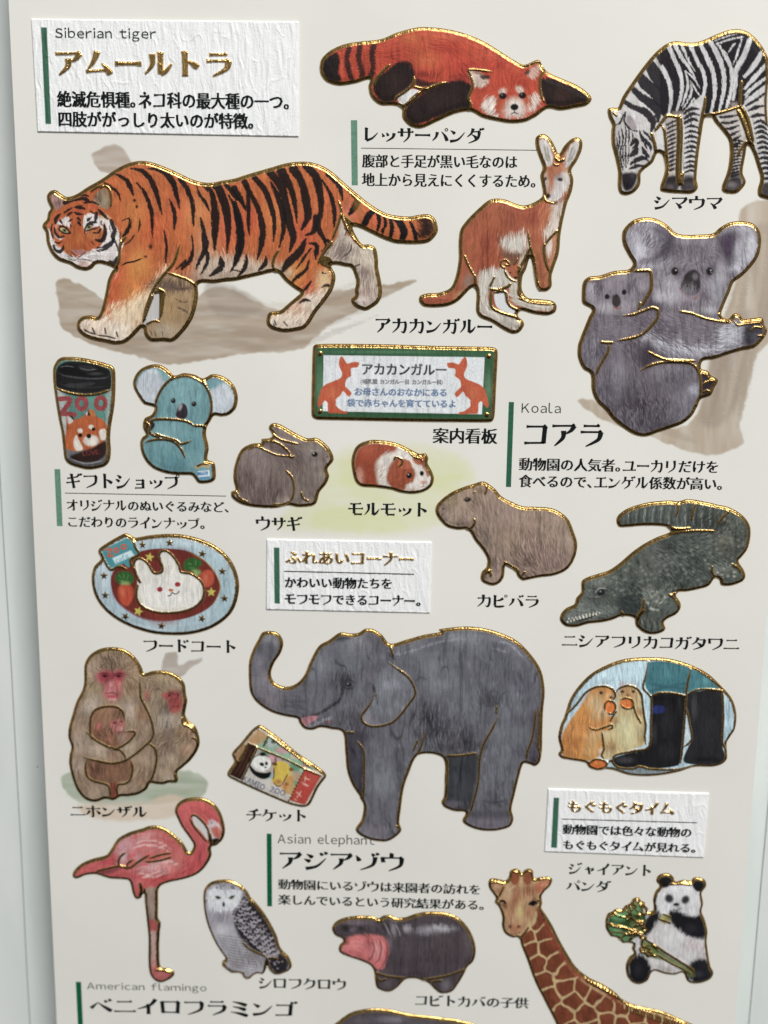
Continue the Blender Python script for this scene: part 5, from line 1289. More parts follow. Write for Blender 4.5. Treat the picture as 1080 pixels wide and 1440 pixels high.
# ---------------------------------------------------------------- printed tumbler
def tumbler():
    F(60, 490, 3.724)
    a = Art('tumbler_sticker', 70, 500, 166, 662)
    a.outline('66 76 84 54 110 44 200 48 290 66 360 88 378 110 382 160 380 260 372 330 360 400 354 470 358 540 350 590 330 615 290 628 240 634 190 624 140 606 116 580 108 530 98 440 82 360 66 260 56 180 54 110')
    a.col[:] = srgb((92, 140, 136)); a.parts[0]['name'] = 'cup_wall'
    a.flow('200 100 260 110; 200 200 260 206; 200 400 210 470', 5)
    a.fill('70 200 110 214 130 300 150 460 150 540 130 560 110 500 90 360', (200, 200, 200), .8, 12); a.fill('340 220 366 220 360 330 340 450 340 560 320 590 330 460 336 340', (180, 190, 188), .75, 10)
    a.fill('240 250 340 240 340 300 300 330 250 320', (120, 172, 164), .4, 20); a.fill('130 500 340 480 350 560 320 600 230 615 150 590', (118, 116, 120), .9, 6)
    R = (166, 70, 80)
    a.stroke('94 262 148 266 *104 338 *170 344', 26, R, taper=(0, 0), part='lettering')
    for x, y in ((208, 286), (308, 284)):
        t = np.linspace(0, 2 * np.pi, 14); q = [((x + 24 * math.cos(k)) / FR[2] + FR[0], (y + 30 * math.sin(k)) / FR[2] + FR[1]) for k in t]
        a.stroke(q, 24, R, taper=(0, 0), part='lettering')
    # little red panda on the cup
    O = (196, 96, 44)
    a.fill('130 370 136 350 160 372 220 350 246 318 262 322 280 350 320 372 340 410 330 470 300 510 230 530 160 534 120 510 124 440', O, 1, 2, part='printed_face')
    a.fill('*134 350 166 374 140 392', (214, 204, 200), 1, 2, part='ear', of='printed_face'); a.fill('246 318 270 320 284 350 262 352', (200, 120, 70), 1, 2); a.stroke('150 350 160 360 166 372', 8, (60, 44, 40)); a.stroke('238 324 244 338 250 350', 12, (70, 50, 46)); a.stroke('240 326 234 340 232 350', 6, (220, 210, 205))
    WH = (226, 218, 208)
    a.blob(258, 480, 42, 30, WH, 1, hard=.6); a.fill('180 450 190 470 206 500 214 526 180 532 166 500 170 466', WH, 1, 2); a.fill('300 430 330 420 332 470 310 476', WH, 1, 2); a.blob(200, 428, 14, 13, WH, 1, hard=.5); a.blob(258, 408, 14, 12, WH, 1, hard=.5)
    for x, y, r in ((201, 452, 11), (270, 420, 10), (246, 456, 13)): a.blob(x, y, r, r, (40, 28, 28), 1, hard=.7, part='eye' if r < 13 else 'nose', of='printed_face')
    a.stroke('238 476 248 472 258 478', 3, (80, 50, 40), a=.7)
    a.fill('150 560 200 540 260 520 330 484 336 540 320 570 270 592 200 590 160 580', (60, 36, 32), 1, 4, part='scarf'); ink(a, 'LOVE', 212, 298, 536, 560, -10, (150, 60, 66), a=.9)
    a.fill('140 570 220 596 300 590 345 560 340 596 300 612 230 618 150 600', (92, 92, 98), .9, 3); a.stroke('150 576 230 600 320 584', 6, (190, 186, 190), a=.6)
    # lid
    a.fill('76 110 100 80 140 66 220 70 300 86 350 110 360 140 356 210 300 228 240 238 160 232 100 218 74 190', (40, 40, 42), 1, 1, part='lid')
    a.fill('92 110 120 82 200 78 290 94 340 116 330 136 260 148 180 142 110 130', (28, 28, 30), 1, 3); a.stroke('80 120 110 138 180 150 260 156 340 150 354 130', 8, (84, 86, 90), a=.9); a.stroke('78 176 140 196 220 204 350 196', 5, (64, 64, 66), a=.8); a.stroke('120 190 200 190 280 180', 22, (86, 86, 90), a=.4)
    a.fill('190 90 240 86 280 100 250 120 200 112', (52, 52, 54), 1, 2); a.strokes('200 100 240 110 290 106; 96 96 130 90 170 96', 4, (150, 150, 150), a=.5); a.blob(280, 130, 40, 9, (90, 90, 90), .6)
    a.fur(.07, patch=.07); a.crepe(.05); a.rim(5.4)
    a.gold('76 204 120 224 200 240 290 236 360 214', 3.6)
    a.build('tumbler sticker with black lid and small red panda face, left of the blue plush', 'goods sticker')
tumbler()

# ---------------------------------------------------------------- plush koala
def plush():
    F(60, 490, 3.724)
    a = Art('plush_koala_sticker', 184, 508, 336, 682)
    a.outline('474 196 480 150 510 110 560 86 610 84 650 104 690 140 740 128 800 138 840 156 890 134 950 148 1000 190 1022 250 1014 310 980 346 940 356 900 352 880 380 862 410 856 450 870 520 864 580 900 600 906 680 880 702 820 706 796 680 780 664 700 662 640 652 580 628 540 590 516 540 510 490 524 462 540 450 524 410 534 366 570 346 586 310 560 300 530 290 500 250')
    BL = (120, 160, 172)
    a.col[:] = srgb(BL); a.parts[0]['name'] = 'body'
    a.flow('600 200 602 260; 760 200 762 260; 700 540 702 600', 6)
    for x, y, r, c in ((740, 240, 80, (138, 176, 186)), (800, 500, 60, (108, 150, 164)), (620, 560, 80, (112, 154, 168)), (660, 430, 60, (136, 174, 186)), (700, 620, 70, (88, 132, 148)), (650, 320, 50, (116, 158, 170)), (840, 330, 40, (110, 150, 164))): a.blob(x, y, r, r, c, .7)
    W2 = (196, 204, 212)
    a.fill('496 200 510 150 550 112 600 106 640 140 660 170 620 220 600 280 570 290 530 270 500 240', W2, 1, 3, part='ear'); a.fill('600 104 650 120 676 160 650 180 620 140', (126, 166, 178), .95, 8)
    a.fill('890 190 940 170 980 200 1004 250 996 310 960 340 910 344 886 330 880 250', W2, 1, 3, part='ear'); a.fill('856 170 900 160 960 170 930 190 890 210 866 196', (120, 160, 174), .95, 8)
    a.part('head', '600 280 630 200 690 150 780 146 850 190 886 270 880 340 850 400 780 390 700 366 610 362 594 320')
    for x, y in ((687, 271), (795, 288)): a.blob(x, y, 13, 14, (44, 36, 40), 1, hard=.7, part='eye', of='head'); a.blob(x - 3, y - 5, 4, 4, (160, 160, 165), .8)
    a.fill('704 330 714 300 736 284 756 300 762 340 750 364 720 366 700 350', (62, 50, 58), 1, 2, part='nose', of='head'); a.blob(724, 304, 10, 20, (170, 168, 176), .9, rot=20); a.stroke('696 350 712 366 740 370', 5, (200, 160, 170), a=.8)
    a.fill('540 400 550 372 580 380 590 400 570 430 548 424', (44, 40, 48), 1, 2, part='paw')
    a.part('arm', '560 390 620 366 740 376 800 400 830 420 800 470 720 490 620 470 560 440'); a.part('leg', '530 480 600 470 700 490 750 560 760 620 640 646 560 610 520 540')
    a.fur(.06, patch=.06); a.crepe(.08)
    a.fill('*814 640 *876 634 *880 676 *820 684', (214, 222, 230), 1, 1, part='tag'); a.fill('*812 646 *868 640 *868 656 *816 662', (70, 130, 190), 1, 1); a.fill('*818 672 *878 666 *880 678 *820 684', (90, 150, 200), 1, 1); a.stroke('826 652 838 648 850 650 862 648', 3, (220, 230, 240)); a.stroke('806 618 840 610 870 616', 16, (190, 160, 120), taper=(0, 0))
    a.rim(5.4)
    G = a.gold
    G('600 330 596 280 620 220 650 180 690 152 760 142 820 164 860 200 884 260 886 320 870 370 840 404', 3.8); G('560 380 600 368 680 368 760 380 800 404', 4); G('540 490 580 476 640 474 690 486 726 520 750 570', 3.4); G('590 440 640 460 700 476 730 496 780 480', 3.6); G('860 410 830 402 800 402', 4); G('532 376 560 400 566 440 620 466', 4)
    G('660 106 690 150 680 160', 3); G('840 160 860 190', 3); G('812 612 840 600 870 600', 3)
    a.build('pale blue plush koala sticker with white ears and a hang tag', 'goods sticker')
plush()

# ---------------------------------------------------------------- sign board
def sign():
    F(320, 470, 2.7)
    a = Art('guide_board_sticker', 436, 480, 702, 598)
    a.outline('324 50 336 38 420 36 600 38 800 44 1000 48 1020 54 1026 70 1020 200 1014 310 1006 330 990 334 900 334 700 332 500 328 340 324 322 314 318 300 320 160')
    a.col[:] = srgb((64, 104, 76)); a.parts[0]['name'] = 'green_border'
    a.blob(350, 200, 14, 90, (120, 160, 130), .5); a.blob(990, 200, 14, 60, (130, 160, 130), .45); a.blob(600, 66, 200, 6, (100, 140, 110), .5); a.blob(800, 302, 160, 8, (40, 86, 60), .5)
    a.fill('*366 78 *976 86 *966 302 *362 290', (222, 226, 228), 1, 1, sm=False, part='white_panel')
    O = (206, 92, 58)
    def roo(m):
        t = lambda s: ' '.join(str(v if i % 2 else (m - v if m else v)) for i, v in enumerate(float(q) for q in s.split()))
        p = '348 276 342 264 356 210 372 190 404 176 430 164 436 148 424 116 426 92 434 82 446 96 456 110 476 104 500 106 494 124 470 128 470 156 462 162 452 170 448 196 464 220 466 236 456 232 440 214 430 230 412 246 408 264 436 288 456 292 456 300 412 298 388 296 386 268 372 250 362 262'
        a.fill(t(p), O, 1, 1.2, part='kangaroo_picture')
        a.fill(t('446 196 472 222 462 232 436 206'), O, 1, 1.2); a.fill(t('384 250 412 250 404 290 384 296'), O, 1, 1.2)
        a.blob(*(float(v) for v in t('400 220').split()), 20, 24, (220, 120, 80), .5)
        a.strokes(t('428 96 434 110 440 124') + ';' + t('470 112 482 114 492 112'), 4, (180, 70, 50), a=.6)
    roo(0)
    F(320, 470.8, 2.7); roo(1334)
    F(320, 470, 2.7)
    ink(a, 'アカカンガルー', 512, 832, 108, 152, 3, (28, 28, 30), kind='gothic', part='lettering'); ink(a, '(哺乳類 カンガルー目 カンガルー科)', 506, 818, 168, 190, 3, (44, 44, 48), kind='latin_thin', part='lettering')
    BL = (56, 96, 160)
    ink(a, 'お母さんのおなかにある', 484, 832, 202, 232, 4, BL, part='lettering'); ink(a, '袋で赤ちゃんを育てているよ', 454, 866, 243, 274, 4, BL, part='lettering')
    a.fur(.04, patch=.04); a.crepe(.05); a.rim(5.6)
    for x, y in ((352, 72), (992, 82), (352, 292), (984, 304)):
        n = a.newpart('gold_bolt'); xx, yy = x / FR[2] + FR[0], y / FR[2] + FR[1]; sl = a.box(np.array([[xx, yy]]), 5)
        d = 3.6 - np.hypot(a.X[sl] - xx, a.Y[sl] - yy); a.addfoil(sl, ss(-.5, .5, d)); a.hgt[sl] += 1.6 * np.sqrt(np.clip(d, 0, 4) / 4); a.id[sl][d > 0] = n
    a.build('green framed sign board sticker with two orange kangaroos and blue writing', 'sign sticker')
sign()

# ---------------------------------------------------------------- rabbit
def rabbit():
    F(320, 470, 2.7)
    a = Art('rabbit_sticker', 324, 590, 472, 718)
    a.outline('156 356 170 338 200 342 250 370 300 394 340 394 376 420 398 452 402 480 380 510 386 540 374 570 350 600 338 640 320 652 270 656 230 650 180 660 100 656 50 644 16 620 14 598 30 590 22 550 26 500 50 440 90 416 130 412 128 398 160 394 172 380')
    a.col[:] = srgb((126, 110, 106)); a.parts[0]['name'] = 'body'
    a.flow('100 460 90 500; 160 540 150 590; 60 560 70 610; 220 560 210 600; 300 450 320 470; 370 470 376 490; 330 560 326 610; 200 370 240 400; 180 420 220 430', 7)
    for x, y, r, c in ((110, 470, 50, (140, 124, 122)), (180, 560, 60, (112, 94, 92)), (70, 560, 40, (98, 80, 78)), (300, 560, 40, (128, 114, 108)), (240, 480, 50, (108, 92, 90)), (330, 430, 36, (140, 128, 122)), (150, 500, 40, (134, 118, 116)), (120, 620, 50, (100, 82, 80)), (350, 540, 24, (150, 138, 130))): a.blob(x, y, r, r, c, .7, fur=1)
    a.part('head', '260 440 290 400 350 396 400 450 395 490 360 520 300 520 262 490')
    a.fill('170 354 200 352 250 380 284 402 270 412 220 400 184 380', (136, 120, 116), 1, 3, fur=1, part='ear'); a.fill('140 408 190 410 240 424 266 450 220 452 180 440', (112, 94, 92), 1, 3, fur=1, part='ear')
    a.blob(332, 454, 12, 10, (34, 26, 28), 1, hard=.6, part='eye', of='head'); a.blob(328, 450, 3, 3, (190, 190, 190), .9); a.blob(332, 440, 18, 5, (160, 146, 138), .6); a.blob(386, 476, 9, 14, (156, 140, 134), .7); a.blob(340, 490, 26, 12, (150, 138, 132), .6, fur=1); a.blob(380, 464, 5, 5, (90, 70, 70), .8); a.blob(30, 606, 16, 12, (170, 146, 138), .8, fur=.5, part='tail')
    a.blob(220, 630, 26, 16, (170, 150, 146), .7, part='foot'); a.blob(300, 634, 30, 12, (150, 132, 126), .7, part='foot')
    a.col *= 1.2; a.fur(.13, patch=.08); a.crepe(.08); a.rim(5.4)
    G = a.gold
    G('132 406 170 404 200 414 230 440 246 466 256 456', 3.2); G('80 436 110 424 150 440 190 456 256 462', 2.6); G('222 514 246 540 254 580 248 616 236 636', 3.2); G('176 642 210 644 240 630', 3); G('170 360 176 380 210 400 270 414', 3); G('280 596 290 620 310 630', 3); G('30 590 50 620 80 634', 3)
    a.build('brown grey rabbit sticker sitting in profile, facing right', 'animal sticker')
rabbit()

# ---------------------------------------------------------------- guinea pig
def guinea():
    F(320, 470, 2.7)
    a = Art('guinea_pig_sticker', 488, 614, 616, 700)
    a.outline('470 480 480 440 500 416 540 402 580 402 640 412 700 440 730 454 752 452 762 470 760 490 776 520 784 548 776 576 750 596 710 606 660 602 620 590 560 582 510 578 486 560 474 520')
    RD = (168, 74, 48)
    a.col[:] = srgb((224, 216, 208)); a.parts[0]['name'] = 'body'
    a.flow('520 450 500 480; 560 540 540 560; 640 460 620 480; 700 540 690 560; 740 560 750 580; 600 560 590 570', 6)
    a.fill('480 480 500 430 540 412 590 412 636 420 640 440 600 450 574 470 560 500 570 560 580 580 520 576 490 550', RD, 1, 6, fur=2)
    a.blob(530, 440, 40, 20, (190, 96, 70), .6, fur=1); a.blob(500, 540, 18, 30, (220, 160, 150), .8, fur=1); a.blob(550, 520, 26, 40, (150, 58, 34), .6, fur=1)
    a.part('head', '600 560 610 500 640 460 720 456 770 510 780 560 740 596 660 598')
    a.fill('606 530 616 500 640 470 670 480 700 500 716 530 700 560 680 570 670 592 630 586 608 560', (170, 82, 54), 1, 4, fur=1.5); a.fill('704 470 740 466 760 490 770 530 760 540 740 500 716 490', (172, 88, 62), 1, 4, fur=1.5)
    a.fill('650 470 690 478 700 500 680 510 650 500', (190, 100, 70), 1, 3, part='ear', of='head'); a.fill('730 450 752 452 756 476 740 474', (180, 90, 60), 1, 2, part='ear', of='head')
    a.blob(690, 534, 11, 11, (24, 18, 18), 1, hard=.6, part='eye', of='head'); a.blob(738, 526, 8, 10, (24, 18, 18), 1, hard=.6, part='eye', of='head'); a.blob(687, 530, 3, 3, (200, 200, 200), .9)
    a.blob(744, 560, 14, 7, (206, 140, 130), .8); a.strokes('744 566 744 576; 730 580 744 576 758 580', 3, (160, 110, 100), a=.8); a.blob(700, 590, 24, 8, (200, 150, 140), .6)
    a.fur(.11, patch=.05); a.crepe(.06); a.rim(5.2)
    a.gold('632 476 640 464 664 474 662 490 650 500', 3); a.gold('716 462 730 466 742 480', 2.6); a.gold('690 444 712 466 730 470', 3)
    a.build('small red and white guinea pig sticker above the grass smudge', 'animal sticker')
guinea()

# ---------------------------------------------------------------- capybara
def capybara():
    F(600, 560, 4.154)
    a = Art('capybara_sticker', 610, 672, 816, 828)
    a.outline('50 650 60 620 100 580 150 546 220 516 280 498 320 486 350 492 400 530 440 574 500 606 560 630 640 634 720 640 780 664 830 710 860 780 880 850 870 920 840 980 800 1014 740 1036 660 1046 600 1058 560 1064 530 1040 520 1016 490 992 460 980 452 1040 430 1076 390 1094 340 1082 316 1060 320 1016 346 990 354 970 350 930 320 880 280 830 240 770 180 768 120 752 80 716 58 684')
    a.col[:] = srgb((150, 126, 116)); a.parts[0]['name'] = 'body'
    a.flow('140 600 110 620; 240 620 260 640; 340 600 350 680; 440 700 450 780; 560 700 566 800; 700 740 706 840; 800 800 800 880; 380 900 380 980; 600 980 620 1000; 340 820 360 860', 5.5)
    for x, y, r, c in ((420, 660, 90, (158, 134, 124)), (600, 760, 110, (150, 122, 114)), (720, 780, 80, (162, 138, 124)), (640, 900, 90, (122, 96, 92)), (480, 820, 70, (154, 130, 114)), (760, 940, 70, (136, 108, 104)), (340, 820, 60, (120, 104, 96)), (380, 960, 40, (104, 84, 80)), (540, 880, 30, (108, 92, 84)), (500, 700, 60, (166, 138, 130)), (820, 820, 40, (168, 146, 134)), (560, 960, 60, (112, 88, 84))): a.blob(x, y, r, r, c, .65, fur=1.5)
    a.part('head', '50 650 100 570 200 520 300 500 350 560 340 660 280 720 240 770 160 770 80 730')
    for x, y, r, c in ((150, 600, 50, (158, 134, 104)), (110, 660, 40, (112, 94, 92)), (220, 640, 50, (166, 140, 126)), (150, 700, 60, (170, 148, 134)), (270, 560, 40, (150, 124, 106)), (300, 620, 40, (124, 102, 92)), (210, 740, 50, (128, 104, 98)), (90, 700, 24, (90, 76, 78))): a.blob(x, y, r, r, c, .65, fur=1.5)
    a.fill('280 540 300 512 336 506 350 530 336 558 310 566 290 556', (152, 126, 110), 1, 3, fur=1, part='ear', of='head'); a.blob(316, 536, 20, 18, (116, 92, 84), .7)
    a.blob(240, 590, 20, 12, (44, 34, 34), 1, rot=-10, hard=.5, part='eye', of='head'); a.stroke('212 596 232 576 262 580', 5, (70, 54, 50), a=.8); a.blob(236, 586, 5, 3, (140, 130, 130), .8)
    a.strokes('88 650 100 640 112 644', 6, (60, 50, 50), a=.8); a.strokes('100 700 150 726 210 730 250 712', 4, (80, 64, 60), a=.6)
    a.part('front_leg', '360 880 450 960 452 1040 390 1094 316 1060 350 980'); a.part('hind_leg', '460 980 540 980 640 1020 640 1050 560 1064 520 1016')
    a.blob(350, 1030, 22, 20, (94, 74, 70), .7, fur=1); a.blob(580, 1030, 30, 16, (100, 78, 74), .7, fur=1)
    a.col *= 1.22; a.fur(.16, patch=.10); a.crepe(.09); a.rim(5.2)
    G = a.gold
    G('236 764 268 744 282 716 276 700', 3.8); G('346 500 350 530 340 556', 3); G('284 540 270 548', 2.4); G('336 1020 360 1010 376 1020 372 1036', 3.6); G('450 950 480 970 520 990 540 1010', 4); G('556 1030 570 1012 580 1010', 3.4); G('352 960 360 1000 380 1000', 3)
    a.build('large brown capybara sticker sitting in profile, facing left', 'animal sticker')
capybara()

# ---------------------------------------------------------------- crocodile
def crocodile():
    F(770, 640, 3.484)
    a = Art('crocodile_sticker', 784, 698, 1060, 894)
    a.outline('336 318 350 290 390 262 440 244 500 230 560 224 600 222 640 226 680 216 720 218 760 226 800 234 840 244 880 252 930 276 970 310 992 350 994 400 980 460 950 500 936 516 940 530 960 560 970 590 960 614 930 630 890 640 850 636 840 610 820 602 790 640 740 656 680 668 640 670 630 690 650 720 652 750 630 780 590 800 570 820 578 850 560 868 520 878 480 872 450 854 430 830 426 800 400 790 360 790 320 806 270 818 200 826 140 842 90 838 62 812 64 780 90 750 130 730 140 700 164 670 166 620 190 600 250 580 300 564 350 530 420 470 480 430 540 400 600 376 590 354 540 346 460 346 390 352 350 350')
    a.col[:] = srgb((92, 98, 92)); a.parts[0]['name'] = 'body'
    a.flow('420 300 420 270; 560 300 564 260; 700 290 710 250; 850 320 870 280; 940 400 980 400; 900 500 930 520; 600 480 640 500; 700 500 740 540; 480 560 520 600; 400 620 440 650; 240 660 260 690; 160 760 200 760; 600 720 560 760; 880 570 920 590', 5)
    for x, y, r, c in ((560, 500, 90, (108, 112, 108)), (700, 440, 80, (84, 92, 86)), (760, 560, 90, (70, 78, 74)), (640, 600, 70, (60, 68, 66)), (480, 560, 60, (100, 106, 100)), (880, 460, 60, (86, 88, 80)), (820, 330, 60, (70, 72, 66)), (500, 300, 70, (92, 102, 102)), (660, 300, 60, (96, 104, 102)), (400, 300, 40, (84, 90, 88)), (740, 330, 60, (56, 60, 56)), (420, 700, 60, (50, 60, 60)), (860, 420, 40, (110, 108, 96)), (600, 440, 60, (70, 76, 72))): a.blob(x, y, r, r, c, .7, fur=1.5)
    a.part('tail', '336 318 440 240 640 220 840 244 990 340 960 420 860 400 820 366 600 350 360 356')
    # tail rings and back scales
    for k in range(11):
        x = 400 + k * 40; a.stroke(f'{x} {250-k*1.5} {x-8} 300 {x-4} {340+k*1.5}', 5, (150, 156, 150), a=.55, fur=.5); a.stroke(f'{x+14} {250-k*1.5} {x+6} 300 {x+10} {340+k*1.5}', 7, (44, 50, 48), a=.5, fur=.5)
    r = np.random.default_rng(3)
    for row in range(9):
        for k in range(17):
            u = k / 16.0
            x = 330 + u * 560 + row * 12 - 30 + r.uniform(-5, 5); y = 560 - u * 200 + row * 22 - 10 + 30 * math.sin(u * 3) + r.uniform(-4, 4)
            a.blob(x, y, 13 - u * 3, 7, (150, 154, 146) if r.random() < .55 else (48, 54, 52), .32, rot=-25, hard=.3)
    for k in range(60):
        a.blob(900 + r.uniform(-60, 70), 400 + r.uniform(-90, 80), 7, 9, (140, 138, 126) if r.random() < .5 else (50, 50, 48), .35, hard=.3)
    a.part('hind_leg', '810 530 860 510 930 520 970 590 930 630 850 640 816 590'); a.part('front_leg', '470 650 540 640 600 670 650 720 640 780 570 830 570 870 480 872 430 800 480 740')
    a.fill('810 540 850 516 900 530 890 570 850 590 815 580', (120, 126, 118), .8, 10, fur=2); a.fill('470 660 520 650 580 680 580 710 540 730 480 720', (124, 130, 122), .8, 10, fur=2)
    for k in range(26): a.blob(530 + r.uniform(-60, 70), 700 + r.uniform(-40, 60), 9, 7, (190, 192, 180) if r.random() < .4 else (56, 62, 60), .5, hard=.4)
    for k in range(18): a.blob(860 + r.uniform(-44, 60), 560 + r.uniform(-34, 40), 9, 7, (186, 188, 176) if r.random() < .4 else (56, 62, 60), .5, hard=.4)
    a.blob(600, 740, 40, 30, (96, 104, 100), .7, fur=1); a.fill('470 740 490 760 450 790 440 800 456 750', (60, 50, 40), .7, 6)
    a.strokes('470 800 480 830 476 856; 500 800 510 836 506 866; 530 806 540 836 540 866; 450 800 452 820 448 840', 6, (44, 50, 48), a=.8); a.strokes('460 800 464 830; 490 800 496 840; 520 806 526 846', 4, (160, 164, 156), a=.6)
    # head
    a.part('head', '62 812 90 750 140 720 170 620 240 586 330 570 390 640 400 740 350 790 200 826 100 838')
    a.fill('84 790 110 756 150 730 200 720 260 740 340 740 300 780 200 800 120 808', (120, 126, 122), .8, 10, fur=2); a.blob(240, 620, 60, 24, (130, 136, 130), .7, fur=1); a.blob(190, 680, 34, 50, (104, 110, 106), .7, fur=1)
    for k in range(34): a.blob(200 + r.uniform(-50, 140), 680 + r.uniform(-80, 60), 7, 5, (150, 154, 148) if r.random() < .5 else (56, 62, 62), .45, rot=-40, hard=.3)
    a.strokes('190 640 230 650 300 640 340 620; 170 690 220 700 280 690', 4, (50, 56, 56), a=.6)
    a.blob(262, 668, 22, 16, (36, 40, 44), 1, rot=-24, hard=.5, part='eye', of='head'); a.stroke('234 674 250 650 286 648', 7, (150, 154, 150), a=.9); a.blob(258, 664, 5, 4, (160, 165, 165), .9)
    a.stroke('84 806 130 804 180 800 230 780 262 760', 8, (40, 42, 42), a=.95, part='mouth', of='head')
    for k in range(11): a.blob(98 + k * 15.5, 812 - k * 4.2, 4.5, 6, (214, 210, 196), .95, hard=.5)
    for k in range(9): a.blob(104 + k * 17, 798 - k * 4, 4, 5, (206, 202, 188), .9, hard=.5)
    a.blob(100, 760, 10, 7, (40, 44, 44), .8); a.stroke('90 826 140 832 200 818 280 806', 10, (110, 116, 110), a=.7)
    a.fill('350 700 400 680 440 700 470 740 450 780 400 780 360 780', (46, 56, 56), .7, 12, fur=3)
    a.col *= 1.12; a.fur(.2, patch=.12); a.crepe(.08); a.rim(5.2)
    G = a.gold
    G('600 384 660 372 740 366 820 368', 3.4); G('640 236 636 270 626 298', 3.2); G('724 236 708 280 704 316', 3.2); G('890 270 856 300 834 330', 3.4); G('806 540 804 570 826 596', 3.6); G('900 530 930 548 946 570', 3.2); G('640 670 600 680 590 676', 3.6); G('470 700 466 740 450 770 436 800', 4); G('600 680 630 710 640 740', 3); G('360 760 370 776 372 790', 3.4); G('590 350 640 356 700 352', 3.6)
    a.goldfill('596 356 640 352 700 352 660 366 606 378', part='gold_line'); a.goldfill('440 770 470 748 480 756 456 786 446 810 430 806', part='gold_line')
    a.build('dark green grey crocodile sticker with its tail curled back over its body', 'animal sticker')
crocodile()

# ---------------------------------------------------------------- plate of curry
def plate():
    F(110, 740, 4.154)
    a = Art('curry_plate_sticker', 126, 746, 342, 898)
    a.outline('116 150 124 128 190 84 270 42 300 48 330 66 420 52 520 44 620 50 720 76 800 112 870 170 916 240 940 330 932 420 900 500 840 560 760 604 660 630 560 636 450 628 360 606 270 570 190 520 130 460 92 390 78 310 90 240 132 190')
    a.col[:] = srgb((176, 196, 208)); a.parts[0]['name'] = 'plate_rim'
    a.flow('300 100 302 160; 800 300 802 360', 6)
    a.blob(150, 300, 40, 120, (200, 212, 222), .6); a.blob(860, 400, 40, 120, (160, 186, 202), .5); a.blob(600, 90, 200, 26, (196, 212, 220), .5); a.blob(400, 590, 180, 24, (196, 212, 222), .5)
    a.fill('196 290 230 230 300 170 400 134 520 126 640 140 720 180 790 250 830 330 820 400 780 460 700 510 600 540 480 546 380 530 300 490 230 430 200 360', (130, 46, 40), 1, 1.5, part='curry')
    a.stroke('196 290 200 360 232 436 300 494 380 534 480 548 600 544', 7, (150, 70, 100), a=.8); a.stroke('640 142 740 196 800 262 832 340 820 400 780 462', 6, (190, 150, 60), a=.7)
    for x, y, r, c in ((500, 520, 90, (150, 60, 48)), (760, 420, 40, (110, 36, 34)), (260, 330, 50, (110, 34, 34)), (600, 160, 60, (120, 44, 40)), (460, 180, 40, (110, 40, 36))): a.blob(x, y, r, r * .6, c, .6)
    GN = (60, 104, 54)
    a.fill('220 290 240 262 270 258 300 260 324 280 332 310 310 332 280 326 250 332 226 320', GN, 1, 3, part='carrot_leaf'); a.strokes('240 280 260 300; 270 270 272 300; 300 276 290 306; 240 310 270 316', 7, (92, 136, 80), a=.8); a.fill('256 320 300 320 304 344 258 344', (150, 170, 110), .9, 6)
    a.fill('240 350 280 338 316 346 328 380 318 430 290 462 262 450 240 410', (198, 74, 44), 1, 3, part='carrot'); a.blob(262, 380, 14, 30, (222, 116, 90), .6); a.strokes('240 370 250 374; 246 400 256 404; 310 390 322 386', 2.5, (160, 50, 36), a=.8)
    a.fill('616 220 640 186 680 180 720 196 726 220 700 240 716 260 700 280 670 260 640 256 620 244', GN, 1, 3, part='carrot_leaf'); a.strokes('640 210 670 220; 690 196 690 224; 650 240 680 236', 8, (92, 136, 80), a=.8); a.fill('670 250 716 256 712 280 690 280', (150, 170, 110), .9, 6)
    a.fill('722 270 750 250 784 258 796 290 790 330 760 350 730 340 716 304', (196, 78, 52), 1, 3, part='carrot'); a.blob(746, 300, 14, 26, (220, 120, 96), .6)
    def star(x, y, r1, rot, ph=1):
        return [((x + (r1 if k % 2 == 0 else r1 * .45) * math.cos(math.radians(rot + 36 * k))) / FR[2] + FR[0], (y + (r1 if k % 2 == 0 else r1 * .45) * math.sin(math.radians(rot + 36 * k))) / FR[2] + FR[1], True) for k in range(10)]
    for x, y, q in ((420, 176, 10), (780, 380, 0), (355, 492, 20)): a.fill(star(x, y, 29, -90 + q), (206, 186, 82), 1, 1.5, sm=False, part='yellow_star')
    a.fill('350 330 330 230 332 196 356 186 390 196 420 226 446 262 480 262 494 240 490 190 480 156 500 140 530 146 560 180 590 230 606 264 650 272 700 300 730 340 734 390 710 440 650 476 580 494 500 496 420 480 370 450 346 400', (226, 224, 216), 1, 1, part='rice_rabbit')
    a.blob(540, 400, 150, 60, (232, 232, 228), .6); a.strokes('350 340 356 400 380 450', 14, (206, 186, 160), a=.4); a.stroke('420 470 520 486 640 470', 10, (210, 190, 160), a=.35); a.blob(370, 230, 14, 30, (206, 196, 176), .5); a.blob(520, 240, 20, 40, (212, 206, 190), .5)
    a.blob(480, 364, 17, 15, (176, 36, 56), 1, hard=.8, part='eye', of='rice_rabbit'); a.blob(584, 335, 17, 14, (176, 36, 56), 1, hard=.8, part='eye', of='rice_rabbit'); a.blob(545, 369, 15, 9, (206, 110, 80), 1, hard=.7, part='nose', of='rice_rabbit')
    a.stroke('528 402 544 398 552 382 568 392 588 384 592 374', 6, (80, 50, 50), taper=(0, 0))
    a.fur(.05, patch=.05); a.crepe(.07)
    # flag
    a.part('flag', '136 134 290 56 356 160 310 200 300 236 280 220 190 244')
    a.fill('*140 138 *296 62 *354 152 *308 186 *312 224 *296 238 *270 214 *186 242', (74, 148, 166), 1, 1, sm=False)
    a.fill('*204 182 *312 136 *330 166 *222 216', (206, 226, 232), 1, 2)
    O = (206, 92, 60)
    a.stroke('166 136 196 130 *178 172 *208 166', 11, O, taper=(0, 0), part='lettering', of='flag')
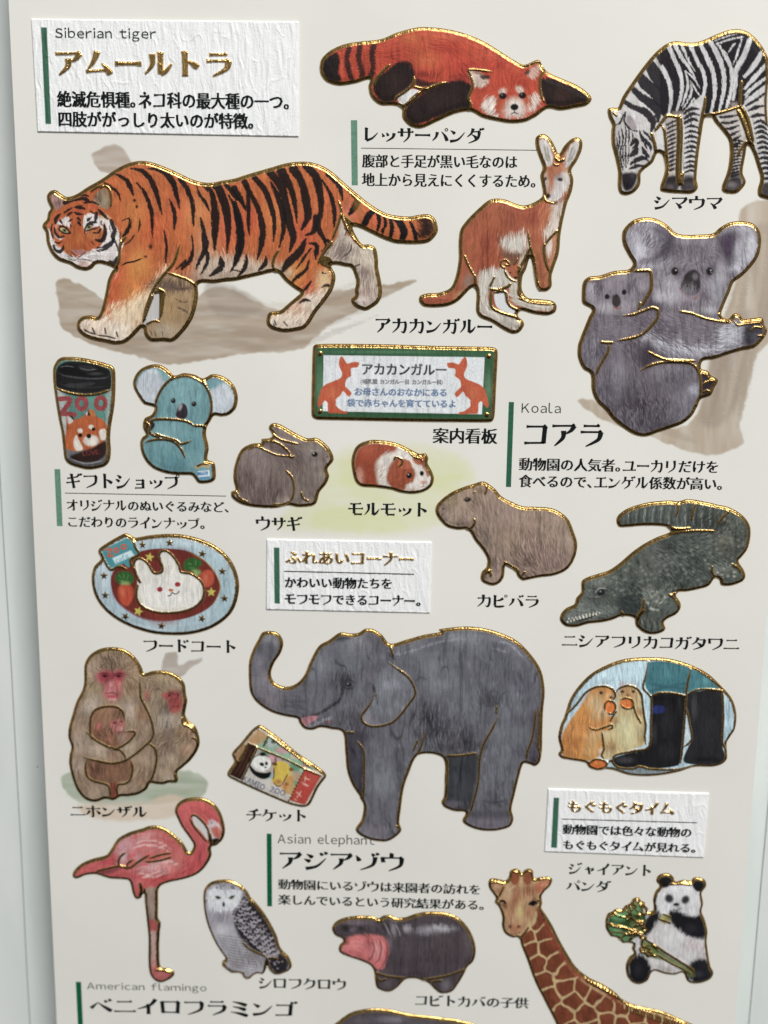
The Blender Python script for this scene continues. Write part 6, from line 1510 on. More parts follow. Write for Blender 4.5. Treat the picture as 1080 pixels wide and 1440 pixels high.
    for x, y in ((226, 136), (270, 116)):
        t = np.linspace(0, 2 * np.pi, 12); a.stroke([((x + 14 * math.cos(k)) / FR[2] + FR[0], (y + 13 * math.sin(k)) / FR[2] + FR[1]) for k in t], 10, O, taper=(0, 0), part='lettering', of='flag')
    ink(a, 'cafe', 216, 304, 186, 212, -34, (84, 150, 176), kind='gothic')
    a.rim(5.6)
    for k, (x, y, q) in enumerate(((380, 104, 0), (538, 92, 0), (728, 156, 10), (845, 258, 0), (858, 416, 0), (726, 534, 20), (490, 576, 10), (280, 522, 30), (162, 398, 0), (155, 284, 0))):
        a.goldfill(star(x, y, 24, -90 + q), part='gold_star', sm=False, lift=1.0)
    G = a.gold
    G('366 320 346 280 330 220 340 190 370 184 410 212 446 266 490 262 496 230 476 180 484 146 516 138 556 168 590 220 606 262 660 272 716 310 738 360 728 420 680 468 600 494 500 500 420 484 366 450 344 400 350 340', 3.4, taper=(0, 0))
    G('320 72 340 120 358 158 310 190 320 236', 3.6); G('128 140 190 246 240 230 290 246', 3.6); G('358 316 330 230', 3)
    a.build('oval curry plate sticker with a rice rabbit, carrots and a small blue flag', 'food sticker')
plate()
# ---------------------------------------------------------------- the monkey family
def monkeys():
    F(70, 890, 4.32)
    a = Art('monkey_family_sticker', 94, 906, 286, 1130)
    a.outline('210 200 230 150 270 114 320 92 380 86 440 94 490 120 530 160 560 210 574 244 620 232 680 228 740 240 790 270 820 310 828 370 836 410 830 450 824 500 850 540 880 560 900 600 912 660 900 710 860 770 810 816 776 846 780 890 770 910 730 908 690 920 640 916 610 914 590 950 540 980 480 992 430 994 390 1016 340 1008 280 1026 220 1012 170 960 140 890 118 800 120 740 130 690 112 630 116 570 136 500 160 420 196 350 208 300')
    BR = (150, 124, 106)
    a.col[:] = srgb(BR); a.parts[0]['name'] = 'mother'
    a.flow('380 130 370 90; 260 200 230 180; 500 200 530 190; 260 350 240 400; 500 350 520 400; 200 450 180 500; 560 500 580 560; 380 900 376 960; 180 800 180 860; 600 750 610 820; 250 950 270 980; 500 950 480 970; 300 680 360 720; 500 700 460 740; 360 820 366 880; 330 500 300 560; 680 300 660 270; 700 500 690 560; 740 640 680 660; 720 740 720 800; 850 660 840 740; 620 350 610 400; 680 860 680 900', 8)
    for x, y, r, c in ((380, 130, 90, (160, 132, 110)), (380, 190, 70, (110, 84, 74)), (270, 220, 50, (186, 162, 142)), (490, 230, 60, (160, 128, 106)), (270, 330, 50, (170, 144, 112)), (500, 330, 50, (152, 116, 92)), (260, 440, 60, (196, 180, 170)), (490, 470, 60, (190, 172, 162)), (560, 480, 50, (160, 112, 86)), (540, 590, 60, (150, 122, 108)), (200, 560, 50, (160, 130, 116)),
                       (180, 660, 60, (186, 164, 152)), (300, 700, 70, (192, 170, 154)), (480, 690, 60, (190, 168, 150)), (180, 800, 60, (182, 160, 146)), (200, 900, 60, (150, 122, 106)), (280, 960, 60, (176, 152, 136)), (580, 760, 60, (170, 142, 124)), (560, 880, 60, (150, 118, 100)), (480, 960, 60, (164, 136, 118)), (620, 850, 40, (120, 90, 78)), (400, 740, 40, (150, 112, 96)), (200, 400, 30, (140, 110, 92))): a.blob(x, y, r, r, c, .7, fur=1.5)
    # the second monkey
    a.fill('574 250 640 234 720 240 790 280 812 340 820 410 812 470 800 510 850 550 890 600 900 670 860 760 800 810 766 850 770 900 700 910 620 904 640 840 660 740 650 680 620 640 630 580 600 480 570 400', (150, 126, 108), 1, 3, fur=2, part='second_monkey')
    for x, y, r, c in ((680, 280, 60, (166, 140, 116)), (620, 320, 40, (130, 106, 90)), (640, 420, 50, (160, 136, 120)), (730, 520, 60, (186, 170, 158)), (720, 460, 40, (104, 80, 74)), (700, 560, 60, (190, 176, 164)), (720, 620, 70, (120, 94, 82)), (830, 600, 40, (150, 112, 86)), (700, 720, 60, (112, 88, 84)), (740, 760, 50, (170, 146, 130)), (840, 700, 50, (166, 124, 104)), (680, 820, 50, (164, 140, 124)), (720, 880, 40, (196, 176, 162)), (650, 890, 30, (130, 102, 90))): a.blob(x, y, r, r, c, .7, fur=1.5)
    a.blob(594, 372, 15, 34, (170, 90, 90), .9, fur=.5, part='ear', of='second_monkey')
    RED = (164, 66, 72)
    a.fill('690 370 730 350 790 348 802 380 808 430 796 464 760 476 730 450 720 410', RED, .92, 8, fur=2, part='face', of='second_monkey')
    a.blob(730, 374, 10, 8, (60, 24, 30), .9); a.blob(782, 370, 7, 7, (60, 24, 30), .9); a.stroke('716 364 740 358 760 366', 6, (110, 34, 44), a=.7); a.blob(770, 410, 14, 24, (196, 84, 86), .6); a.stroke('752 444 776 440 796 446', 5, (110, 40, 46), a=.8); a.blob(756, 470, 26, 12, (180, 84, 80), .6)
    # face of the mother
    a.part('head', '214 200 260 120 380 90 500 130 560 220 560 330 520 400 430 430 330 420 250 360')
    a.fill('290 236 330 222 384 226 440 222 460 240 450 280 436 310 440 370 420 396 380 404 344 390 330 350 334 320 300 290 286 260', (178, 92, 100), .95, 10, fur=2, part='face', of='head')
    a.fill('296 244 330 230 384 236 440 228 456 244 440 280 400 282 384 262 360 284 310 282', (150, 46, 66), .85, 8, fur=1)
    a.blob(338, 256, 16, 10, (58, 20, 30), .95, hard=.3, part='eye', of='head'); a.blob(422, 256, 16, 10, (58, 20, 30), .95, hard=.3, part='eye', of='head'); a.strokes('312 244 340 238 366 250; 396 250 424 238 448 244', 6, (96, 20, 40), a=.8)
    a.blob(378, 310, 14, 26, (206, 140, 150), .7); a.blob(384, 350, 44, 22, (200, 120, 130), .7); a.strokes('368 322 376 332 386 324', 5, (120, 50, 60), a=.9); a.stroke('340 364 380 358 424 368', 5, (120, 44, 56)); a.stroke('350 376 384 380 418 376', 11, (178, 60, 76), a=.85); a.blob(384, 398, 26, 8, (196, 150, 150), .7)
    a.strokes('300 210 330 190 350 176; 380 206 384 180 380 160; 440 210 430 190 420 170; 350 210 350 186 344 170; 410 208 406 186 400 168; 330 216 320 196 310 184; 460 216 460 196 450 180', 6, (90, 66, 60), a=.6)
    # baby
    a.fill('256 500 280 462 330 444 400 444 450 470 462 510 456 550 464 590 480 600 520 590 510 620 470 650 430 680 400 690 350 680 300 650 260 610 250 550', (146, 104, 86), 1, 3, fur=1.5, part='baby')
    for x, y, r, c in ((340, 480, 50, (160, 116, 90)), (300, 600, 40, (130, 78, 62)), (380, 640, 50, (140, 84, 66)), (440, 630, 30, (176, 146, 134)), (420, 480, 30, (120, 84, 70))): a.blob(x, y, r, r, c, .7, fur=1)
    a.blob(300, 560, 20, 24, (180, 100, 96), .85, part='ear', of='baby'); a.fill('366 540 390 526 440 520 456 550 450 590 420 606 396 596 376 570', (180, 104, 104), .95, 6, fur=1, part='face', of='baby'); a.blob(400, 540, 14, 8, (90, 40, 46), .9); a.blob(440, 532, 8, 8, (90, 40, 46), .9); a.blob(428, 576, 20, 14, (206, 150, 146), .7); a.stroke('410 596 430 600 446 592', 4, (110, 60, 60)); a.stroke('370 570 380 600 390 620', 10, (80, 56, 50), a=.6)
    # lap
    a.fill('230 760 290 774 380 786 460 770 500 770 506 820 490 880 430 900 410 930 410 1000 380 1006 366 960 364 920 300 900 240 870', (128, 88, 72), 1, 3, fur=2, part='belly'); a.blob(370, 830, 90, 40, (150, 104, 84), .6, fur=1); a.blob(300, 820, 40, 40, (100, 64, 56), .6, fur=1); a.fill('376 910 410 906 412 1000 380 1008 366 960', (140, 60, 56), .8, 4)
    a.part('arm', '150 620 230 590 300 660 400 700 450 740 440 770 330 780 220 750 160 700'); a.part('arm', '440 700 520 640 600 600 630 640 560 710 490 766 460 750')
    a.part('leg', '130 700 220 750 240 880 360 920 364 980 280 1020 190 990 130 860'); a.part('leg', '500 770 620 660 650 740 640 850 590 950 480 990 416 980 420 910 490 880')
    a.col *= 1.15; a.fur(.24, patch=.16); a.crepe(.05); a.rim(5.2)
    G = a.gold
    G('258 640 250 580 256 500 280 462 330 442 400 440 446 466 460 520', 3.2); G('226 592 280 640 350 680 410 692 460 670 500 636 522 594 460 594', 3.2); G('390 700 430 704 460 736 464 760', 3); G('206 744 240 756 300 770 380 784 460 768 520 730 580 680 620 640 634 600 620 520 580 430 556 380 552 260', 3.2)
    G('232 760 222 800 232 860 270 890 330 906 360 920 372 960 368 1000', 3.2); G('500 770 508 820 494 880 466 906 420 914 412 950 420 990', 3.2); G('600 664 640 690 654 740 640 830 606 912', 3.4); G('812 550 860 570 880 600', 3); G('762 850 766 880 740 900', 3); G('808 510 812 540 830 556', 3); G('866 630 890 640 900 670', 2.6)
    a.build('monkey family sticker, a pink faced mother hugging her baby with another monkey behind', 'animal sticker')
monkeys()

# ---------------------------------------------------------------- elephant
def elephant():
    F(300, 870, 3.375)
    a = Art('elephant_sticker', 344, 876, 776, 1190)
    o = P('232 66 270 58 310 70 332 110 322 160 290 210 274 260 290 300 340 322 390 310 430 270 460 200 500 130 550 100 600 66 650 70 690 66 720 48 760 50 800 76 840 118 920 98 1000 76 1080 62')
    F(500, 860, 3.6)
    o2 = P('420 90 540 76 640 82 740 110 820 150 890 220 940 300 958 400 950 500 946 600 944 700 934 760 910 782 880 772 850 770 830 830 808 920 790 1000 800 1050 780 1090 700 1110 620 1104 560 1080 540 1056 556 1016 500 1010 450 990 434 964 448 930 450 860 440 740 320 726 270 820 244 900 230 1000 222 1070 232 1110 190 1150 150 1164 80 1156 20 1130 0 1100 30 1050 40 980 20 940')
    F(300, 870, 3.375)
    o3 = P('700 850 660 790 634 720 626 640 614 540 560 524 510 516 470 528 430 520 406 490 400 474 330 460 270 440 210 400 176 350 168 280 170 200 190 140 212 100')
    a.outline(o + o2 + o3)
    a.col[:] = srgb((98, 98, 106)); a.parts[0]['name'] = 'body'
    a.flow('250 120 240 200; 230 300 250 360; 340 390 420 400; 540 300 520 360; 620 200 620 260; 740 120 740 180; 760 300 760 360; 860 300 850 380; 800 600 800 680; 800 900 800 960; 1000 300 1000 380; 1000 500 1000 560; 1200 300 1200 380; 1300 600 1300 700; 1200 800 1200 860', 6)
    L, D = (128, 130, 138), (62, 62, 70)
    for x, y, r, c in ((230, 300, 60, (136, 130, 136)), (300, 380, 60, (124, 118, 126)), (220, 200, 40, (120, 116, 124)), (420, 380, 60, (92, 92, 100)), (520, 230, 60, L), (680, 120, 60, L), (620, 290, 60, (80, 80, 88)), (520, 380, 60, (110, 110, 118)), (700, 200, 60, (112, 114, 124)), (640, 420, 60, (104, 102, 110)), (760, 240, 50, (96, 90, 100)), (850, 300, 60, L), (860, 420, 60, (120, 120, 128)), (580, 470, 60, (100, 100, 108)), (700, 500, 60, (88, 86, 94))): a.blob(x, y, r, r, c, .65, fur=1.5)
    F(500, 860, 3.6)
    for x, y, r, c in ((420, 140, 90, (92, 92, 100)), (560, 140, 80, (130, 134, 142)), (760, 180, 70, (112, 112, 120)), (300, 200, 50, (120, 122, 130)), (420, 300, 90, (112, 114, 122)), (600, 300, 90, (104, 104, 112)), (700, 260, 60, (88, 88, 98)), (560, 450, 100, (112, 114, 122)), (400, 560, 80, D), (360, 520, 40, (50, 48, 56)), (500, 660, 90, (78, 74, 82)), (600, 640, 60, (70, 66, 76)), (820, 420, 70, (112, 112, 122)), (860, 380, 50, (78, 74, 86)), (740, 640, 90, (104, 106, 114)),
                       (700, 440, 60, (80, 80, 90)), (740, 820, 70, (104, 106, 114)), (700, 950, 60, (86, 86, 94)), (160, 640, 80, (104, 104, 112)), (140, 820, 80, (110, 112, 120)), (200, 760, 50, (82, 80, 88)), (120, 1000, 70, (92, 92, 100)), (80, 1100, 40, (116, 110, 118)), (900, 560, 40, (92, 88, 98)), (640, 860, 40, (92, 92, 100)), (820, 700, 30, (78, 76, 86)), (240, 560, 60, (100, 100, 108)), (60, 740, 40, (90, 90, 98)), (10, 560, 60, (66, 62, 70))): a.blob(x, y, r, r * 1.1, c, .65, fur=1.5)
    a.fill('460 726 612 720 620 780 600 900 580 990 500 1000 450 970 460 880', (60, 62, 68), 1, 4, fur=2, part='hind_leg'); a.blob(500, 970, 50, 20, (104, 96, 108), .8, fur=1); a.blob(530, 850, 30, 90, (76, 78, 86), .5, fur=1)
    a.part('hind_leg', '640 700 700 560 880 560 850 780 790 980 790 1090 620 1100 560 1050 600 960')
    a.part('front_leg', '40 700 100 620 320 640 300 740 230 960 220 1100 80 1150 10 1100 40 1000'); a.fill('600 1030 700 1010 780 1040 776 1084 700 1100 610 1094 570 1070', (112, 104, 116), .7, 8, fur=2)
    a.fill('590 1010 700 1000 780 1010 770 1040 600 1040', (58, 58, 66), .6, 10, fur=2); a.fill('20 1090 80 1080 200 1090 220 1116 150 1150 60 1136', (116, 110, 120), .6, 8, fur=2)
    a.fill('896 520 924 480 930 600 922 690 930 750 908 774 880 764 880 700 896 640', (84, 78, 90), .95, 3, fur=1, part='tail'); a.blob(902, 740, 18, 26, (58, 52, 62), .8, fur=1)
    a.strokes('320 620 330 660 320 710; 716 470 740 420 760 400; 690 420 704 450 712 480; 300 350 330 330 360 340; 640 950 700 960 770 950', 6, (54, 52, 60), a=.6, fur=1)
    a.strokes('200 216 300 190 420 150 560 130; 720 150 780 160 850 230; 690 180 760 200', 7, (160, 162, 170), a=.35, fur=1)
    F(300, 870, 3.375)
    a.fill('634 545 700 545 716 620 716 720 712 850 670 780 640 700', (66, 62, 72), .95, 4, fur=2, part='front_leg'); a.blob(680, 640, 30, 60, (92, 88, 100), .5, fur=1)
    a.part('head', '410 470 460 200 600 66 760 50 850 120 860 200 840 300 860 470 720 520 620 530 500 510'); a.part('trunk', '170 100 260 50 330 80 320 170 270 260 330 320 450 260 470 330 500 440 420 470 250 430 160 320')
    a.fill('840 210 900 260 950 310 960 360 920 420 880 460 840 490 780 500 720 490 704 460 740 420 764 360 780 300', (112, 114, 122), .85, 6, fur=2, part='ear')
    a.blob(840, 300, 50, 50, (134, 136, 144), .6, fur=1); a.blob(780, 470, 60, 20, (104, 102, 112), .6, fur=1); a.blob(900, 350, 40, 50, (98, 96, 106), .5, fur=1); a.blob(732, 466, 22, 24, (128, 120, 130), .7, fur=1)
    a.fill('580 90 620 74 660 80 640 94 600 104', (56, 54, 62), .8, 6, fur=1)
    a.blob(640, 306, 40, 40, (56, 54, 60), .75, fur=1); a.blob(645, 308, 13, 9, (22, 22, 26), 1, hard=.5, part='eye', of='head'); a.strokes('620 290 646 284 670 300; 618 320 644 330 672 320', 5, (44, 42, 48), a=.8); a.blob(640, 304, 4, 3, (170, 170, 176), .9)
    a.stroke('616 330 600 380 560 410 520 436 470 458 430 464', [6, 16, 16, 14, 12, 6], (52, 50, 56), a=.85, fur=1); a.fill('420 470 470 456 500 460 480 480 450 500 430 506', (176, 116, 130), .95, 3, fur=.6, part='mouth', of='head'); a.stroke('440 506 480 500 520 480 560 466', 12, (140, 138, 146), a=.8, fur=1); a.blob(548, 486, 9, 6, (170, 70, 84), .7)
    a.strokes('756 320 770 350 780 400; 744 300 760 320 766 340; 830 160 850 180 870 190', 9, (54, 50, 58), a=.7, fur=1); a.blob(700, 560, 40, 40, (70, 66, 76), .6, fur=1)
    for k in range(20):
        t = k / 20; x = 200 - 14 * math.sin(t * 3) + 10 * t; y = 130 + t * 230
        a.stroke(f'{x-8+t*20} {y} {x+30} {y+8} {x+70} {y-2}', 3, (70, 68, 76), a=.3)
    for k in range(14):
        x = 300 + k * 16; y = 340 + 8 * math.sin(k * .4); a.stroke(f'{x} {y} {x-4} {y+50} {x-10} {y+90}', 3, (74, 72, 80), a=.25)
    a.blob(266, 88, 30, 24, (150, 150, 156), .5, fur=1); a.blob(300, 110, 16, 20, (140, 136, 140), .5)
    r = np.random.default_rng(5)
    for k in range(40):
        x, y = r.uniform(560, 830), r.uniform(110, 480); a.stroke(f'{x} {y} {x+r.uniform(-30,30)} {y+r.uniform(-14,14)}', 3, (72, 70, 78) if k % 2 else (150, 150, 158), a=.22)
    for k in range(90):
        x, y = r.uniform(820, 1480), r.uniform(160, 620); a.stroke(f'{x} {y} {x+r.uniform(-6,6)} {y+r.uniform(20,60)}', 3.5, (64, 62, 70) if k % 2 else (150, 152, 160), a=.2, fur=.6)
    a.col *= 1.34
    F(300, 870, 3.375)
    for x, y, rx, ry, c, q in ((520, 180, 40, 50, (140, 142, 150), .5), (700, 130, 50, 40, (146, 146, 152), .5), (610, 290, 46, 40, (62, 60, 66), .6), (400, 400, 60, 30, (84, 82, 90), .5), (250, 380, 50, 24, (150, 138, 144), .5), (870, 360, 50, 60, (136, 138, 146), .5), (700, 330, 40, 70, (120, 122, 130), .4)): a.blob(x, y, rx, ry, c, q, fur=1)
    F(500, 860, 3.6)
    for x, y, rx, ry, c, q in ((560, 130, 110, 20, (150, 152, 160), .4), (420, 330, 60, 110, (140, 142, 150), .4), (760, 560, 60, 120, (134, 136, 144), .45), (140, 840, 40, 130, (140, 142, 150), .45), (660, 440, 60, 40, (70, 68, 76), .5), (380, 600, 70, 60, (56, 54, 62), .5), (540, 680, 120, 24, (58, 56, 64), .5), (230, 820, 24, 120, (80, 78, 86), .5)): a.blob(x, y, rx, ry, c, q, fur=1)
    a.fur(.10, patch=.14); a.crepe(.10)
    a.rim(4.9)
    F(300, 870, 3.375)
    G = a.gold
    G('840 124 848 150 856 174', 3.2); G('834 204 870 230 910 258 940 290 960 340 950 370 920 410 890 450 850 486 800 502 750 504 714 486 704 456 730 420 756 380 766 350', 3.2); G('682 574 714 620 718 700 716 790 712 860', 3); G('970 570 950 620', 2.6); G('1002 532 990 590 966 640 930 720 900 800 880 960', 3); G('630 535 668 534', 3)
    F(500, 860, 3.6)
    G('714 472 712 510', 2.6); G('720 530 690 590 650 660 630 730 620 860 590 980 572 1030', 3.2); G('460 724 530 722 614 710', 3); G('914 490 906 560 892 640 870 700 866 750', 3); G('930 490 928 600 924 680 934 720', 2.6)
    G('466 740 464 850 450 930', 2.4); G('204 1078 216 1086', 2.4)
    a.build('largest grey elephant sticker, trunk raised to the left, standing above its caption', 'animal sticker')
elephant()

# ---------------------------------------------------------------- zoo tickets
def tickets():
    F(300, 870, 3.375)
    a = Art('ticket_sticker', 316, 1016, 464, 1138)
    a.outline('88 640 130 590 180 530 216 504 240 512 320 570 400 636 480 690 530 730 536 750 500 800 460 880 430 894 360 880 240 830 130 780 72 750 66 730 100 674')
    a.col[:] = srgb((206, 198, 186)); a.parts[0]['name'] = 'ticket'
    a.flow('300 700 320 740; 150 650 170 680', 5)
    a.fill('*214 520 *262 552 *240 602 *160 580', (196, 150, 112), 1, 1, sm=False); a.fill('*96 650 *150 590 *160 600 *120 680', (176, 130, 96), 1, 1, sm=False)
    a.fill('*168 584 *212 604 *136 762 *78 736', (64, 34, 28), 1, 1.5, sm=False, part='wooden_holder'); a.strokes('176 596 140 670 100 740; 190 604 150 690 116 750', 5, (110, 64, 48), a=.6)
    a.fill('*262 552 *500 716 *470 712 *206 602', (150, 180, 156), 1, 1.5, sm=False, part='back_ticket')
    for x, y, rx, ry, c in ((270, 590, 26, 18, (180, 190, 190)), (286, 580, 12, 9, (60, 70, 66)), (250, 580, 10, 8, (60, 70, 66)), (330, 620, 36, 16, (206, 150, 160)), (390, 650, 24, 14, (210, 190, 180)), (350, 600, 18, 8, (110, 170, 130)), (440, 690, 26, 12, (180, 120, 120)), (420, 660, 16, 8, (130, 180, 150))): a.blob(x, y, rx, ry, c, .85, hard=.3)
    # front ticket
    a.fill('*208 608 *434 706 *362 856 *132 762', (206, 202, 194), 1, 1, sm=False, part='front_ticket')
    a.fill('*208 608 *434 706 *400 776 *170 690', (176, 168, 160), .9, 3, sm=False)
    for x, y, rx, ry, c in ((280, 660, 30, 20, (214, 140, 160)), (250, 634, 26, 12, (110, 160, 120)), (390, 700, 36, 22, (86, 156, 120)), (300, 670, 20, 24, (190, 150, 160)), (400, 750, 24, 26, (196, 150, 120)), (360, 740, 20, 40, (220, 180, 90)), (280, 740, 24, 14, (140, 180, 190)), (250, 750, 20, 10, (190, 210, 190)), (180, 700, 16, 20, (220, 216, 206)), (420, 716, 10, 16, (160, 200, 170)), (386, 780, 14, 20, (80, 160, 130)), (340, 790, 20, 14, (226, 130, 80))): a.blob(x, y, rx, ry, c, .8, hard=.2)
    a.fill('184 670 200 652 230 644 264 654 276 680 266 706 236 718 206 706 188 690', (226, 228, 222), 1, 1.5, part='printed_panda'); a.blob(236, 638, 15, 10, (24, 30, 28), 1, hard=.6); a.blob(176, 668, 10, 12, (24, 30, 28), 1, hard=.6); a.blob(232, 686, 12, 9, (24, 28, 28), 1, rot=30, hard=.6); a.blob(254, 682, 7, 9, (24, 28, 28), 1, hard=.6); a.blob(250, 700, 6, 4, (24, 28, 28), 1)
    a.fill('172 680 186 700 210 720 250 726 276 722 266 748 236 756 200 740 176 712', (22, 26, 26), 1, 2); a.strokes('184 670 200 650 232 640 266 652', 4, (30, 34, 32), a=.8)
    a.fill('286 690 300 676 330 672 360 690 356 740 330 770 318 786 290 780 280 760 292 730', (222, 184, 66), 1, 2, part='printed_giraffe'); a.fill('282 690 276 680 296 676 306 690', (110, 60, 30), .9, 2); a.strokes('300 680 296 660 300 650; 330 672 330 660; 286 770 306 790 326 784; 356 730 340 760 326 786; 288 700 290 730 286 760', 6, (120, 64, 30)); a.blob(372, 710, 11, 9, (140, 80, 40), 1, hard=.4); a.blob(310, 768, 18, 12, (190, 120, 70), .9); a.fill('344 760 372 740 386 790 370 830 330 810', (206, 140, 60), .8, 3); a.blob(350, 780, 10, 8, (150, 84, 40), .8)
    ink(a, 'KAMIO', 148, 268, 738, 766, 46, (26, 48, 124), part='lettering'); ink(a, 'ZOO', 276, 352, 790, 816, 22, (26, 48, 124), part='lettering')
    a.fill('*436 706 *514 738 *436 880 *362 856', (196, 66, 58), 1, 1, sm=False, part='stub'); a.blob(480, 750, 20, 30, (210, 90, 80), .5)
    a.strokes('432 750 460 760; 440 740 436 770; 424 780 456 790; 420 770 450 786; 396 816 420 840; 420 812 396 846; 384 850 400 858', 6, (230, 170, 160), a=.85)
    a.fur(.05, patch=.05); a.crepe(.05); a.rim(4.4)
    G = a.gold
    G('262 548 320 594 400 650 470 706', 2.4); G('206 604 280 634 360 668 434 706 516 742', 2.6); G('164 584 214 604', 2.4); G('262 552 240 600', 2.2); G('212 606 136 764', 2.2); G('96 660 130 670 162 590', 3)
    for k in range(11): a.gold(f'{434-k*7.2} {710+k*14.4} {431-k*7.2} {716+k*14.4}', 2.0, taper=(0, 0))
    a.build('two overlapping ticket stickers printed with a panda and a giraffe, red stub at the end', 'ticket sticker')
tickets()

# ---------------------------------------------------------------- prairie dogs and boots
def prairie():
    F(760, 900, 3.375)
    a = Art('prairie_dog_sticker', 780, 922, 1040, 1096)
    a.outline('120 340 140 280 180 220 240 160 320 116 400 90 500 82 600 86 700 112 790 156 860 220 910 280 930 350 924 420 900 460 884 490 886 560 866 586 820 600 730 602 660 624 580 640 500 646 420 640 350 618 310 612 270 618 230 604 214 582 150 570 100 560 84 540 96 520 84 460 96 400 110 370')
    a.col[:] = srgb((180, 202, 216)); a.parts[0]['name'] = 'sky_background'
    a.flow('180 400 170 460; 300 250 300 300; 280 500 290 540; 400 400 400 460; 600 400 602 460; 780 400 782 460; 480 300 480 340', 7)
    a.blob(400, 140, 120, 40, (190, 212, 224), .6); a.blob(160, 260, 40, 60, (160, 188, 206), .5)
    a.fill('330 600 420 600 600 606 720 598 640 640 500 650 400 640', (130, 140, 146), .9, 4); a.fill('660 420 690 330 710 330 716 470 690 500', (190, 206, 216), 1, 2); a.fill('866 250 910 290 926 360 910 440 870 480', (176, 200, 216), 1, 2)
    a.fill('510 104 600 96 712 120 700 180 690 246 600 250 530 256 500 220 494 180 506 140', (66, 116, 132), 1, 2, part='trouser_leg'); a.fill('714 124 790 160 850 214 850 228 760 230 700 246 694 190', (70, 122, 138), 1, 2, part='trouser_leg')
    a.strokes('510 200 600 214 690 200; 520 236 600 220 690 226', 10, (50, 92, 110), a=.7, fur=1); a.blob(600, 150, 60, 30, (84, 134, 148), .6); a.blob(780, 190, 40, 20, (92, 142, 154), .6)
    BK = (46, 46, 50)
    a.fill('690 262 760 236 856 234 862 320 862 500 876 550 860 580 780 590 690 580 676 560 700 500 716 470 704 380', BK, 1, 1.5, part='boot')
    a.fill('528 256 600 250 684 260 682 340 672 460 664 560 650 590 560 604 440 600 370 602 344 584 346 556 400 536 470 516 510 500 522 440 520 340', (34, 34, 38), 1, 1.5, part='boot')
    for x, y, rx, ry, c in ((730, 320, 14, 60, (90, 90, 96)), (800, 420, 40, 60, (56, 56, 60)), (600, 380, 40, 80, (52, 52, 58)), (600, 520, 50, 40, (52, 52, 58)), (400, 564, 40, 16, (84, 84, 90)), (780, 560, 50, 12, (20, 20, 22)), (560, 270, 40, 10, (20, 20, 24)), (540, 440, 14, 50, (64, 64, 70)), (660, 300, 10, 40, (60, 60, 66))): a.blob(x, y, rx, ry, c, .6)
    a.fill('530 310 580 308 592 324 580 340 530 342', (40, 50, 120), .9, 3, part='boot_patch')
    O, LT = (204, 134, 66), (214, 196, 160)
    a.fill('360 260 390 222 430 214 466 236 476 280 480 330 496 370 496 440 490 490 440 510 360 540 320 560 290 550 296 500 290 440 310 400 350 360 362 320 356 290', (196, 170, 130), 1, 2, fur=1, part='prairie_dog')
    for x, y, r, c in ((400, 400, 50, (206, 198, 160)), (420, 460, 50, (206, 196, 156)), (330, 500, 30, (176, 130, 90)), (410, 240, 40, (176, 116, 72)), (470, 340, 20, (170, 116, 80)), (440, 260, 20, (196, 150, 110)), (390, 320, 30, (190, 160, 124)), (480, 470, 20, (190, 150, 100)), (350, 380, 20, (170, 120, 84)), (310, 440, 20, (206, 180, 150))): a.blob(x, y, r, r, c, .7, fur=1)
    a.fill('120 410 160 350 200 290 220 250 250 226 300 216 340 230 352 260 330 290 326 330 330 360 350 350 340 380 310 400 330 420 290 430 296 480 290 520 260 560 220 570 160 560 110 550 100 500 104 440', O, 1, 2, fur=1.5, part='prairie_dog')
    for x, y, r, c in ((290, 330, 40, (216, 186, 160)), (260, 360, 30, (206, 170, 130)), (250, 450, 44, (214, 176, 136)), (150, 480, 50, (176, 104, 56)), (170, 420, 40, (196, 130, 76)), (290, 250, 30, (196, 140, 90)), (260, 290, 40, (210, 180, 146)), (240, 520, 40, (206, 160, 110)), (230, 400, 40, (190, 120, 66)), (320, 260, 16, (214, 170, 130)), (130, 540, 24, (190, 124, 70)), (285, 520, 14, (224, 200, 180))): a.blob(x, y, r, r, c, .7, fur=1)
    for x, y in ((287, 246), (388, 240), (440, 240)): a.blob(x, y, 9, 8, (70, 44, 30), .95, hard=.4)
    a.blob(334, 268, 10, 7, (60, 40, 36), .9); a.blob(346, 258, 7, 6, (150, 150, 150), .6); a.blob(412, 258, 10, 7, (120, 70, 50), .8)
    CR = (222, 112, 30)
    for p in ('306 300 320 286 344 288 352 310 346 336 322 340 308 322', '378 290 400 278 430 282 438 304 420 316 390 312', '232 580 250 566 290 566 312 584 310 602 280 612 244 606'):
        a.fill(p, CR, 1, 1, part='carrot_piece')
    a.blob(326, 304, 10, 8, (226, 140, 70), .7); a.blob(410, 294, 14, 5, (224, 140, 70), .7); a.blob(270, 582, 20, 7, (224, 136, 66), .7)
    a.col *= 1.15; a.fur(.12, patch=.08); a.crepe(.08); a.rim(4.6)
    G = a.gold
    G('122 350 170 300 214 244 260 218 310 214 344 232 354 262 330 290', 3); G('352 250 370 226 410 210 450 220 476 250 484 300 490 350 498 400 494 450 500 490', 3); G('304 330 306 296 326 282 350 294 354 320 338 344 316 340', 2.6); G('378 280 400 270 430 276 440 300 430 318 400 318 380 300', 2.6)
    G('230 408 260 420 310 406 336 396 340 410 320 420', 2.8); G('360 330 340 360 330 380', 2.6); G('290 430 296 470 300 510 290 540 300 556', 2.8); G('440 300 450 340 476 390', 2.4); G('228 582 260 560 300 566 316 584 290 610', 2.8)
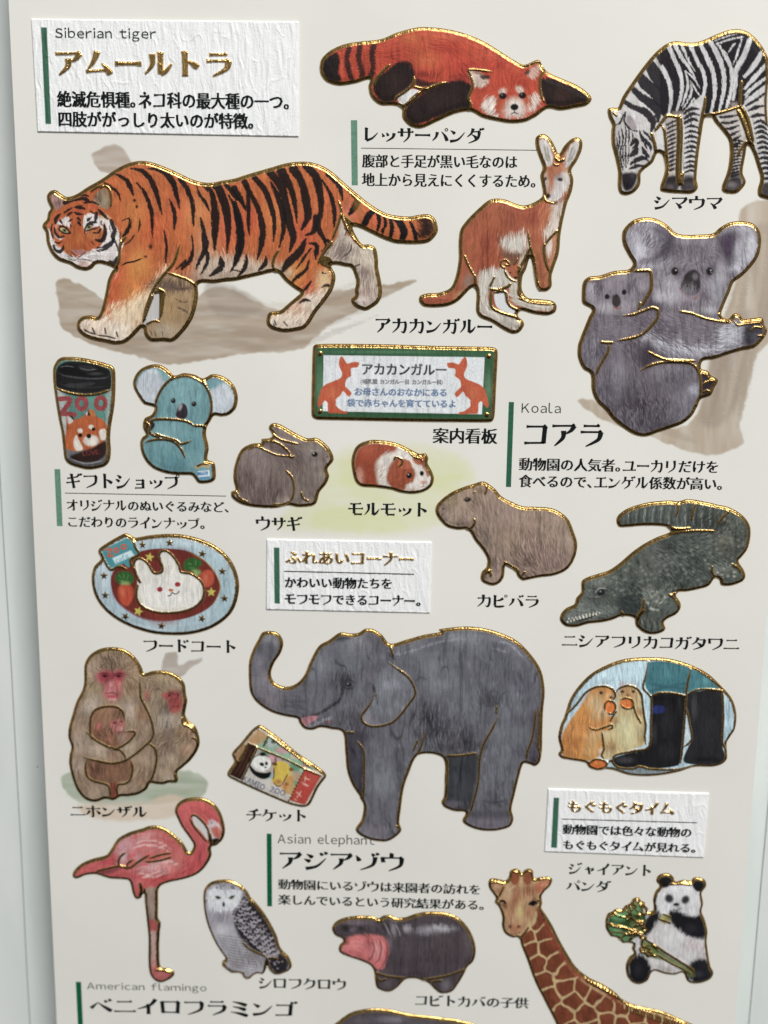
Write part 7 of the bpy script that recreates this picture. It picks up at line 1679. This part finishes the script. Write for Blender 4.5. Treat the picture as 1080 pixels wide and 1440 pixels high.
    G('512 96 496 170 486 220 510 250 524 270 522 400 512 500 440 520 356 540 340 570 370 600 440 604 470 594 520 606 640 608 720 590', 3); G('524 260 560 246 620 246 690 260', 3); G('716 124 700 180 690 250 686 330 676 460 664 580', 3); G('692 254 740 232 800 228 860 236', 3); G('692 320 704 380 716 460 700 486 676 500', 2.8); G('862 236 866 350 862 480 880 520', 3); G('716 120 780 160 850 214 880 240', 2.6); G('310 580 340 560', 2.6)
    a.build('oval prairie dog sticker, two of them eating beside black rubber boots', 'animal sticker')
prairie()
# ---------------------------------------------------------------- flamingo
def flamingo():
    F(80, 1110, 4.32)
    a = Art('flamingo_sticker', 98, 1118, 320, 1386)
    a.outline('94 520 106 490 150 450 220 420 300 398 330 360 370 300 440 260 520 236 570 220 640 226 710 270 770 330 796 376 812 380 830 340 810 300 760 230 730 170 716 130 730 90 770 60 830 48 900 54 960 90 1000 150 1022 240 1010 300 970 340 938 350 940 400 910 460 860 510 790 540 700 560 640 580 618 610 616 700 616 780 632 810 626 870 622 960 626 1060 640 1084 680 1086 714 1110 704 1140 650 1170 610 1168 570 1130 556 1060 556 900 546 800 536 700 530 630 510 660 480 664 460 630 440 556 400 546 320 540 240 516 180 520 130 540 104 538')
    PK = (206, 84, 92)
    a.col[:] = srgb(PK); a.parts[0]['name'] = 'body'
    a.flow('200 460 160 480; 400 330 360 360; 600 270 540 280; 620 380 560 400; 560 480 500 500; 740 440 700 460; 860 420 850 460; 830 280 850 310; 760 130 760 170; 880 90 920 100; 960 230 970 260; 350 500 310 510; 490 600 490 640', 9)
    for x, y, rx, ry, c in ((430, 330, 70, 50, (218, 160, 172)), (560, 280, 80, 34, (222, 150, 156)), (640, 330, 50, 60, (212, 104, 104)), (560, 360, 90, 30, (216, 120, 124)), (580, 470, 90, 30, (226, 176, 180)), (680, 450, 60, 40, (224, 160, 162)), (620, 540, 90, 26, (206, 66, 76)), (730, 420, 50, 60, (214, 110, 108)), (860, 450, 60, 50, (206, 70, 80)), (870, 380, 40, 60, (196, 66, 78)), (830, 300, 40, 40, (210, 92, 98)), (770, 150, 40, 60, (216, 92, 98)), (880, 100, 70, 40, (214, 86, 90)), (940, 160, 40, 60, (206, 76, 84)), (330, 430, 50, 20, (196, 56, 74)), (220, 460, 60, 16, (206, 84, 96)), (360, 520, 70, 14, (206, 80, 90)), (480, 600, 24, 40, (206, 84, 92)), (400, 400, 30, 40, (214, 180, 190)), (500, 410, 30, 20, (216, 150, 160)), (480, 560, 50, 20, (210, 100, 110)), (800, 500, 60, 16, (196, 56, 70))): a.blob(x, y, rx, ry, c, .75, fur=1.5)
    a.strokes('480 320 560 300 640 320 700 360; 460 350 540 330 620 340 680 370; 500 500 560 510 640 490; 520 530 600 520 680 500; 600 440 680 430 740 450', 10, (232, 190, 190), a=.55, fur=1); a.strokes('560 290 640 290 700 330; 500 440 560 420 600 400', 8, (196, 60, 70), a=.5, fur=1)
    a.fill('250 500 300 486 380 470 400 474 330 500 280 510', (120, 60, 70), .8, 4, fur=1); a.stroke('560 416 620 396 690 386', 12, (220, 130, 120), a=.9)
    a.part('tail_feathers', '94 520 160 450 300 400 380 440 380 480 430 540 250 520 104 538'); a.part('wing', '380 360 560 230 700 270 760 360 700 400 560 430 440 470 380 440')
    a.part('neck', '716 130 760 60 900 54 1000 150 930 180 860 110 800 140 860 260 930 340 940 400 880 480 800 520 760 400 820 380 830 340')
    a.fill('930 180 970 190 1000 230 1000 290 970 330 940 340 930 300 920 240', (214, 190, 192), .9, 5, fur=1, part='head'); a.fill('940 230 980 220 1000 250 996 290 960 280', (206, 90, 80), .9, 5); a.fill('940 300 970 290 990 296 970 326 944 336', (40, 24, 28), 1, 3, part='beak_tip'); a.blob(942, 196, 7, 7, (60, 30, 36), .95); a.blob(942, 196, 14, 10, (210, 170, 176), .5); a.strokes('972 240 980 270 990 290', 8, (206, 76, 50), a=.9)
    # leg
    a.fill('545 600 605 596 604 700 606 790 560 800 552 700', (166, 132, 124), 1, 3, part='leg'); a.fill('556 790 606 790 616 830 606 860 564 860', (186, 80, 86), 1, 4); a.fill('564 860 606 860 604 960 600 1060 570 1060 564 960', (190, 146, 144), 1, 4, part='leg'); a.fill('566 1030 600 1030 600 1070 568 1080', (190, 120, 120), .9, 6)
    a.fill('568 1070 600 1080 640 1092 700 1104 696 1130 650 1156 610 1158 580 1130', (190, 92, 98), 1, 3, part='foot'); a.stroke('552 610 556 700 560 790', 8, (130, 100, 90), a=.5)
    a.col[..., 1:] *= 1.15; a.fur(.11, patch=.08); a.crepe(.06)
    a.fill('826 160 846 150 880 190 920 240 924 300 880 250 840 206', (206, 206, 204), 1, 1, part='white_paper')
    a.rim(4.6)
    G = a.gold
    G('812 170 826 150 850 152 900 200 926 250 930 320', 3.2); G('812 170 840 220 890 280 916 310', 3); G('926 250 940 300 938 350', 4)
    G('240 492 300 474 400 456 436 478', 3); G('420 376 390 400 380 430 390 456 430 464', 3.2); G('470 416 440 436 430 460 450 466 500 430 566 388', 3.2); G('540 430 580 430 640 420 700 402', 3); G('566 412 620 392 696 378', 2.8); G('510 560 516 600 508 640', 4.4); G('536 590 540 640 546 700', 3); G('604 598 612 680 606 780', 3); G('600 1090 650 1092 690 1106', 2.6)
    a.build('pink flamingo sticker standing on one leg, at the lower left', 'animal sticker')
flamingo()

# ---------------------------------------------------------------- owl
def owl():
    F(270, 1160, 4.696)
    a = Art('owl_sticker', 284, 1234, 412, 1380)
    a.outline('74 470 84 420 120 380 180 362 250 362 310 386 360 430 390 480 420 510 470 570 520 650 560 730 580 800 600 830 640 870 660 930 640 962 600 980 570 988 530 970 500 930 496 900 490 950 470 984 440 980 410 990 380 1016 350 1010 320 978 260 976 230 950 200 930 200 900 220 880 180 820 140 750 100 650 80 560')
    a.col[:] = srgb((168, 166, 174)); a.parts[0]['name'] = 'body'
    a.flow('200 420 190 380; 200 560 196 600; 180 640 184 700; 250 800 260 850; 350 900 360 940; 420 560 450 600; 480 700 500 740; 560 880 580 920', 6)
    a.part('head', '74 470 120 380 250 362 340 420 340 540 270 580 120 570'); a.fill('104 470 130 420 180 400 220 430 270 410 320 440 330 500 300 550 240 560 190 570 130 550', (214, 216, 220), 1, 6, fur=2)
    DK = (48, 44, 50)
    for x, y, rx, ry, c in ((170, 600, 60, 40, (130, 126, 136)), (200, 690, 60, 40, (206, 206, 212)), (140, 620, 30, 60, (176, 174, 184)), (380, 940, 50, 24, (206, 206, 212)), (280, 900, 60, 40, (150, 144, 146)), (420, 860, 50, 60, (130, 122, 124))): a.blob(x, y, rx, ry, c, .7, fur=1.5)
    r = np.random.default_rng(11)
    # scaled feathers of wing and back
    a.part('wing', '270 560 340 520 400 500 480 590 560 740 590 830 500 860 420 820 350 770 290 700')
    a.fill('280 580 340 500 380 480 440 540 500 640 550 740 590 830 640 900 620 960 560 976 510 920 500 860 430 830 360 780 300 700', (50, 46, 52), 1, 4, fur=1.5)
    for row in range(13):
        for k in range(7):
            u, v = row / 12.0, k / 6.0
            L0 = (275 + 235 * u ** 1.1, 585 + 270 * u ** .9); R0 = (345 + 240 * u, 470 + 350 * u)
            x = L0[0] + (R0[0] - L0[0]) * v + r.uniform(-6, 6); y = L0[1] + (R0[1] - L0[1]) * v + r.uniform(-6, 6)
            a.stroke(f'{x-15} {y-6} {x-10} {y+7} {x+2} {y+11} {x+13} {y}', 10, (190, 184, 192) if r.random() < .75 else (140, 132, 140), a=.85); a.blob(x, y - 1, 7, 6, DK, .8)
    for k in range(26):
        x, y = 560 + r.uniform(-50, 60), 900 + r.uniform(-60, 50); a.blob(x, y, 8, 6, (180, 172, 182) if k % 2 else DK, .7, hard=.3)
    for k in range(30):
        x, y = 220 + r.uniform(-60, 100), 400 + r.uniform(-18, 16); a.blob(x, y, 8, 5, DK if k % 2 else (170, 168, 176), .6, hard=.3)
    for k in range(22):
        x, y = 340 + r.uniform(-16, 20), 460 + r.uniform(-50, 70); a.blob(x, y, 8, 6, DK if k % 2 else (180, 176, 184), .6, hard=.3)
    # barred breast
    for row in range(13):
        y = 716 + row * 19
        for k in range(10):
            x = 180 + row * 8 + k * (20 - row * .2) + r.uniform(-3, 3)
            a.stroke(f'{x-9} {y+k*3-3} {x} {y+k*3+4} {x+9} {y+k*3-2}', 6, (92, 86, 90), a=.7); a.stroke(f'{x-9} {y+k*3+5} {x} {y+k*3+12} {x+9} {y+k*3+6}', 4, (206, 202, 206), a=.5)
    for x, y, s in ((175, 470, 1), (266, 468, -1)):
        a.fill([((x - 22) / FR[2] + FR[0], (y - 6 * s) / FR[2] + FR[1], True), (x / FR[2] + FR[0], (y - 10) / FR[2] + FR[1], False), ((x + 22) / FR[2] + FR[0], (y + 6 * s - 4) / FR[2] + FR[1], True), (x / FR[2] + FR[0], (y + 14) / FR[2] + FR[1], False)], (44, 38, 34), 1, 1.5, part='eye', of='head'); a.blob(x, y + 8, 9, 5, (150, 130, 70), .8)
    a.blob(212, 516, 10, 18, (54, 50, 54), 1, hard=.4, part='beak', of='head'); a.strokes('212 480 214 500; 160 500 150 530; 260 500 270 530; 190 520 180 550; 240 520 246 550', 4, (150, 150, 158), a=.6)
    a.fill('230 900 280 930 340 950 400 960 450 940 470 960 440 976 380 1008 350 1000 320 966 260 964 230 940', (176, 172, 178), .8, 5, fur=2, part='foot'); a.strokes('240 930 260 950 300 960; 320 960 350 990 380 996', 8, (70, 64, 66), a=.7)
    a.fur(.12, patch=.08); a.rim(4.0)
    a.golds('334 762 380 806 430 832 494 858;494 858 500 900 520 950 560 980;500 872 540 868 570 876;210 900 230 930 240 950;340 960 350 990 370 1004', 2.8)
    a.gold('394 490 440 540 480 600', 2.2)
    a.build('white and grey snowy owl sticker with scaled wing feathers', 'animal sticker')
owl()

# ---------------------------------------------------------------- hippo calf
def calf():
    F(440, 1160, 3.857)
    a = Art('hippo_calf_sticker', 464, 1280, 674, 1400)
    a.outline('104 570 110 540 140 514 190 498 260 492 330 496 356 506 380 492 420 488 450 502 500 500 560 480 620 470 700 472 760 486 810 520 850 570 876 630 884 690 870 740 840 770 820 810 790 860 760 900 730 912 690 912 660 890 630 860 590 840 540 832 500 840 460 880 420 904 380 900 346 880 336 840 330 790 310 760 270 740 200 716 160 700 140 680 144 650 164 630 156 614 124 600')
    DK = (78, 68, 74)
    a.col[:] = srgb(DK); a.parts[0]['name'] = 'body'
    a.flow('200 540 230 540; 400 560 420 600; 550 600 550 680; 700 600 702 680; 820 640 820 700; 740 860 740 880; 400 860 400 880', 8)
    for x, y, rx, ry, c in ((700, 556, 60, 22, (190, 190, 196)), (620, 566, 60, 26, (160, 156, 164)), (510, 560, 26, 24, (176, 172, 178)), (700, 640, 90, 60, (86, 76, 80)), (560, 720, 100, 60, (72, 62, 68)), (780, 700, 60, 80, (72, 62, 68)), (440, 560, 20, 40, (150, 144, 150)), (830, 640, 30, 60, (92, 80, 84)), (500, 640, 50, 60, (84, 74, 80)), (240, 520, 80, 14, (120, 108, 116)), (720, 860, 24, 30, (120, 116, 122)), (400, 860, 26, 24, (100, 92, 96)), (420, 640, 16, 40, (110, 100, 106))): a.blob(x, y, rx, ry, c, .7, fur=1.2)
    a.part('head', '104 570 140 514 330 496 400 520 420 640 400 780 330 780 160 700 140 650')
    a.blob(180, 552, 24, 18, (40, 34, 38), .8, part='nostril', of='head'); a.blob(262, 556, 24, 16, (52, 44, 50), .7, part='eye', of='head'); a.blob(220, 560, 20, 14, (110, 100, 108), .6); a.blob(330, 540, 30, 26, (90, 80, 86), .6)
    PK = (188, 96, 104)
    a.fill('166 630 200 600 260 590 330 590 384 600 406 640 410 690 396 740 370 776 330 766 290 740 220 716 160 692 150 670', PK, 1, 5, fur=1.5, part='open_mouth', of='head')
    for x, y, rx, ry, c in ((240, 640, 60, 34, (206, 120, 124)), (180, 660, 24, 16, (196, 110, 116)), (350, 670, 30, 60, (204, 130, 134)), (300, 640, 20, 40, (176, 90, 96)), (180, 630, 20, 16, (130, 50, 60))): a.blob(x, y, rx, ry, c, .75)
    a.strokes('322 610 334 660 320 710 290 736; 360 604 372 660 360 720 330 750; 396 620 404 670 396 720 370 770', 8, (120, 56, 66), a=.8); a.strokes('330 620 342 660 330 710; 370 610 384 660 372 720', 6, (220, 150, 150), a=.5)
    a.strokes('370 530 390 560 400 590; 400 520 420 560 436 610; 430 520 450 550 456 590; 470 530 490 570 500 600', 7, (50, 42, 48), a=.7); a.strokes('384 520 404 556 416 590; 440 530 464 560 476 600', 6, (160, 154, 160), a=.6)
    a.part('front_leg', '330 790 380 800 460 820 500 830 460 880 400 904 346 880'); a.part('hind_leg', '590 836 680 820 830 780 800 860 740 912 680 910')
    for k in range(5): a.stroke(f'{540+k*60} 590 {546+k*60} 680 {536+k*60} 790', 5, (60, 50, 56), a=.4, fur=1)
    a.col *= 1.3; a.fur(.12, patch=.12); a.crepe(.07); a.rim(4.4)
    a.golds('346 790 380 806 440 816 498 822;586 836 660 822 740 806 830 772;350 790 350 820 370 836 400 826;640 850 660 840 700 836;352 506 364 518 384 510;356 506 350 516 346 518', 3)
    a.build('baby pygmy hippo sticker with its pink mouth wide open, complete above its caption', 'animal sticker')
calf()

# ---------------------------------------------------------------- giraffe (runs out at the foot of the picture)
def giraffe():
    F(660, 1190, 3.6)
    a = Art('giraffe_sticker', 684, 1216, 1010, 1560)
    a.outline('96 180 110 162 150 166 184 172 200 150 206 124 236 112 256 122 266 136 276 122 300 112 322 124 328 160 360 156 400 154 420 168 410 200 380 230 366 256 370 290 364 310 390 350 420 400 460 480 500 550 540 610 600 660 680 700 740 740 770 770 820 796 900 816 980 836 1060 870 1180 930 1250 1020 1260 1300 540 1320 520 1100 440 900 380 780 330 680 290 570 262 500 250 462 220 462 180 440 164 400 166 360 150 310 128 280 134 262 120 240 100 210')
    TN = (206, 170, 128)
    a.col[:] = srgb(TN); a.parts[0]['name'] = 'neck'
    a.flow('240 200 240 260; 220 380 220 420; 330 420 340 480; 400 600 420 660; 560 780 600 820; 800 900 840 920', 7)
    # brown patches as cells between pale lines
    S = [(340, 390), (366, 430), (290, 450), (310, 520), (392, 516), (346, 590), (430, 590), (376, 670), (478, 640), (410, 760), (486, 706), (480, 840), (524, 776), (580, 716), (590, 850), (630, 740), (700, 790), (620, 920), (520, 930), (700, 880), (760, 800), (760, 900), (850, 856), (930, 870), (860, 930), (1010, 900), (700, 990), (580, 1010), (800, 1010), (930, 980), (1060, 960), (1100, 1050), (980, 1080), (860, 1120), (720, 1120), (600, 1120), (1180, 1020), (1150, 1150), (1000, 1200), (860, 1230), (700, 1240), (580, 1240), (1100, 1260), (270, 400)]
    P_ = np.array(S, float) / FR[2] + np.array(FR[:2])
    j = 2.2; Xw = a.X + j * vnoise(a.X, a.Y, 9, 9, 51); Yw = a.Y + j * vnoise(a.X, a.Y, 9, 9, 52)
    d = np.stack([np.hypot(Xw - p[0], Yw - p[1]) for p in P_]); idx = np.argsort(d, axis=0)[:2]; d = np.sort(d, axis=0)[:2]
    cell = ss(1.7, 3.4, (d[1] - d[0])) * ss(30, 25, d[0])
    neck = smooth(P('250 470 330 380 350 310 400 390 520 620 640 720 760 780 1000 860 1240 960 1260 1300 560 1320 520 1100 440 900 300 600'))
    sl = (slice(0, a.h), slice(0, a.w)); nm = ss(-1, 3, a.sdf(neck, sl, 8)); cell = cell * nm
    BR = srgb((134, 66, 42)).astype(np.float32) * (1 + .16 * vnoise(a.X, a.Y, 7, 7, 53))[..., None]
    a.col = a.col * (1 - cell[..., None]) + BR * cell[..., None]
    for k in range(len(P_)):
        m = (idx[0] == k) & (cell > .5)
        if m.sum() > 20: a.id[m] = a.newpart('patch')
    # mane
    a.fill('330 300 360 310 400 380 450 480 500 560 550 620 620 676 700 716 760 770 740 780 680 740 600 690 530 640 470 560 430 490 390 410 350 340', (150, 62, 44), 1, 4, fur=2, part='mane'); a.strokes('540 630 600 676 660 700 740 760', 10, (206, 110, 80), a=.5, fur=1)
    for k in range(22): 
        x, y = 760 + k * 19, 780 + k * 6.6; a.stroke(f'{x} {y-6} {x+6} {y+16} {x+4} {y+30}', 7, (226, 196, 140) if k % 2 else (170, 90, 60), a=.8)
    # head
    a.fill('150 240 190 196 240 180 300 180 340 210 350 260 330 320 300 370 290 410 270 440 230 450 190 440 172 400 170 350 160 300 140 270', (196, 150, 116), 1, 4, fur=1.5, part='head')
    for x, y, rx, ry, c in ((230, 250, 34, 60, (164, 90, 66)), (300, 220, 34, 30, (150, 78, 56)), (260, 320, 20, 40, (214, 186, 130)), (200, 320, 24, 44, (190, 130, 100)), (200, 230, 20, 34, (206, 170, 140)), (300, 330, 24, 34, (176, 112, 86)), (230, 410, 40, 30, (178, 106, 82)), (180, 290, 16, 20, (120, 60, 50)), (330, 270, 20, 20, (150, 90, 70)), (250, 390, 20, 10, (200, 140, 110))): a.blob(x, y, rx, ry, c, .75, fur=1)
    a.strokes('150 276 170 270 186 284', 12, (40, 28, 28), part='eye', of='head'); a.stroke('300 290 322 276 344 284', 16, (36, 28, 32), part='eye', of='head'); a.blob(322, 288, 12, 9, (20, 18, 20), 1, hard=.4)
    a.blob(206, 400, 8, 10, (90, 40, 36), .9, part='nostril', of='head'); a.blob(250, 400, 9, 9, (90, 40, 36), .9, part='nostril', of='head'); a.stroke('190 430 226 440 264 424', 4, (110, 54, 46), a=.8); a.stroke('200 220 220 200 230 190', 7, (220, 190, 150), a=.8)
    a.fill('206 170 210 136 236 120 256 140 250 176 230 190', (156, 82, 54), 1, 4, fur=1, part='horn', of='head'); a.fill('270 170 278 136 300 122 318 134 318 170 296 190', (156, 82, 54), 1, 4, fur=1, part='horn', of='head')
    a.fill('108 178 150 176 186 190 176 220 150 240 124 220', (186, 130, 100), 1, 4, fur=1, part='ear', of='head'); a.fill('330 190 370 168 410 168 400 200 370 226 340 230', (196, 116, 88), 1, 4, fur=1, part='ear', of='head'); a.blob(140, 200, 16, 14, (214, 170, 140), .7); a.blob(380, 190, 20, 12, (214, 150, 120), .6)
    a.fur(.09, patch=.06); a.crepe(.05); a.rim(4.4)
    a.golds('110 176 140 176 180 186;176 196 160 226 150 250;130 272 150 280 160 290;340 266 356 270 362 300;356 310 380 350 376 370;216 120 236 126 250 130;280 124 300 118 316 130;250 462 280 430 300 400', 2.6)
    for k in range(12): a.gold(f'{590+k*16} {664+k*9} {598+k*16} {680+k*8.5}', 3.2, taper=(0, 0))
    for k in range(24): a.gold(f'{800+k*14} {800+k*4.6} {802+k*14} {826+k*4.6}', 2.0, taper=(0, 0))
    a.build('tall giraffe sticker, head and patterned neck only, cut off by the bottom edge', 'animal sticker')
giraffe()

# ---------------------------------------------------------------- panda
def panda():
    F(780, 1190, 3.6)
    a = Art('panda_sticker', 850, 1224, 1006, 1386)
    a.outline('256 390 258 366 268 340 290 330 310 316 340 318 356 300 380 290 398 264 424 258 438 276 456 282 458 300 474 314 470 330 500 322 498 270 508 230 530 200 514 176 522 150 550 136 580 138 602 156 610 178 650 170 690 174 700 160 730 156 760 170 768 200 750 226 744 240 752 290 744 330 760 370 774 430 770 480 780 560 790 610 804 640 790 670 750 690 700 694 670 680 650 640 610 650 560 646 510 630 490 640 470 680 430 698 390 686 364 650 360 600 376 560 400 540 390 516 396 494 370 488 346 490 330 474 312 460 286 456 270 436 258 414')
    a.col[:] = srgb((206, 204, 204)); a.parts[0]['name'] = 'belly'
    a.flow('620 220 620 260; 600 480 600 540; 430 600 426 640; 720 620 720 660; 700 400 690 440; 480 380 470 420', 6)
    for x, y, rx, ry, c in ((600, 460, 60, 60, (220, 220, 222)), (700, 500, 50, 30, (196, 176, 180)), (560, 620, 50, 20, (186, 172, 160)), (520, 590, 40, 30, (210, 206, 204)), (640, 560, 50, 40, (206, 204, 206)), (740, 560, 20, 60, (186, 176, 180))): a.blob(x, y, rx, ry, c, .6, fur=1)
    BK = (34, 34, 40)
    a.fill('530 210 560 190 620 184 690 188 736 230 744 290 730 330 690 350 640 350 580 340 530 330 508 290 512 240', (218, 218, 220), 1, 3, fur=1, part='head')
    a.fill('522 180 530 150 560 142 590 156 596 180 570 200 540 204', BK, 1, 3, part='ear', of='head'); a.fill('694 190 710 166 746 170 760 200 740 224 714 220', BK, 1, 3, part='ear', of='head')
    a.blob(578, 258, 22, 24, BK, .95, rot=-40, hard=.4, part='eye_patch', of='head'); a.blob(660, 264, 20, 24, BK, .95, rot=40, hard=.4, part='eye_patch', of='head'); a.blob(614, 288, 16, 9, BK, 1, hard=.4, part='nose', of='head'); a.stroke('596 310 616 318 640 306', 5, (60, 56, 60)); a.blob(620, 310, 30, 16, (176, 172, 178), .5)
    a.fill('590 320 640 330 700 350 744 340 764 400 766 456 720 460 660 440 620 410 590 380 576 340', BK, 1, 5, fur=2, part='arm'); a.fill('520 320 530 350 510 390 480 430 456 450 440 430 450 380 480 340', BK, 1, 5, fur=2, part='arm')
    a.blob(690, 410, 30, 24, (64, 62, 70), .5, fur=1)
    a.fill('376 570 410 544 450 550 480 590 486 640 460 680 420 690 384 670 370 620', BK, 1, 5, fur=2, part='leg'); a.fill('680 590 720 566 770 570 790 620 796 650 770 680 710 686 676 660 664 620', (40, 40, 48), 1, 6, fur=2, part='leg'); a.blob(420, 620, 20, 30, (70, 70, 80), .4, fur=1); a.blob(730, 640, 24, 18, (72, 72, 84), .5)
    GN = (62, 108, 70)
    a.fill('270 390 280 350 330 330 380 300 410 280 440 290 450 330 460 360 450 400 440 440 400 460 380 478 340 478 300 450 276 430', (54, 84, 46), 1, 2, part='bamboo_leaves')
    for x, y, rx, ry, c in ((320, 362, 34, 20, (96, 142, 100)), (292, 416, 22, 22, (92, 138, 98)), (398, 318, 24, 22, (88, 132, 90)), (358, 452, 26, 18, (96, 142, 104)), (412, 392, 30, 14, (90, 132, 90)), (300, 360, 20, 12, GN), (340, 350, 30, 20, (84, 130, 88)), (400, 320, 26, 22, GN), (300, 416, 24, 24, (80, 124, 84)), (360, 450, 26, 20, (90, 134, 96)), (410, 390, 30, 16, GN), (430, 350, 16, 14, (70, 110, 60)), (480, 510, 40, 26, (76, 118, 76)), (500, 530, 30, 16, (96, 140, 100))): a.blob(x, y, rx, ry, c, .75, hard=.3)
    for q in ('*276 352 300 340 340 346 *368 366 330 366 300 364', '*300 330 330 316 360 318 *392 340 350 346 320 344', '*360 300 384 296 410 312 *430 344 396 334 376 320', '*398 272 420 276 434 296 *440 326 416 314 402 296', '*268 404 290 392 326 400 *356 416 320 424 290 420', '*280 436 300 426 330 428 *364 434 336 450 304 450', '*330 478 340 452 366 438 *392 430 388 456 366 476', '*376 392 400 378 430 378 *452 388 430 400 400 402', '*396 430 416 414 440 410 *456 420 440 436 416 440', '*452 500 470 492 500 502 *526 526 496 528 470 518', '*440 528 462 524 490 534 *508 552 476 552 456 544'):
        a.fill(q, (104, 150, 106), .95, 1.2, part='leaf', of='bamboo_leaves'); p_ = P(q); a.gold([p_[0][:2], p_[1][:2], p_[2][:2], p_[3][:2]], 1.5, part=None)
    a.blob(558, 360, 28, 26, (140, 130, 70), .95, hard=.4, part='bamboo_shoot'); a.blob(550, 350, 12, 12, (190, 180, 120), .7)
    a.fill('430 470 470 480 520 510 560 540 640 590 690 620 710 650 690 656 640 620 560 574 500 560 450 540', (110, 120, 66), .9, 3, part='bamboo_stem')
    a.fur(.1, patch=.06); a.crepe(.04); a.rim(4.2)
    G = a.gold
    G('444 458 500 490 560 530 640 580 700 620 704 650', 3.4); G('520 540 580 580 640 610 690 640', 2.6); G('280 382 320 400 360 406 400 420 440 440', 3); G('380 300 390 350 410 370 450 380', 3); G('580 186 640 184 690 190', 3); G('446 460 440 500 470 540 520 546', 3); G('526 360 560 372 586 382', 3); G('548 334 586 350', 2)
    r = np.random.default_rng(9)
    G('262 380 290 392 330 396 370 408 420 430', 3); G('300 330 330 350 370 340 400 300', 2.4); G('330 470 350 440 390 430 440 440', 2.4)
    for k in range(26):
        x, y = r.uniform(370, 456), r.uniform(280, 470); a.gold(f'{x} {y} {x+r.uniform(6,16)} {y+r.uniform(-10,10)}', 4, taper=(0, 0))
    for k in range(10):
        x, y = r.uniform(410, 520), r.uniform(470, 540); a.gold(f'{x} {y} {x+r.uniform(6,16)} {y+r.uniform(0,12)}', 3.5, taper=(0, 0))
    a.build('giant panda sticker holding a leafy bamboo stem, at the lower right', 'animal sticker')
panda()

# ---------------------------------------------------------------- grown hippo, only its back in the picture
def hippo():
    F(440, 1160, 3.857)
    a = Art('pygmy_hippo_sticker', 462, 1414, 720, 1560)
    a.outline('90 1110 130 1070 200 1020 270 1000 340 994 420 1000 480 1014 540 1026 620 1034 700 1044 780 1054 880 1080 960 1120 1040 1180 1080 1300 1060 1480 900 1500 300 1500 120 1460 84 1280')
    a.col[:] = srgb((92, 84, 90)); a.parts[0]['name'] = 'body'
    a.flow('300 1040 330 1050; 600 1070 640 1090; 800 1120 830 1160', 8)
    a.blob(420, 1050, 90, 20, (150, 146, 154), .6, fur=1); a.blob(600, 1080, 120, 24, (110, 104, 110), .6, fur=1); a.blob(260, 1060, 60, 24, (120, 112, 120), .6, fur=1)
    a.fur(.12, patch=.1); a.crepe(.05); a.rim(4.4)
    a.build('dark grey hippo sticker cut off by the bottom edge, only its curved back showing', 'animal sticker')
hippo()
